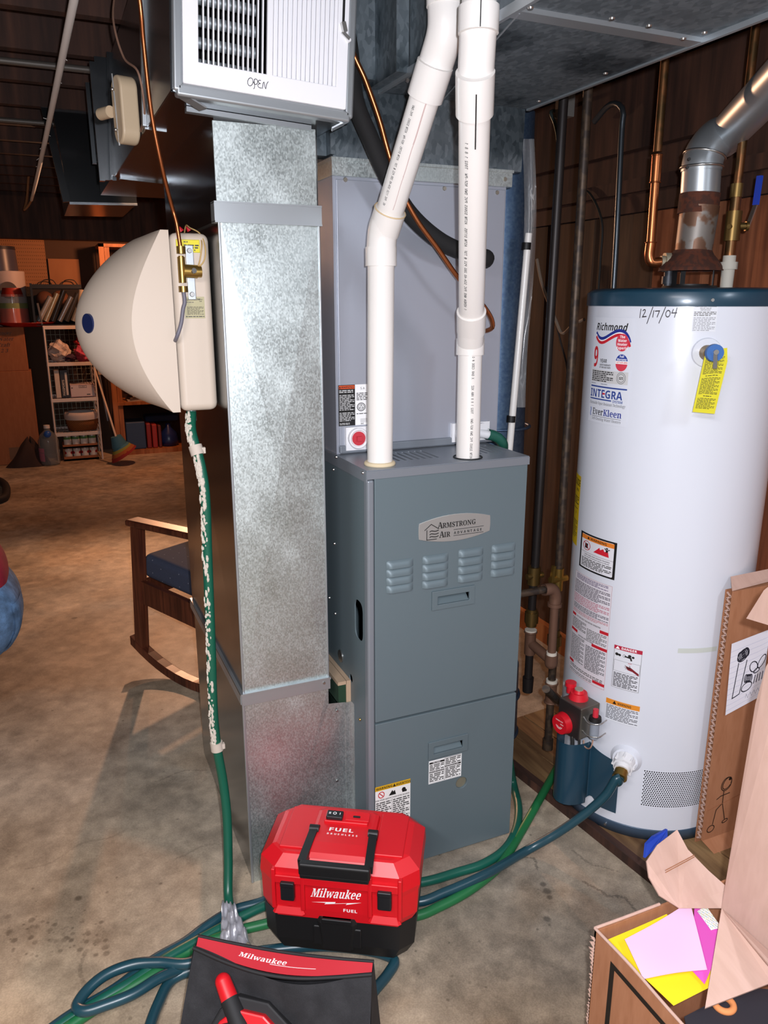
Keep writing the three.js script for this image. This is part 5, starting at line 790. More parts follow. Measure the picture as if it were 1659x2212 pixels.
// ---------------------------------------------------------------- garden hoses on the floor
const HR = 0.0128, onF = (px, py, lift = 0) => Py(px, py, HR + lift);
{
  const D2R = Math.PI / 180, n = V(Math.sin(-53 * D2R), 0, Math.cos(-53 * D2R)), a = V(1.645, 0.278, -1.692).addScaledVector(n, 0.26);
  const p = (k, dy) => a.clone().addScaledVector(n, k).add(V(0, dy, 0)), dw = (q) => q.clone().sub(camera.position).dot(fwd);
  const t = thing('garden_hose', 'dark teal garden hose screwed onto the heater drain valve', 'hose', [1.1, 0, -1.58]);
  put(t, 'hose_body', tube([p(0.062, -0.018), p(0.08, -0.03), ...[[1334, 1680], [1310, 1716], [1276, 1748], [1236, 1778], [1190, 1808]].map(([a, b], i) => Pd(a, b, dw(p(0.1, -0.05)) + (dw(onF(1140, 1836)) - dw(p(0.1, -0.05))) * (i + 0.4) / 5.2)), onF(1140, 1836, 0.006), onF(1050, 1888, 0.026), onF(960, 1928, 0.012), onF(900, 1948), V(0.66, HR, -1.66), V(0.5, HR, -1.74), onF(575, 1945), onF(500, 1968), onF(440, 2005), onF(400, 2035), onF(330, 2075), onF(250, 2135), onF(150, 2195), onF(60, 2260), onF(-60, 2340)], HR, 260, 14), M.hoseBlue);
}
single('garden_hose', tube([V(1.3, 0.3, -2.0), Py(1100, 1640, 0.12), Py(1108, 1690, 0.03), onF(1120, 1745), onF(1112, 1800), onF(1085, 1840), onF(1040, 1868), onF(990, 1884), onF(915, 1905, 0.004), V(0.7, HR, -1.64), V(0.52, HR, -1.7), onF(560, 1962, 0.004), onF(500, 1992), onF(430, 2030, 0.006), onF(360, 2070, 0.012), onF(290, 2118, 0.01), onF(220, 2160, 0.006), onF(130, 2215), onF(20, 2290)], HR, 240, 14), M.hoseGreen, 'green garden hose curling out from behind the furnace corner', 'hose');
single('garden_hose', tube([Py(1235, 1600, 0.03), Py(1200, 1665, 0.03), Py(1165, 1728, 0.035), onF(1130, 1790), onF(1100, 1840), onF(1078, 1872, 0.004), onF(1040, 1905, 0.01), onF(1000, 1932, 0.004), onF(950, 1958), onF(900, 1978), V(0.62, HR, -1.56), V(0.46, HR, -1.62), onF(565, 1998), onF(510, 2012), onF(450, 2034), onF(400, 2058), onF(330, 2104, 0.008), onF(260, 2146, 0.004), onF(180, 2196), onF(90, 2260), onF(0, 2330)], HR, 220, 14), M.hoseBright, 'bright green garden hose crossing under the dark teal one', 'hose');
single('garden_hose', tube([onF(305, 2310), onF(320, 2230), onF(342, 2168), onF(372, 2116), onF(430, 2092, 0.01), V(0.27, 0.035, -1.51), V(0.25, 0.045, -1.545), onF(400, 2082, 0.03), onF(345, 2079, 0.03), onF(285, 2084, 0.03), onF(225, 2108, 0.028), onF(182, 2146, 0.022), onF(166, 2176, 0.02), onF(182, 2184, 0.02), onF(230, 2170, 0.022), onF(290, 2146, 0.024), onF(345, 2112, 0.026), onF(395, 2092, 0.012), V(0.3, HR, -1.56), V(0.5, HR, -1.5), V(0.62, HR, -1.42), onF(852, 2076), onF(838, 2104), onF(815, 2132), V(0.5, HR, -1.3)], HR, 220, 14), M.hoseBlue, 'kinked teal garden hose folded back in a narrow loop beside the tool bag', 'hose');
{ // duct tape round the hoses
  const g = grid(14, 18, (u, v) => { const b = Py(480 + u * (30 + 40 * v) - 6 * v, 1950 + 84 * v + u * (6 - 8 * v), 0.04); return V(b.x, 0.045 + 0.012 * Math.sin(u * 9 + v * 13) * Math.sin(v * 7) - 0.02 * v + 0.006 * Math.sin(u * 23), b.z); });
  single('duct_tape', g, mat(0xc2c2c8, 0.32, 0.55), 'crumpled silver duct tape holding the drain hose to the garden hoses', 'tape');
}
// ---------------------------------------------------------------- stacked loops for faceted plastic bodies
function stack(layers) {                                    // [y, half width, z front, z back, chamfer]
  const loops = layers.map(([y, w, f, b, c]) => [V(-w + c, y, f), V(w - c, y, f), V(w, y, f - c), V(w, y, b + c), V(w - c, y, b), V(-w + c, y, b), V(-w, y, b + c), V(-w, y, f - c)]), T = [];
  for (let k = 0; k + 1 < loops.length; k++) for (let i = 0; i < 8; i++) { const j = (i + 1) % 8, A = loops[k][i], B = loops[k][j], C = loops[k + 1][j], D = loops[k + 1][i]; T.push([A, B, C], [A, C, D]); }
  const cap = (l, up) => { for (let i = 1; i < 7; i++) T.push(up ? [l[0], l[i], l[i + 1]] : [l[0], l[i + 1], l[i]]); };
  cap(loops[0], false); cap(loops[loops.length - 1], true); return tris(T);
}
// ---------------------------------------------------------------- wet and dry vacuum
{
  const t = thing('shop_vacuum', 'red and black boxy cordless shop vacuum standing before the furnace', 'vacuum', [0.512, 0.026, -1.452], null, -31.5 * Math.PI / 180, true);
  t.scale.set(0.985, 1.11, 0.87);
  put(t, 'tank', stack([[0.002, 0.168, -0.008, -0.25, 0.03], [0.03, 0.186, 0, -0.258, 0.034], [0.1, 0.19, 0.0, -0.258, 0.034]]), M.vacBlack, 'black tank');
  put(t, 'tank_seam', [rbox(0.12, 0.05, 0.008, 0.004, 0.0, 0.05, 0.002), rbox(0.08, 0.02, 0.01, 0.004, 0, 0.03, 0.002)], M.vacBlack);
  const head = put(t, 'power_head', [stack([[0.092, 0.174, 0.002, -0.256, 0.026], [0.115, 0.192, 0.004, -0.262, 0.034], [0.17, 0.194, 0.004, -0.262, 0.036], [0.182, 0.198, 0.006, -0.264, 0.04], [0.214, 0.196, 0.002, -0.262, 0.044], [0.236, 0.17, -0.022, -0.236, 0.035], [0.238, 0.16, -0.028, -0.228, 0.032]])], M.red, 'red power head');
  put(head, 'lid_panel', [rbox(0.075, 0.006, 0.175, 0.003, -0.112, 0.2395, -0.128), rbox(0.07, 0.006, 0.175, 0.003, 0.12, 0.2395, -0.128)], M.red);
  put(head, 'motor_cover', stack([[0.236, 0.082, -0.012, -0.215, 0.012], [0.246, 0.078, -0.02, -0.212, 0.012], [0.249, 0.07, -0.06, -0.205, 0.01]]), M.red);
  put(head, 'switch_bezel', [rbox(0.112, 0.012, 0.045, 0.003, 0.0, 0.252, -0.162, 0.12), rbox(0.06, 0.003, 0.03, 0.001, 0.028, 0.2595, -0.16, 0.12)], M.red);
  put(head, 'brow', [rbox(0.3, 0.02, 0.014, 0.003, 0.0, 0.19, 0.006)].map((g) => g), M.red);
  // front pillars either side of each latch
  for (const x of [-0.118, 0.118]) {
    put(head, 'latch_bay', [stack([[0.105, 0.04, 0.016, 0, 0.006], [0.118, 0.032, 0.006, 0, 0.004]]).translate(x, 0, 0), rbox(0.01, 0.1, 0.016, 0.003, x - 0.036, 0.165, 0.006), rbox(0.01, 0.1, 0.016, 0.003, x + 0.036, 0.165, 0.006)], M.red);
    const l = put(t, 'latch', [rbox(0.034, 0.042, 0.018, 0.004, x, 0.163, 0.012), rbox(0.034, 0.012, 0.022, 0.003, x, 0.182, 0.012)], M.switchBlack, 'black latch');
  }
  
  put(t, 'front_clip', [stack([[0.02, 0.04, 0.01, -0.01, 0.008], [0.088, 0.05, 0.012, -0.01, 0.01], [0.1, 0.046, 0.008, -0.01, 0.008]]), rbox(0.075, 0.012, 0.016, 0.003, 0, 0.094, 0.006)], M.vacBlack);
  // folding handle
  const hx = 0.074;
  put(t, 'handle', [bar(V(-hx, 0.246, -0.11), V(-hx - 0.006, 0.238, 0.016), 0.02, 0.018), bar(V(hx, 0.246, -0.11), V(hx + 0.006, 0.238, 0.016), 0.02, 0.018), rbox(0.172, 0.03, 0.024, 0.006, 0, 0.233, 0.022), rbox(0.166, 0.012, 0.016, 0.004, 0, 0.218, 0.026), rod(V(-hx - 0.012, 0.246, -0.11), V(-hx + 0.012, 0.246, -0.11), 0.013), rod(V(hx - 0.012, 0.246, -0.11), V(hx + 0.012, 0.246, -0.11), 0.013)], M.vacBlack, 'black folding handle');
  const sw = put(t, 'switch', rbox(0.042, 0.01, 0.027, 0.003, -0.03, 0.262, -0.155, 0.12), M.switchBlack, 'black rocker switch');
  const flatUp = (x0, x1, z0, z1, y, tilt = 0) => sheet(V(x0, y - tilt * (z0 - z1) , z0), V(x1, y - tilt * (z0 - z1), z0), V(x1, y, z1), V(x0, y, z1));
  put(sw, 'switch_print', flatUp(-0.05, -0.01, -0.142, -0.168, 0.2689, 0.125), print(320, 200, (x) => { x.fillStyle = '#e8e8e8'; x.fillRect(40, 66, 14, 60); x.fillRect(64, 66, 14, 60); x.fillRect(262, 66, 14, 60); x.strokeStyle = '#e8e8e8'; x.lineWidth = 15; x.beginPath(); x.arc(160, 96, 30, 0, 7); x.stroke(); }, { alpha: true }));
  put(head, 'charge_light', rbox(0.018, 0.004, 0.005, 0.001, 0.026, 0.2615, -0.157), M.black);
  put(head, 'top_print', flatUp(-0.042, 0.042, -0.085, -0.13, 0.2497, 0.0), print(700, 380, (x) => { x.fillStyle = '#f4f4f4'; x.font = 'bold 190px sans-serif'; x.save(); x.translate(20, 190); x.scale(1.2, 0.9); x.fillText('FUEL', 0, 0, 540); x.restore(); x.font = 'bold 76px sans-serif'; [...'BRUSHLESS'].forEach((c, i) => x.fillText(c, 12 + i * 76, 320)); }, { alpha: true }));
  put(head, 'front_print', sheetZ(-0.07, 0.076, 0.112, 0.176, 0.0055), print(1200, 526, (x) => {
    x.fillStyle = '#f6f6f6'; x.save(); x.transform(1, -0.04, -0.16, 1, 60, 0); x.font = 'italic bold 250px serif'; x.fillText('Milwaukee', 20, 220, 1000); x.restore();
    x.beginPath(); x.moveTo(60, 330); x.lineTo(560, 280); x.lineTo(540, 312); x.lineTo(1080, 240); x.lineTo(760, 320); x.lineTo(790, 286); x.lineTo(330, 350); x.lineTo(360, 318); x.closePath(); x.fill();
    x.font = 'bold 92px sans-serif'; x.save(); x.translate(700, 470); x.scale(1.35, 0.95); x.fillText('FUEL', 0, 0, 300); x.restore();
  }, { alpha: true }));
}
// ---------------------------------------------------------------- tool bag and tool
{
  const yT = 0.25, A = Py(424, 2032, yT), B = Py(806, 2078, yT), u = B.clone().sub(A).normalize(), n = V(-u.z, 0, u.x), o = A.clone(); o.y = 0; if (n.z < 0) n.negate();
  const t = thing('tool_bag', 'black fabric tool bag with red lined mouth lying before the vacuum', 'bag', [o.x, 0, o.z]);
  const L = A.distanceTo(B), pt = (s, k, y) => o.clone().addScaledVector(u, s * L).addScaledVector(n, k).setY(y);
  const lipY = (s) => yT - 0.004 - 0.018 * Math.sin(Math.PI * s) - 0.012 * s, lipK = (s) => 0.018 + 0.022 * Math.sin(Math.PI * Math.min(1, s * 1.05));
  const front = grid(24, 14, (s, v) => { const w = 0.08 * (1 - v), y = lipY(s) * v, k = lipK(s) + 0.1 * Math.pow(1 - v, 0.9) + 0.012 * Math.sin(s * 6 + v * 4); return pt(-w * 0.6 + s * (1 + w), k, Math.max(0.004, y)); });
  const back = grid(24, 10, (s, v) => pt(s, -0.012 - 0.03 * (1 - v) + 0.006 * Math.sin(s * 9), Math.max(0.004, (yT - 0.012 * s - 0.01 * Math.sin(Math.PI * s)) * v)));
  const side = (s) => grid(4, 10, (a, v) => { const w = 0.08 * (1 - v), k0 = -0.012 - 0.03 * (1 - v), k1 = lipK(s) + 0.1 * Math.pow(1 - v, 0.9); return pt(s === 0 ? -w * 0.6 : -w * 0.6 + 1 + w, k0 + (k1 - k0) * a, Math.max(0.004, lipY(s) * v)); });
  put(t, 'body', [front, back, side(0), side(1)], M.bagBlack);
  put(t, 'red_lining', grid(24, 3, (s, v) => pt(s * 0.99 + 0.005, -0.008 + (lipK(s) - 0.002) * v, yT + 0.004 - 0.012 * s - 0.012 * Math.sin(Math.PI * s) - 0.014 * v)), mat(0xb81f2c, 0.8), 'red fabric lining at the mouth');
  put(t, 'binding', [tube([0, 0.2, 0.4, 0.6, 0.8, 1].map((s) => pt(s, lipK(s), lipY(s) + 0.003)), 0.004, 40, 8), tube([0, 0.2, 0.4, 0.6, 0.8, 1].map((s) => pt(s, -0.01, yT + 0.003 - 0.012 * s - 0.01 * Math.sin(Math.PI * s))), 0.0035, 40, 8)], M.rubber);
  put(t, 'lining_print', grid(12, 1, (s0, v) => { const s = 0.24 + s0 * 0.46; const w = 0.3 + 0.42 * (1 - v); return pt(s, -0.008 + (lipK(s) - 0.002) * w, yT + 0.0056 - 0.012 * s - 0.012 * Math.sin(Math.PI * s) - 0.014 * w); }), print(900, 120, (x) => { x.fillStyle = '#e9dcdc'; x.font = 'italic bold 96px serif'; x.fillText('Milwaukee', 20, 84, 600); x.fillRect(380, 96, 500, 8); }, { alpha: true }));
  put(t, 'pocket', grid(10, 4, (a, b) => { const s = 0.36 + a * 0.38, v = 0.34 + b * 0.3, k = lipK(s) + 0.1 * Math.pow(1 - v, 0.9) + 0.012 * Math.sin(s * 6 + v * 4) + 0.006; return pt(s, k, lipY(s) * v); }), M.bagBlack);
  // tool leaning in the bag's front pocket
  const g = thing('cordless_tool', 'red and black cordless tool leaning on the tool bag', 'tool', [pt(0.2, 0.15, 0).x, 0.02, pt(0.2, 0.15, 0).z]);
  const top = Py(482, 2120, 0.205), base = Py(530, 2250, 0.14), d = base.clone().sub(top);
  put(g, 'handle_tip', rod(top.clone(), top.clone().addScaledVector(d, 0.36), 0.0165, 0.018, 20), M.red, 'red handle tip'); put(g, 'handle_cap', ball(0.0165, top.x, top.y, top.z), M.red);
  put(g, 'grip', rod(top.clone().addScaledVector(d, 0.3), top.clone().addScaledVector(d, 1.5), 0.0185, 0.021, 20), M.rubber, 'black rubber grip');
  const c = top.clone().addScaledVector(d, 1.02).addScaledVector(n, -0.018);
  const plate = poly([[-0.075, -0.09], [0.085, -0.09], [0.085, 0.0], [0.03, 0.04], [-0.03, 0.045], [-0.06, 0.02], [-0.085, -0.03]]);
  const back2 = extrude(plate, 0.02, 0.004); back2.scale(1.1, 1.1, 1); const face = extrude(plate, 0.012, 0.004);
  const basis = new THREE.Matrix4().makeBasis(u, n.clone().multiplyScalar(-0.55).add(V(0, 0.83, 0)).normalize(), n.clone().multiplyScalar(0.83).add(V(0, 0.55, 0)).normalize());
  for (const [q, nm, mm, k] of [[back2, 'rubber_surround', M.rubber, -0.028], [face, 'housing', M.red, 0]]) { q.applyMatrix4(basis); const h = c.clone().addScaledVector(n, k); q.translate(h.x, h.y, h.z); put(g, nm, q, mm); }
  const sc = c.clone().addScaledVector(u, -0.045).addScaledVector(n, 0.018).add(V(0, 0.004, 0)); put(g, 'screw_plate', box(0.03, 0.05, 0.006, sc.x, sc.y, sc.z, -0.6, Math.atan2(n.x, n.z), 0), M.rubber); put(g, 'screw', ball(0.006, sc.x, sc.y + 0.003, sc.z + 0.006), M.steel);
}
// ---------------------------------------------------------------- cartons
{
  const Y = 0.38, x0 = 0.875, x1 = 1.3, z0 = -0.976, z1 = -0.56, w = 0.005;
  const t = thing('open_carton', 'open cardboard carton holding yellow and pink paper', 'carton', [(x0 + x1) / 2, 0, (z0 + z1) / 2]);
  const wob = (k) => 0.003 * Math.sin(k * 40);
  put(t, 'side_wall', span(x0, x0 + w, 0, Y, z0, z1), M.card); put(t, 'side_wall', span(x1 - w, x1, 0, Y, z0, z1), M.card);
  put(t, 'end_wall', span(x0, x1, 0, Y - 0.004, z0, z0 + w), M.card); put(t, 'end_wall', span(x0, x1, 0, Y - 0.06, z1 - w, z1), M.card);
  put(t, 'floor_sheet', span(x0, x1, 0.001, 0.005, z0, z1), M.card);
  put(t, 'torn_edge', (() => { const T = []; for (let i = 0; i < 40; i++) { const y = Y - 0.02 - i * 0.0085, w2 = 0.001 + 0.003 * Math.pow(rnd(), 2) + 0.005 * Math.pow(Math.max(0, Math.sin(i / 40 * 9 + 1)), 2); T.push([V(x0 + 0.001, y, z0 + 0.004), V(x0 - 0.001, y - 0.0095, z0 + 0.004), V(x0 - w2 * 0.5, y - rr(0.001, 0.009), z0 - w2)]); T.push([V(x0 + 0.001, y, z0 + 0.006), V(x0 + rr(0.002, 0.004), y - 0.009, z0 + 0.004), V(x0 - w2 * 0.5, y - rr(0.001, 0.009), z0 - w2)]); } return tris(T); })(), M.cardPale, 'ragged torn corner edge');
  put(t, 'torn_rim', [tube([V(x0, Y, z0), V(x0 + 0.06, Y + 0.002, z0 + 0.003), V(x0 + 0.16, Y, z0 + 0.002)], 0.0032, 30, 8), tube([V(x0, Y, z0), V(x0 + 0.003, Y + 0.001, z0 + 0.1), V(x0 + 0.002, Y, z0 + 0.2), V(x0 + 0.004, Y, z1)], 0.003, 30, 8)], M.cardPale, 'torn pale rim');
  put(t, 'frame_print', sheet(V(x0 - 0.0008, 0.02, z0 + 0.05), V(x0 - 0.0008, 0.02, z1 - 0.01), V(x0 - 0.0008, Y - 0.03, z1 - 0.01), V(x0 - 0.0008, Y - 0.03, z0 + 0.05)), print(700, 680, (x, w2, h) => { x.strokeStyle = '#15110f'; x.lineWidth = 24; x.strokeRect(14, 14, w2 - 28, h - 28); x.lineWidth = 5; x.beginPath(); x.moveTo(240, 90); x.lineTo(240, 300); x.stroke(); }, { alpha: true }), 'black printed frame');
  // flaps
  const slab = (pts, th, m, name, label) => { const a = pts[0], n = new THREE.Vector3().crossVectors(pts[1].clone().sub(a), pts[2].clone().sub(a)).normalize().multiplyScalar(th), T = [], q = pts.map((p) => p.clone().add(n)); for (let i = 1; i + 1 < pts.length; i++) { T.push([pts[0], pts[i], pts[i + 1]], [q[0], q[i + 1], q[i]]); } for (let i = 0; i < pts.length; i++) { const j = (i + 1) % pts.length; T.push([pts[i], q[i], q[j]], [pts[i], q[j], pts[j]]); } return put(t, name, tris(T), m, label); };
  const F = (px, py, y) => Py(px, py, y);
  const back = slab([F(1468, 1962, Y + 0.0), F(1425, 1935, Y + 0.02), F(1402, 1895, Y + 0.045), F(1397, 1860, Y + 0.07), F(1420, 1825, Y + 0.085), F(1463, 1792, Y + 0.1), F(1486, 1835, Y + 0.08), F(1530, 1880, Y + 0.05), F(1575, 1920, Y + 0.02), F(1590, 1962, Y)], 0.004, M.cardPale, 'torn_flap', 'torn pale cardboard flap');
  put(back, 'flap_crease', [0.34, 0.42].map((k) => bar(F(1438 + 0, 1905 - 50 * k * 1.2, Y + 0.045 + 0.07 * k + 0.004), F(1500, 1868 - 50 * k, Y + 0.06 + 0.06 * k + 0.003), 0.0012, 0.0012)), M.card);
  slab([F(1442, 1790, Y + 0.09), F(1412, 1806, Y + 0.088), F(1397, 1822, Y + 0.08), F(1394, 1852, Y + 0.068), F(1420, 1826, Y + 0.082), F(1442, 1808, Y + 0.088)].map((p) => p.add(V(0, -0.004, -0.006))), 0.006, mat(0x1f3fa6, 0.5), 'blue_tape', 'blue tape on the torn flap');
  const px = 1.16;
  slab([Px(1562, 1962, px - 0.02), Px(1602, 1735, px - 0.01), Px(1636, 1520, px), Px(1659, 1440, px), Px(1740, 1300, px), Px(1800, 1900, px), Px(1740, 2150, px - 0.02)], 0.004, M.cardPale, 'tall_flap', 'tall pale cardboard flap');
  slab([Px(1612, 1336, 1.2), Px(1650, 1275, 1.2), Px(1720, 1220, 1.2), Px(1740, 1330, 1.2), Px(1665, 1352, 1.2)], 0.004, M.cardPale, 'flap_corner');
  slab([F(1558, 1964, 0.42), F(1522, 2180, 0.36), F(1600, 2150, 0.37), F(1665, 2125, 0.38), F(1740, 2130, 0.4), F(1700, 2120, 0.43), F(1659, 2085, 0.43)], 0.004, M.cardPale, 'folded_flap', 'folded down cardboard flap');
  const bp = slab([F(1478, 2196, 0.345), F(1602, 2132, 0.345), F(1700, 2140, 0.345), F(1700, 2300, 0.345), F(1500, 2300, 0.345)], 0.003, mat(0x25222a, 0.8), 'printed_flap', 'dark printed flap with orange ring');
  { const c0 = F(1564, 2166, 0.351); put(bp, 'orange_ring', torus(0.016, 0.006, c0.x, c0.y - 0.003, c0.z, Math.PI / 2), mat(0xd98a52, 0.8)); }
}
{ // papers in the carton
  const wavy = (pts, y, amp, s) => { const [A, B, C, D] = pts.map(([a, b]) => Py(a, b, y)); return grid(10, 10, (u, v) => { const p = A.clone().lerp(B, u).lerp(D.clone().lerp(C, u), v); p.y = y + amp * Math.sin(u * 3 + s) * Math.cos(v * 4 + s); return p; }); };
  single('yellow_paper', wavy([[1304, 2034], [1455, 2172], [1560, 2120], [1440, 1974]], 0.362, 0.002, 0.4), mat(0xf0d81a, 0.85), 'bright yellow paper lining the open carton', 'paper');
  single('magenta_paper', wavy([[1496, 2098], [1522, 2126], [1568, 2020], [1500, 1948]], 0.3685, 0.001, 1.4), mat(0xe05ac0, 0.85), 'magenta paper edge under the pale pink sheet', 'paper');
  single('pink_paper', wavy([[1349, 2030], [1390, 2114], [1528, 2094], [1490, 1948]], 0.376, 0.003, 1.1), mat(0xf0c2e2, 0.85), 'pale pink sheet on top of the papers in the carton', 'paper');
  single('printed_paper', wavy([[1506, 1968], [1536, 2010], [1560, 2004], [1524, 1956]], 0.3735, 0.001, 2), print(128, 128, (x) => { x.fillStyle = '#eef0ee'; x.fillRect(0, 0, 128, 128); for (let i = 0; i < 60; i++) { x.fillStyle = ['#7fb8d8', '#8fc08a', '#d8d070'][i % 3]; x.fillRect((i * 37) % 120, (i * 53) % 120, 8, 6); } }), 'white paper scrap with pastel specks beside the magenta paper', 'paper');
}
{ // flattened carton leaning on the heater
  const z = -1.392, a = Pz(1520, 1842, z), b = Pz(1590, 1282, z);
  const t = thing('flattened_carton', 'brown corrugated carton with child drawings standing against the water heater', 'carton', [1.8, 0, z]);
  put(t, 'front_sheet', span(1.612, 2.0, 0.05, 0.82, z, z + 0.005), M.card); put(t, 'back_sheet', span(1.617, 2.0, 0.02, 0.815, z - 0.026, z - 0.021), M.card);
  put(t, 'flute_edge', (() => { const T = []; for (let i = 0; i < 84; i++) { const y = 0.052 + i * 0.0091; T.push(box(0.003, 0.0045, 0.016, 1.613, y, z - 0.009, 0.6 * (i % 2 ? 1 : -1))); } return T; })(), M.cardPale, 'wavy corrugated edge');
  put(t, 'bottom_flap', tris([[V(1.612, 0.05, z + 0.004), V(2.0, 0.05, z + 0.004), V(2.0, 0.004, z + 0.07)], [V(1.612, 0.05, z + 0.004), V(2.0, 0.004, z + 0.07), V(1.64, 0.004, z + 0.07)]]), M.card);
  put(t, 'top_flap', tris([[V(1.612, 0.82, z), V(2.0, 0.84, z), V(2.0, 0.85, z - 0.035)], [V(1.612, 0.82, z), V(2.0, 0.85, z - 0.035), V(1.64, 0.845, z - 0.035)]]), M.cardPale);
  put(t, 'marker_figure', sheetZ(1.62, 1.72, 0.055, 0.25, z + 0.0062), print(420, 820, (x) => { x.strokeStyle = '#17100d'; x.lineWidth = 11; x.lineCap = 'round'; const P = (...p) => { x.beginPath(); p.forEach(([a2, b2], i) => i ? x.lineTo(a2, b2) : x.moveTo(a2, b2)); x.stroke(); }; x.beginPath(); x.ellipse(250, 120, 76, 92, 0.5, 0, 7); x.stroke(); x.beginPath(); x.ellipse(260, 112, 60, 84, 0.6, 0, 6); x.stroke(); x.beginPath(); x.arc(300, 60, 22, 0, 7); x.fill(); P([220, 210], [222, 380]); P([120, 300], [180, 270], [320, 260]); P([222, 380], [130, 450], [100, 640]); P([222, 380], [290, 620]); x.beginPath(); x.ellipse(78, 700, 56, 44, -0.3, 0, 7); x.stroke(); x.beginPath(); x.ellipse(300, 650, 44, 20, -0.3, 0, 7); x.stroke(); }, { alpha: true }), 'child drawing of a stick figure');
  put(t, 'flap_line', bar(V(1.616, 0.15, z + 0.0064), V(1.8, 0.18, z + 0.0064), 0.001, 0.0006), M.cardFar);
  const p = single('lined_paper', sheet(V(1.632, 0.455, z + 0.012), V(1.76, 0.49, z + 0.016), V(1.76, 0.69, z + 0.012), V(1.625, 0.67, z + 0.009)), print(640, 960, (x, w, h) => {
    x.fillStyle = '#eaeaf4'; x.fillRect(0, 0, w, h); x.strokeStyle = '#a9b0cf'; x.lineWidth = 3; for (let i = 1; i < 13; i++) { x.beginPath(); x.moveTo(0, 40 + i * 72); x.lineTo(w, 30 + i * 72); x.stroke(); }
    x.strokeStyle = '#141426'; x.lineWidth = 14; x.beginPath(); x.ellipse(215, 215, 96, 70, -0.5, 0, 7); x.stroke(); for (let i = 0; i < 6; i++) { x.beginPath(); x.ellipse(170 + i * 20, 220 - i * 6, 40, 60, -0.4, 0, 7); x.stroke(); }
    x.beginPath(); x.moveTo(150, 300); x.lineTo(90, 760); x.lineTo(210, 740); x.lineTo(290, 300); x.stroke(); x.beginPath(); x.ellipse(330, 690, 90, 60, 0, 0, 7); x.stroke(); for (let i = 0; i < 5; i++) { x.beginPath(); x.ellipse(300 + i * 22, 560 + i * 8, 24, 54, 0, 0, 7); x.stroke(); }
    x.beginPath(); x.ellipse(420, 440, 60, 84, -0.6, 0, 7); x.stroke(); x.beginPath(); x.ellipse(560, 420, 50, 90, 0.6, 0, 7); x.stroke(); x.beginPath(); x.ellipse(480, 520, 50, 30, 0, 0, 7); x.stroke(); for (let i = 0; i < 4; i++) { x.beginPath(); x.moveTo(470 + i * 44, 580); x.lineTo(450 + i * 48, 700); x.stroke(); }
    x.strokeStyle = '#8c8c9c'; x.lineWidth = 5; x.beginPath(); x.moveTo(330, 860); for (let i = 0; i < 8; i++) x.lineTo(340 + i * 34, 800 + (i % 2) * 70); x.stroke();
  }, { rough: 0.9 }), 'lined notebook sheet with ink doodles taped to the brown carton', 'paper');
}

// ---------------------------------------------------------------- rocking chair behind the return duct
{
  const t = thing('rocking_chair', 'dark wooden rocking chair with blue dotted cushion behind the return duct', 'chair', [0.655, 0, -3.18], null, Math.atan2(-0.52, -0.85), true);
  const rock = (z) => 0.02 + 0.75 * (z + 0.04) * (z + 0.04);
  for (const x of [0.27, -0.27]) {
    const arc = []; for (let i = 0; i <= 14; i++) { const z = -0.45 + i * 0.056; arc.push([z, rock(z)]); }
    const s = new THREE.Shape(); arc.forEach(([z, y], i) => i ? s.lineTo(z, y - 0.02) : s.moveTo(z, y - 0.02)); arc.slice().reverse().forEach(([z, y]) => s.lineTo(z, y + 0.02)); s.closePath();
    const g = extrude(s, 0.036, 0.003); g.applyMatrix4(q0.makeRotationY(-Math.PI / 2)); g.translate(x + 0.018, 0, 0);
    put(t, 'rocker', g, M.chairWood);
    const fz = 0.27; put(t, 'front_post', bar(V(x, rock(fz) + 0.01, fz + 0.01), V(x, 0.665, fz - 0.03), 0.036, 0.05), M.chairWood);
    put(t, 'rear_post', bar(V(x, rock(-0.25) + 0.01, -0.23), V(x, 1.05, -0.42), 0.034, 0.045), M.chairWood);
    put(t, 'arm', [rbox(0.07, 0.028, 0.62, 0.01, x, 0.678, -0.03, 0.02)], M.chairArm);
    put(t, 'side_rail', [bar(V(x, 0.37, 0.26), V(x, 0.32, -0.25), 0.026, 0.1)], M.chairWood);
  }
  put(t, 'front_rail', rbox(0.52, 0.09, 0.028, 0.004, 0, 0.37, 0.27), M.chairWood);
  put(t, 'rear_rail', rbox(0.52, 0.07, 0.028, 0.004, 0, 0.33, -0.25), M.chairWood);
  put(t, 'seat_cushion', rbox(0.5, 0.11, 0.52, 0.03, 0, 0.45, 0.0, -0.1), M.cushion, 'slate blue dotted cushion');
  put(t, 'back_cushion', rbox(0.48, 0.5, 0.1, 0.035, 0, 0.75, -0.31, -0.3), M.cushion);
  put(t, 'top_rail', rbox(0.56, 0.08, 0.03, 0.006, 0, 1.04, -0.42, -0.3), M.chairWood);
}
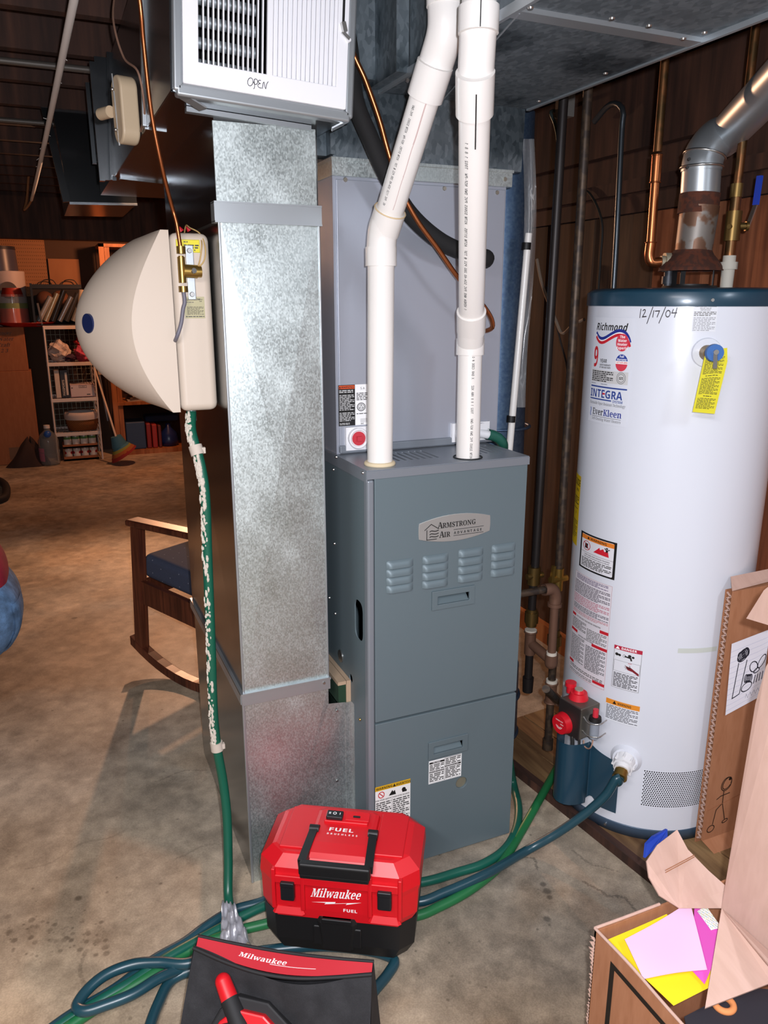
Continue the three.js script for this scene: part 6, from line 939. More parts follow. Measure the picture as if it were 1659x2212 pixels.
// ---------------------------------------------------------------- person crouching at the edge of the view
function sdfSkin(bones, lo, hi, cell, k = 0.05) {
  const n = [0, 1, 2].map((i) => Math.ceil((hi[i] - lo[i]) / cell)), res = Math.max(...n) + 2, mc = new MarchingCubes(res, M.skin, false, false, 120000), half = res / 2;
  const c = lo.map((v, i) => (v + hi[i]) / 2), ext = (res * cell) / 2; mc.isolation = 0;
  for (let z = 0; z < res; z++) for (let y = 0; y < res; y++) for (let x = 0; x < res; x++) {
    const p = [c[0] + (x - half) / half * ext, c[1] + (y - half) / half * ext, c[2] + (z - half) / half * ext]; let d = 9;
    for (const [a, b, ra, rb] of bones) {
      const ab = [b[0] - a[0], b[1] - a[1], b[2] - a[2]], ap = [p[0] - a[0], p[1] - a[1], p[2] - a[2]], l = ab[0] ** 2 + ab[1] ** 2 + ab[2] ** 2, h = l ? Math.max(0, Math.min(1, (ap[0] * ab[0] + ap[1] * ab[1] + ap[2] * ab[2]) / l)) : 0;
      const e = Math.hypot(ap[0] - ab[0] * h, ap[1] - ab[1] * h, ap[2] - ab[2] * h) - (ra + (rb - ra) * h), m = Math.max(k - Math.abs(d - e), 0) / k; d = Math.min(d, e) - m * m * k * 0.25;
    }
    mc.field[x + y * res + z * res * res] = -d;
  }
  mc.update();
  let g = new THREE.BufferGeometry(); g.setAttribute('position', new THREE.BufferAttribute(mc.positionArray.slice(0, mc.count * 3), 3));
  g = mergeVertices(g, 1e-4); g.scale(ext, ext, ext); g.translate(...c); g.computeVertexNormals(); return flat(g);
}
{
  // half squat, facing away from the duct (towards -x); hip joints at H, knees ahead, feet under the body
  const O = Pd(47, 1296, 2.32), hx = O.x - 0.165, hy = O.y + 0.0, hz = O.z - 0.02;
  const t = thing('person', 'person in red shirt and blue jeans crouching with back to the duct', 'person', [hx - 0.1, 0, hz]);
  const P = (x, y, z) => [hx + x, hy + y, hz + z], foot = (s) => [hx - 0.14, 0.06, hz + s];
  const legs = [], body = [], skin = [];
  for (const s of [-0.1, 0.1]) {
    const hip = P(0, -0.02, s), knee = [hx - 0.36, 0.5, hz + s * 1.3], ank = [hx - 0.13, 0.1, hz + s * 1.2];
    legs.push([hip, knee, 0.105, 0.072], [knee, ank, 0.068, 0.055]); skin.push([hip, knee, 0.08, 0.055], [knee, ank, 0.052, 0.038]);
    skin.push([ank, [ank[0] - 0.02, 0.05, ank[2]], 0.04, 0.04]);
    const sh = P(-0.36, 0.36, s * 1.75), elb = P(-0.56, 0.14, s * 2.1), wr = P(-0.78, 0.08, s * 1.2);
    body.push([P(-0.34, 0.38, s), sh, 0.075, 0.07], [sh, P(-0.48, 0.23, s * 1.95), 0.066, 0.06]);
    skin.push([P(-0.34, 0.38, s), sh, 0.05, 0.05], [sh, elb, 0.048, 0.04], [elb, wr, 0.04, 0.028]);
    const hnd = P(-0.86, 0.05, s * 1.0); skin.push([wr, hnd, 0.03, 0.026]);
    for (let k = -2; k < 2; k++) skin.push([[hnd[0], hnd[1], hnd[2] + k * 0.014], [hnd[0] - 0.05 - 0.008 * (k === 0), hnd[1] - 0.01, hnd[2] + k * 0.017], 0.011, 0.009], [[hnd[0] - 0.05, hnd[1] - 0.01, hnd[2] + k * 0.017], [hnd[0] - 0.078, hnd[1] - 0.035, hnd[2] + k * 0.017], 0.009, 0.008]);
    skin.push([[wr[0] - 0.02, wr[1], wr[2] + s * 0.2], [wr[0] - 0.06, wr[1] - 0.02, wr[2] + s * 0.45], 0.012, 0.01]);
  }
  legs.push([P(0.02, -0.01, -0.075), P(0.02, -0.01, 0.075), 0.142, 0.142], [P(0.0, 0.02, 0), P(-0.05, 0.07, 0), 0.14, 0.14]);
  body.push([P(-0.03, 0.12, 0), P(-0.16, 0.22, 0), 0.148, 0.145], [P(-0.16, 0.22, 0), P(-0.32, 0.36, 0), 0.145, 0.13], [P(-0.3, 0.36, -0.1), P(-0.3, 0.36, 0.1), 0.11, 0.11], [P(0.0, 0.085, -0.06), P(0.0, 0.085, 0.06), 0.135, 0.135]);
  skin.push([P(0, 0, -0.06), P(0, 0, 0.06), 0.11, 0.11], [P(0, 0.02, 0), P(-0.32, 0.36, 0), 0.12, 0.1], [P(-0.34, 0.4, 0), P(-0.46, 0.5, 0), 0.05, 0.048], [P(-0.5, 0.56, 0), P(-0.54, 0.54, 0), 0.085, 0.08], [P(-0.56, 0.5, 0), P(-0.6, 0.47, 0), 0.055, 0.04], [P(-0.628, 0.54, 0), P(-0.64, 0.525, 0), 0.012, 0.012], [P(-0.5, 0.54, 0.082), P(-0.5, 0.52, 0.084), 0.014, 0.012], [P(-0.5, 0.54, -0.082), P(-0.5, 0.52, -0.084), 0.014, 0.012]);
  const lo = [hx - 1.0, 0, hz - 0.45], hi = [hx + 0.25, hy + 0.75, hz + 0.45];
  put(t, 'body', sdfSkin(skin, lo, hi, 0.014, 0.03), M.skin);
  const jeansGeo = sdfSkin(legs, [hx - 0.5, 0, hz - 0.35], [hx + 0.25, hy + 0.3, hz + 0.35], 0.012); put(t, 'jeans', jeansGeo.clone(), M.denim, 'blue jeans');
  put(t, 'shirt', sdfSkin(body, [hx - 0.6, hy - 0.1, hz - 0.4], [hx + 0.25, hy + 0.6, hz + 0.4], 0.012), M.shirt, 'red shirt');
  put(t, 'hair', [flat(new THREE.SphereGeometry(0.098, 24, 16, 0, 7, 0, 1.7).rotateZ(-0.4).translate(hx - 0.505, hy + 0.575, hz))], M.hair);
  for (const s of [-1, 1]) { put(t, 'eye', ball(0.009, hx - 0.605, hy + 0.555, hz + s * 0.03, 10), M.white); put(t, 'shoe', rbox(0.27, 0.08, 0.095, 0.03, hx - 0.2, 0.04, hz + s * 0.12), M.rubber); }
  put(t, 'mouth', rbox(0.006, 0.006, 0.04, 0.002, hx - 0.632, hy + 0.458, hz), mat(0x8c4a42, 0.6));
  { const p = jeansGeo.attributes.position, nn = jeansGeo.attributes.normal, T = [], v = V(), m = V(); for (let i = 0; i < p.count; i += 3) { const tri = [], c = V(); for (let k = 0; k < 3; k++) { v.fromBufferAttribute(p, i + k); m.fromBufferAttribute(nn, i + k); c.add(v); tri.push(v.clone().addScaledVector(m, 0.004)); } c.multiplyScalar(1 / 3); if (c.x > hx + 0.05 && c.y > hy - 0.1 && c.y < hy + 0.03 && c.z > hz + 0.02 && c.z < hz + 0.14) T.push(tri); } put(t, 'back_pocket', tris(T), M.denim); }
}
// ---------------------------------------------------------------- overhead on the open side
{
  const a = Py(172, -60, 2.2), b = Py(68, 432, 2.2);
  const t = thing('clothesline', 'white rope clothesline strung under the joists', 'rope', [b.x, 2.2, b.z]);
  put(t, 'rope', tube([a, a.clone().lerp(b, 0.3).add(V(0, -0.01, 0)), a.clone().lerp(b, 0.65).add(V(0, -0.012, 0)), b], 0.0095, 40, 10), mat(0xf4f0ec, 0.9));
  put(t, 'hook', tube([b, b.clone().add(V(-0.02, -0.03, -0.02)), b.clone().add(V(-0.05, -0.06, -0.03)), b.clone().add(V(-0.03, 0.0, -0.06)), b.clone().add(V(0, 0.16, -0.06))], 0.008, 30, 8), mat(0x8a5a34, 0.8));
  const bits = []; for (let i = 0; i < 8; i++) { const p = a.clone().lerp(b, 0.15 + i * 0.07); bits.push(rod(p, p.clone().add(V(rr(-0.02, 0.02), rr(-0.014, 0.014), 0)), 0.002, 0.001, 5)); } put(t, 'fray', merge(bits), mat(0xcfc8c2, 0.9));
}
for (const [z, y, l] of [[-3.02, 2.3, 'dull grey ceiling conduit crossing below the joists nearest the register'], [-3.95, 2.3, 'dull grey ceiling conduit crossing behind the branch duct']]) single('ceiling_conduit', rod(V(-3.0, y, z), V(0.5, y, z), 0.0105), mat(0x5c5650, 0.5, 0.3), l, 'conduit');
single('ceiling_girder', span(-3.2, 2.0, 2.02, 2.32, -6.95, -6.8), M.joist, 'dark wooden girder crossing below the joists in the far room', 'beam');
{ // branch ducts and damper motor beyond the register
  const t = thing('branch_duct', 'reflective sheet metal branch duct hanging beyond the return trunk', 'duct', [0.35, 2.0, -3.7]);
  const z = -3.75, A = Pz(150, 437, z), B = Pz(296, 440, z), C = Pz(122, 312, z), D = Pz(160, 310, z), E2 = Pz(140, 400, z);
  put(t, 'boot', [tris([[V(A.x, A.y, z), V(B.x, B.y, z), V(B.x, 2.33, z - 0.05)], [V(A.x, A.y, z), V(B.x, 2.33, z - 0.05), V(C.x, 2.33, z - 0.05)], [V(A.x, A.y, z), V(C.x, 2.33, z - 0.05), V(C.x, 2.33, z - 0.6)], [V(A.x, A.y, z), V(C.x, 2.33, z - 0.6), V(A.x, A.y, z - 0.6)], [V(A.x, A.y, z - 0.6), V(B.x, B.y, z - 0.6), V(B.x, B.y, z)], [V(A.x, A.y, z - 0.6), V(B.x, B.y, z), V(A.x, A.y, z)], [V(B.x, B.y, z), V(B.x, B.y, z - 0.6), V(B.x, 2.33, z - 0.6)], [V(B.x, B.y, z), V(B.x, 2.33, z - 0.6), V(B.x, 2.33, z - 0.05)]])], M.zincMirror);
  put(t, 'flange', [bar(V(A.x - 0.01, A.y, z + 0.006), V(C.x - 0.03, 2.33, z - 0.04), 0.03, 0.012), bar(V(A.x, A.y - 0.004, z + 0.004), V(B.x, B.y - 0.004, z + 0.004), 0.01, 0.01)], M.zincMirror);
  const w = thing('damper_branch', 'galvanized branch collar with drive cleats behind the return trunk', 'duct', [0.29, 1.94, -3.1]);
  put(w, 'collar', [span(0.3, 0.66, 1.98, 2.32, -3.6, -2.9)], M.zincMirror);
  put(w, 'drive_cleat', [span(0.262, 0.3, 1.95, 2.32, -2.95, -2.93), span(0.245, 0.262, 1.945, 2.3, -2.94, -2.915)], M.zincMirror);
  put(w, 'drive_cleat', [span(0.27, 0.3, 2.06, 2.33, -3.3, -3.28), span(0.255, 0.27, 2.05, 2.32, -3.29, -3.27)], M.zincMirror);
  const p = Px(268, 240, 0.255), m = thing('damper_motor', 'cream oval damper motor on the flank of the return trunk', 'motor', [p.x, p.y, p.z]);
  const s = new THREE.Shape(); s.absarc(0, 0.045, 0.032, 0, Math.PI, false); s.absarc(0, -0.045, 0.032, Math.PI, 2 * Math.PI, false);
  const g = extrude(s, 0.034, 0.005); g.applyMatrix4(q0.makeRotationY(-Math.PI / 2 + 0.25)); g.translate(p.x + 0.02, p.y, p.z); put(m, 'cover', g, mat(0xcdb697, 0.5));
  put(m, 'strap', bar(V(p.x - 0.022, p.y + 0.08, p.z + 0.004), V(p.x - 0.018, p.y - 0.08, p.z + 0.004), 0.003, 0.003), M.steel);
  put(m, 'crank', [rod(V(p.x - 0.03, p.y, p.z - 0.02), V(p.x - 0.05, p.y, p.z - 0.06), 0.014)], mat(0xcdb697, 0.5));
  for (const dy of [0.045, -0.045]) put(m, 'screw', ball(0.005, p.x - 0.024, p.y + dy, p.z + 0.006, 8), M.steel);
  single('thermostat_wire', tube([V(p.x + 0.02, 2.33, p.z - 0.1), V(p.x - 0.01, 2.2, p.z + 0.02), V(p.x + 0.0, 2.11, p.z + 0.08), V(p.x + 0.02, 2.06, p.z + 0.16), V(p.x + 0.03, 1.99, p.z + 0.14), V(p.x + 0.03, 1.96, p.z + 0.05)], 0.0028, 50, 6), mat(0x8c6a58, 0.6), 'thin brown thermostat wire looping beside the damper motor', 'wire');
}
// ---------------------------------------------------------------- far end of the room
const FZ = -8.35;
const fp = (px, py, z = FZ) => Pz(px, py, z);
{ // stacked large cartons
  const a = fp(-140, 800), b = fp(92, 1003), c = fp(78, 706), m = fp(84, 800);
  const lo = thing('large_carton', 'plain tall brown carton standing on the floor beside the wire shelf', 'carton', [-0.6, 0, FZ - 0.25]);
  put(lo, 'box', span(-1.1, -0.09, 0.0, m.y, FZ - 0.45, FZ, 0.006), M.cardFar); const q = fp(36, 985); put(lo, 'tape_patch', span(q.x - 0.06, q.x + 0.06, 0.05, 0.17, FZ, FZ + 0.001), mat(0x7a5a44, 0.8));
  const up = thing('large_carton', 'brown carton with faint handwriting stacked on the plain one', 'carton', [-0.6, m.y, FZ - 0.27]);
  put(up, 'box', span(-1.08, -0.11, m.y, c.y, FZ - 0.45, FZ - 0.012, 0.006), M.cardFar);
  put(up, 'handwriting', sheetZ(-0.44, -0.14, c.y - 0.26, c.y - 0.03, FZ - 0.0105), print(420, 340, (x) => { x.fillStyle = '#2c1a10'; x.font = 'italic 64px serif'; x.fillText('Flower', 90, 60); x.fillText('Water', 130, 140); x.fillText('Craft', 120, 220); x.fillText('2 3', 150, 300); }, { alpha: true }));
  // things on the cartons
  const y = c.y, j = fp(32, 690);
  const jar = thing('plastic_jar', 'clear jar layered orange and red standing on a red tray', 'jar', [j.x, y, FZ - 0.15]);
  const pr = (r0, y0, r1, y1) => rod(V(j.x, y + y0, FZ - 0.15), V(j.x, y + y1, FZ - 0.15), r0, r1, 24);
  put(jar, 'orange_layer', pr(0.13, 0.03, 0.13, 0.17), mat(0xb5461e, 0.6)); put(jar, 'green_layer', pr(0.131, 0.17, 0.131, 0.22), mat(0x7c8a58, 0.6)); put(jar, 'clear_wall', [rod(V(j.x, y + 0.03, FZ - 0.15), V(j.x, y + 0.3, FZ - 0.15), 0.138, 0.125, 24, true)], phys(0xffffff, 0.08, 0, { transmission: 0.9, thickness: 0 })); put(jar, 'red_lid', pr(0.1, 0.28, 0.08, 0.36), mat(0xa83020, 0.5));
  const tr = fp(42, 702); single('red_tray', [lathe([[0, 0.0], [0.2, 0.0], [0.27, 0.035], [0.275, 0.04], [0.2, 0.012], [0, 0.012]], 36).translate(tr.x + 0.06, y + 0.001, FZ - 0.17)], mat(0xc41c12, 0.4), 'round red plastic tray on top of the stacked cartons', 'tray');
  const tb = fp(18, 640), tub = thing('white_tub', 'white oval tub with dark picture behind the layered jar', 'tub', [tb.x, y, FZ - 0.42]);
  put(tub, 'tub_body', rod(V(tb.x, y, FZ - 0.42), V(tb.x, y + 0.52, FZ - 0.42), 0.15, 0.16, 24), mat(0xcbb9b0, 0.5)); put(tub, 'picture', rod(V(tb.x, y + 0.34, FZ - 0.3), V(tb.x, y + 0.34, FZ - 0.262), 0.08, 0.08, 24), mat(0x5a5048, 0.6));
  const db = thing('dark_tub', 'dark clear lidded tub stacked above the white one', 'tub', [tb.x - 0.08, y + 0.52, FZ - 0.42]);
  put(db, 'tub_body', rod(V(tb.x - 0.06, y + 0.521, FZ - 0.42), V(tb.x - 0.06, y + 0.72, FZ - 0.42), 0.17, 0.16, 24), mat(0x4c4a58, 0.35)); put(db, 'lid', rod(V(tb.x - 0.06, y + 0.72, FZ - 0.42), V(tb.x - 0.06, y + 0.75, FZ - 0.42), 0.165, 0.16, 24), mat(0x2c2a32, 0.4));
}
{ // wire shelf tower
  const z0 = FZ + 0.05, z1 = FZ - 0.42, X0 = 0.065, X1 = 0.485, T = 1.32, W = mat(0xd8ccc2, 0.5);
  const t = thing('wire_shelf', 'white wire shelf tower holding jars, boxes and a basket', 'shelf', [(X0 + X1) / 2, 0, (z0 + z1) / 2]);
  for (const x of [X0, X1]) for (const z of [z0, z1]) put(t, 'post', rod(V(x, 0, z), V(x, T, z), 0.009, 0.009, 8), W);
  const levels = [0.28, 0.62, 0.97, T];
  levels.forEach((y) => { put(t, 'shelf_rail', rbox(X1 - X0 + 0.02, 0.035, 0.012, 0.004, (X0 + X1) / 2, y - 0.008, z0), W); put(t, 'rear_rail', rbox(X1 - X0 + 0.02, 0.02, 0.01, 0.003, (X0 + X1) / 2, y - 0.004, z1), W); put(t, 'shelf_mesh', [...Array.from({ length: 14 }, (_, i) => rod(V(X0 + i * 0.032, y, z0), V(X0 + i * 0.032, y, z1), 0.0025, 0.0025, 5)), ...[0.25, 0.5, 0.75].map((k) => rod(V(X0, y - 0.003, z0 + (z1 - z0) * k), V(X1, y - 0.003, z0 + (z1 - z0) * k), 0.0035, 0.0035, 5))], W); });
  put(t, 'back_mesh', [...Array.from({ length: 10 }, (_, i) => rod(V(X0 + 0.02 + i * 0.043, 0.28, z1), V(X0 + 0.02 + i * 0.043, T, z1), 0.003, 0.003, 5)), ...Array.from({ length: 18 }, (_, i) => rod(V(X0, 0.3 + i * 0.058, z1), V(X1, 0.3 + i * 0.058, z1), 0.003, 0.003, 5))], mat(0x9aa090, 0.5));
  for (let i = 0; i < 22; i++) put(t, 'ladder_rung', rod(V(X1, 0.06 + i * 0.058, z0), V(X1, 0.1 + i * 0.058, z1), 0.004, 0.004, 5), W);
  const zs = z0 - 0.06;
  // top: dark basket of bottles and rolled foil
  const bk = thing('wire_basket', 'black wire basket crammed with bottles on top of the shelf tower', 'basket', [0.25, T, zs - 0.1]);
  put(bk, 'rim', [span(X0 - 0.08, X1 - 0.02, T + 0.36, T + 0.4, z1, z1 + 0.02), span(X0 - 0.08, X0 - 0.06, T + 0.02, T + 0.4, z1, z0), span(X1 - 0.02, X1, T + 0.02, T + 0.3, z1, z0)], M.black); put(bk, 'base', span(X0 - 0.06, X1, T + 0.012, T + 0.02, z1, z0), M.black); put(bk, 'back', span(X0 - 0.06, X1, T + 0.02, T + 0.36, z1, z1 + 0.005), mat(0x241a16, 0.8)); put(bk, 'handle', [tube([V(0.08, T + 0.4, z1), V(0.12, T + 0.44, z1), V(0.2, T + 0.44, z1), V(0.23, T + 0.4, z1)], 0.005, 20, 6), tube([V(0.28, T + 0.4, z1), V(0.32, T + 0.44, z1), V(0.4, T + 0.44, z1), V(0.43, T + 0.4, z1)], 0.005, 20, 6)], M.black);
  const cols = [[0x9b9a96, 'silver'], [0xb4a78c, 'tan'], [0x2a2828, 'black'], [0x8c8c8e, 'grey'], [0x3d3a38, 'charcoal'], [0xb0aca4, 'pale grey']];
  cols.forEach(([c, nm], i) => { const x = 0.08 + i * 0.062; single('spray_can', [rod(V(x - 0.05, T + 0.05, zs - 0.06), V(x + 0.08, T + 0.28 + 0.03 * (i % 3), zs - 0.05), 0.026, 0.026, 12)], mat(c, 0.3, i % 2 ? 0.6 : 0.2), `${nm} can tilted among the others in the black wire basket`, 'can', 'cans in the wire basket'); });
  single('storage_bin', [rbox(0.02, 0.2, 0.3, 0.004, X0 - 0.02, T + 0.12, zs - 0.08, 0, 0, 0.1)], mat(0x55504c, 0.5), 'grey plastic panel standing inside the black wire basket', 'panel');
  single('paper_roll', rod(V(0.43, T + 0.18, zs - 0.04), V(0.46, T + 0.34, zs - 0.05), 0.045, 0.045, 16), mat(0xc9b49c, 0.7), 'pale paper roll at the end of the black wire basket', 'roll');
  single('paper_sack', ball(0.085, 0.11, T + 0.25, z1 + 0.1, 12), mat(0x5e3826, 0.8), 'brown paper sack at the back of the black wire basket', 'sack'); single('paper_sack', ball(0.09, 0.25, T + 0.25, z1 + 0.1, 12), mat(0x6a4028, 0.8), 'reddish paper sack behind the tilted cans', 'sack');
  const lump = (x, y, z, sx, sy, sz, s) => { const g = new THREE.IcosahedronGeometry(1, 4), p = g.attributes.position; for (let i = 0; i < p.count; i++) { const v = V().fromBufferAttribute(p, i), k = 1 + 0.16 * Math.sin(v.x * 6 + s) * Math.sin(v.y * 7 + s * 2) + 0.1 * Math.sin(v.z * 11 + v.y * 9 + s); p.setXYZ(i, v.x * sx * k, v.y * sy * k, v.z * sz * k); } g.computeVertexNormals(); return flat(g).translate(x, y, z); };
  single('plastic_bag', [lump(0.18, 1.085, zs - 0.06, 0.1, 0.105, 0.13, 1)], mat(0xc4b3a8, 0.5), 'crumpled white plastic bag on the upper shelf tier', 'bag');
  single('pink_bundle', [lump(0.41, 1.055, zs - 0.05, 0.09, 0.08, 0.12, 4)], mat(0xc04a66, 0.6), 'pink printed bundle on the upper shelf tier', 'bundle');
  single('red_bag', [lump(0.41, 1.17, zs - 0.1, 0.075, 0.055, 0.1, 7)], mat(0xb4202a, 0.5), 'red bag lying over the pink bundle', 'bag');
  single('dark_bundle', [lump(0.27, 1.02, zs - 0.02, 0.07, 0.035, 0.08, 9)], mat(0x3c2038, 0.7), 'small dark purple bundle between the white bag and pink bundle', 'bundle');
  const bk2 = thing('binder', 'black binder reading passports with white spine', 'binder', [0.17, 0.63, zs]);
  put(bk2, 'cover', [rbox(0.075, 0.27, 0.22, 0.004, 0.2, 0.767, zs - 0.1)], mat(0x221f1e, 0.5)); put(bk2, 'spine_print', sheetZ(0.166, 0.236, 0.635, 0.9, zs + 0.0112), print(160, 600, (x) => { x.fillStyle = '#221f1e'; x.fillRect(0, 0, 160, 600); x.fillStyle = '#cfc3b4'; x.fillRect(96, 50, 44, 500); x.save(); x.translate(74, 560); x.rotate(-Math.PI / 2); x.font = 'bold 66px sans-serif'; x.fillText('PASSPORTS', 0, 0, 500); x.restore(); }));
  single('white_book', rbox(0.045, 0.27, 0.22, 0.004, 0.135, 0.767, zs - 0.09), mat(0xcfc0b0, 0.6), 'cream book standing beside the black binder', 'book');
  const wb = thing('white_box', 'white printed box lying on the middle shelf tier', 'box', [0.36, 0.63, zs - 0.1]);
  put(wb, 'box', rbox(0.23, 0.125, 0.24, 0.004, 0.36, 0.695, zs - 0.1), mat(0xcdbcb8, 0.6)); put(wb, 'box_print', sheetZ(0.247, 0.473, 0.636, 0.755, zs + 0.0206), print(360, 190, (x, w, h) => { x.fillStyle = '#cdbcb8'; x.fillRect(0, 0, w, h); x.strokeStyle = '#222'; x.lineWidth = 5; x.strokeRect(130, 14, 110, 36); x.fillStyle = '#222'; x.font = 'bold 26px sans-serif'; x.fillText('SLIDES', 140, 42, 92); x.fillRect(236, 150, 54, 14); x.fillRect(14, 40, 24, 14); x.strokeStyle = '#8a4450'; x.strokeRect(3, 3, w - 6, h - 6); }));
  const bs = thing('wicker_basket', 'round wicker basket with white cloth liner on the lower tier', 'basket', [0.33, 0.28, zs - 0.08]);
  const wk = mat(0xffffff, 0.85, 0, { map: dataTex(128, (i, x, y) => { const k = ((Math.floor(x / 8) + Math.floor(y / 8)) % 2 ? 0.75 : 1) * (0.8 + 0.4 * fabN[i]); return [clamp(150 * k), clamp(92 * k), clamp(44 * k)]; }, 0.16) });
  put(bs, 'weave', [lathe([[0.0, 0], [0.135, 0], [0.155, 0.08], [0.158, 0.15]], 30).translate(0.33, 0.292, zs - 0.1)], wk); put(bs, 'liner', [lathe([[0.165, 0], [0.17, 0.04], [0.158, 0.075], [0.13, 0.07]], 30).translate(0.33, 0.405, zs - 0.1)], mat(0xcabdb4, 0.8));
  // cans: one flat of green labels over one flat of red labels
  const can = (x, y, kind) => { const g = thing('food_can', kind ? 'white can with red fruit label in the cardboard flat at the shelf foot' : 'can with green and white label in the upper row under the basket', 'can', [x, y, zs], kind ? 'red label cans' : 'green label cans'); put(g, 'tin', [rod(V(x, y, zs), V(x, y + 0.1, zs), 0.036, 0.036, 18), torus(0.034, 0.003, x, y + 0.101, zs, Math.PI / 2)], M.zincPlain); put(g, 'label_band', rod(V(x, y + 0.008, zs), V(x, y + 0.092, zs), 0.0366, 0.0366, 18, true), print(128, 64, (c) => { c.fillStyle = '#d6cec2'; c.fillRect(0, 0, 128, 64); if (kind) { c.fillStyle = '#b51f28'; for (const k of [20, 62, 104]) { c.beginPath(); c.arc(k, 26, 11, 0, 7); c.fill(); } c.fillStyle = '#333'; c.fillRect(34, 44, 16, 8); } else { c.fillStyle = '#4c7a48'; c.fillRect(0, 0, 128, 18); c.fillRect(40, 0, 30, 64); } })); return g; };
  for (let i = 0; i < 4; i++) { can(0.17 + i * 0.078, 0.148, 0); can(0.17 + i * 0.078, 0.022, 1); }
  const fl = thing('cardboard_flat', 'brown cardboard flat carrying the green label cans', 'flat', [0.29, 0.12, zs]); put(fl, 'tray', [span(0.12, 0.45, 0.127, 0.146, zs - 0.3, zs + 0.05), span(0.12, 0.45, 0.128, 0.166, zs + 0.045, zs + 0.05)], M.cardFar);
  const f2 = thing('cardboard_flat', 'brown cardboard flat carrying the red label cans on the floor', 'flat', [0.29, 0.0, zs]); put(f2, 'tray', [span(0.12, 0.45, 0.0, 0.02, zs - 0.3, zs + 0.05), span(0.12, 0.45, 0.0, 0.045, zs + 0.045, zs + 0.05), span(0.12, 0.14, 0.0, 0.126, zs - 0.3, zs - 0.06), span(0.43, 0.45, 0.0, 0.126, zs - 0.3, zs - 0.06)], M.cardFar);
}
{ // water jug
  const p = Py(110, 1003, 0), t = thing('water_jug', 'clear plastic water jug with blue cap on the floor by the shelf', 'jug', [p.x, 0, p.z]);
  put(t, 'bottle', lathe([[0.0, 0.002], [0.085, 0.002], [0.095, 0.02], [0.092, 0.1], [0.098, 0.13], [0.092, 0.16], [0.096, 0.24], [0.07, 0.3], [0.03, 0.34], [0.024, 0.37]], 28).translate(p.x, 0, p.z), phys(0xd8dcdc, 0.08, 0, { transmission: 0.85, thickness: 0, ior: 1.3 }));
  put(t, 'cap', rod(V(p.x, 0.36, p.z), V(p.x, 0.39, p.z), 0.03, 0.028, 16), mat(0xd5ccc4, 0.5)); put(t, 'seal', ball(0.035, p.x + 0.0, 0.31, p.z + 0.06, 12), mat(0x2456a4, 0.4), 'blue seal'); put(t, 'label_band', [flat(new THREE.CylinderGeometry(0.097, 0.097, 0.13, 16, 1, true, -1.4, 0.9).translate(p.x, 0.11, p.z))], mat(0xb06a78, 0.6));
  single('floor_bag', grid(28, 18, (u, v) => { const a = u * Math.PI * 2, r = (0.17 * Math.pow(1 - v, 0.75) + 0.015) * (1 + 0.12 * Math.sin(a * 3 + v * 5) + 0.06 * Math.sin(a * 7)); return V(p.x - 0.2 + r * Math.cos(a) + 0.03 * v, 0.002 + 0.25 * v * (1 - 0.15 * Math.sin(a * 2)), p.z - 0.02 + 0.6 * r * Math.sin(a)); }), mat(0x33201a, 0.85), 'dark slumped cloth bag beside the water jug', 'bag');
}
{ // dusters leaning by the shelf
  const b = Py(262, 976, 0.12), top = fp(203, 792, FZ - 0.1), t = thing('broom', 'broom with pale handle and rainbow bristles leaning by the shelf', 'broom', [b.x, 0, b.z]);
  const c = fp(250, 942, b.z), d = c.clone().sub(top); put(t, 'handle', rod(top, c.clone().addScaledVector(d, 0.02), 0.01, 0.011, 10), mat(0xcbb5a2, 0.5));
  put(t, 'head_cap', rod(c, c.clone().add(V(0.03, -0.1, 0)), 0.05, 0.08, 16), mat(0x3b6d80, 0.8), 'blue head'); const br = [[0x4a7c88, 0.0], [0x8f8a3c, 0.022], [0xa35a2c, 0.045], [0x8e2a26, 0.07]];
  br.forEach(([col, dy], i) => put(t, 'bristles', [rod(c.clone().add(V(0.035 + i * 0.004, -0.09 - dy, 0)), c.clone().add(V(0.045 + i * 0.006, -0.115 - dy, 0)), 0.075 + i * 0.016, 0.09 + i * 0.018, 16)], mat(col, 0.95)));
  const q = fp(225, 870, FZ - 0.2); single('pole', rod(V(q.x - 0.06, 1.25, q.z), V(q.x + 0.02, 0.35, q.z), 0.012, 0.012, 10), mat(0x80848c, 0.4, 0.5), 'grey metal pole standing behind the broom', 'pole');
  const k = fp(210, 795, FZ - 0.12); single('paddle', rbox(0.05, 0.14, 0.02, 0.006, k.x + 0.02, k.y, k.z, 0, 0, 0.1), mat(0xb7a594, 0.6), 'pale flat paddle hanging beside the wire shelf', 'paddle');
}
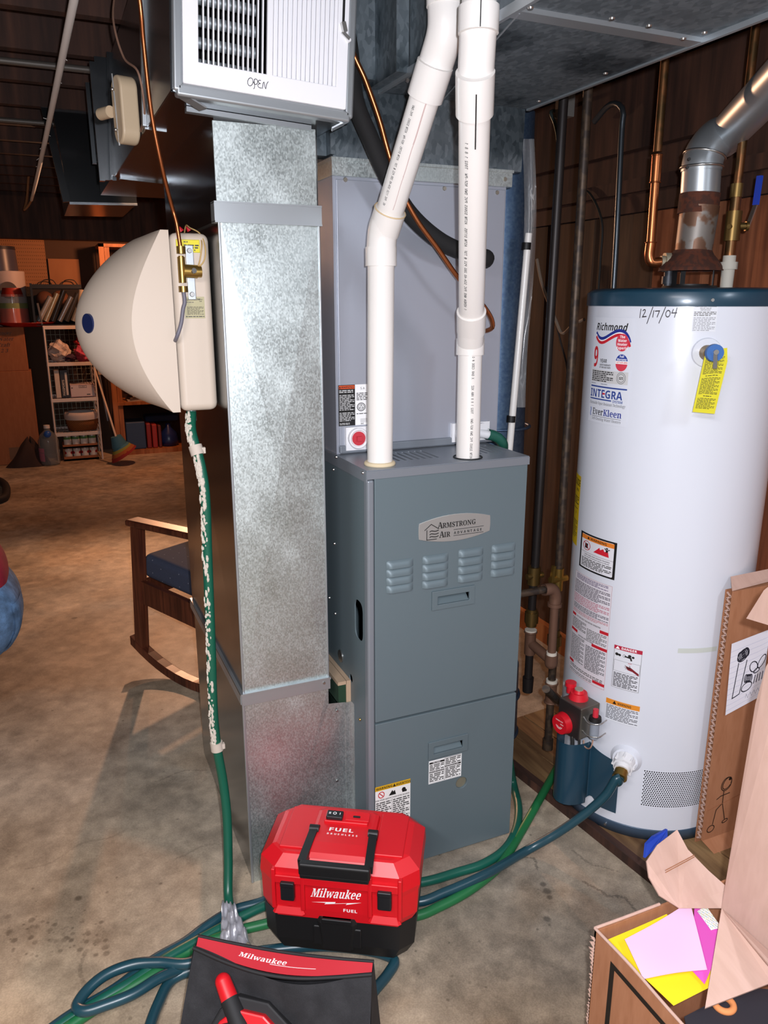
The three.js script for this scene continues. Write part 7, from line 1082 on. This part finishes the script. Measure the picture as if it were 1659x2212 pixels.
{ // wooden cabinet with bins
  const z0 = RZ0 + 0.45, z1 = RZ0 + 0.02, L = fp(246, 900, z0).x, R = 1.75, t = thing('wooden_cabinet', 'open orange pine cabinet frame along the far wall', 'cabinet', [1.1, 0, z1]);
  const yt = fp(250, 760, z0).y, ys = fp(300, 868, z0).y, yb = fp(300, 972, z0).y;
  put(t, 'post', span(L, L + 0.05, 0, 2.1, z0 - 0.04, z0), M.pine); put(t, 'post', span(L + 0.055, L + 0.1, 0, 2.1, z0 - 0.06, z0 - 0.02), M.pine); put(t, 'post', span(R - 0.05, R, 0, 2.1, z0 - 0.04, z0), M.pine);
  put(t, 'shelf_board', span(L + 0.05, R, ys - 0.03, ys, z1, z0), M.pine); put(t, 'bottom_board', span(L + 0.05, R, yb - 0.06, yb, z1, z0), M.pine); put(t, 'top_board', span(L, R, 2.07, 2.1, z1, z0), M.pine); put(t, 'back_board', span(L, R, 0, 2.1, z1 - 0.01, z1), mat(0x3a2418, 0.9));
  const bx = (name, px0, px1, py0, col, label, cat, gr) => { const a = fp(px0, 960, z0 - 0.08), b = fp(px1, 960, z0 - 0.08), c = fp(px0, py0, z0 - 0.08); return single(name, [rbox(b.x - a.x, c.y - yb, 0.3, 0.012, (a.x + b.x) / 2, (c.y + yb) / 2, z0 - 0.2)], mat(col, 0.5), label, cat, gr); };
  bx('storage_bin', 274, 316, 912, 0x2f4664, 'slate blue storage bin in the foot of the pine cabinet', 'bin'); bx('folder', 318, 328, 914, 0x8e2622, 'dark red folder beside the slate blue bin', 'folder'); bx('folder', 330, 341, 916, 0xa52c26, 'bright red folder leaning against the dark one', 'folder'); bx('folder', 343, 350, 918, 0x6e2a24, 'brown folder beside the round blue bottle', 'folder');
  const p = fp(366, 940, z0 - 0.1); single('blue_bottle', [lathe([[0, 0], [0.09, 0], [0.1, 0.06], [0.085, 0.14], [0.03, 0.2], [0.028, 0.24], [0, 0.24]], 24).translate(p.x, yb, z0 - 0.16)], mat(0x1c2c5e, 0.3), 'round dark blue bottle in the foot of the pine cabinet', 'bottle'); single('blue_cloth', [rbox(0.35, 0.07, 0.2, 0.02, p.x - 0.05, yb + 0.29, z0 - 0.3)], mat(0x1b2f52, 0.8), 'dark blue folded cloth behind the bottle', 'cloth');
  for (let i = 0; i < 6; i++) single('magazine', rbox(0.3, 0.022, 0.22, 0.002, L + 0.3 + 0.02 * (i % 3), ys + 0.012 + i * 0.023, z0 - 0.14, 0, 0.06 * (i % 4)), mat([0xb3a28c, 0x6d5a4a, 0xa58f76, 0x54443a, 0xbba98f, 0x7d6955][i], 0.7), ['pale magazine at the bottom of the stack in the pine cabinet', 'brown magazine second from the bottom of the cabinet stack', 'tan magazine third from the bottom of the cabinet stack', 'dark magazine fourth from the bottom of the cabinet stack', 'cream magazine second from the top of the cabinet stack', 'grey brown magazine on top of the cabinet stack'][i], 'magazine', 'magazines in the pine cabinet');
}
single('black_hose', tube([Py(-60, 1010, 0.02), Py(-25, 1030, 0.03), Py(5, 1042, 0.03), Py(14, 1060, 0.03), Py(4, 1078, 0.03), Py(-30, 1085, 0.03), Py(-70, 1080, 0.02)], 0.032, 60, 12), M.rubber, 'black ribbed hose end curling on the open floor', 'hose');
// ---------------------------------------------------------------- hand the scene over
scene.traverse((o) => { if (o.isMesh) { o.castShadow = true; o.receiveShadow = true; } });
scene.updateMatrixWorld(true);
renderer.render(scene, camera);
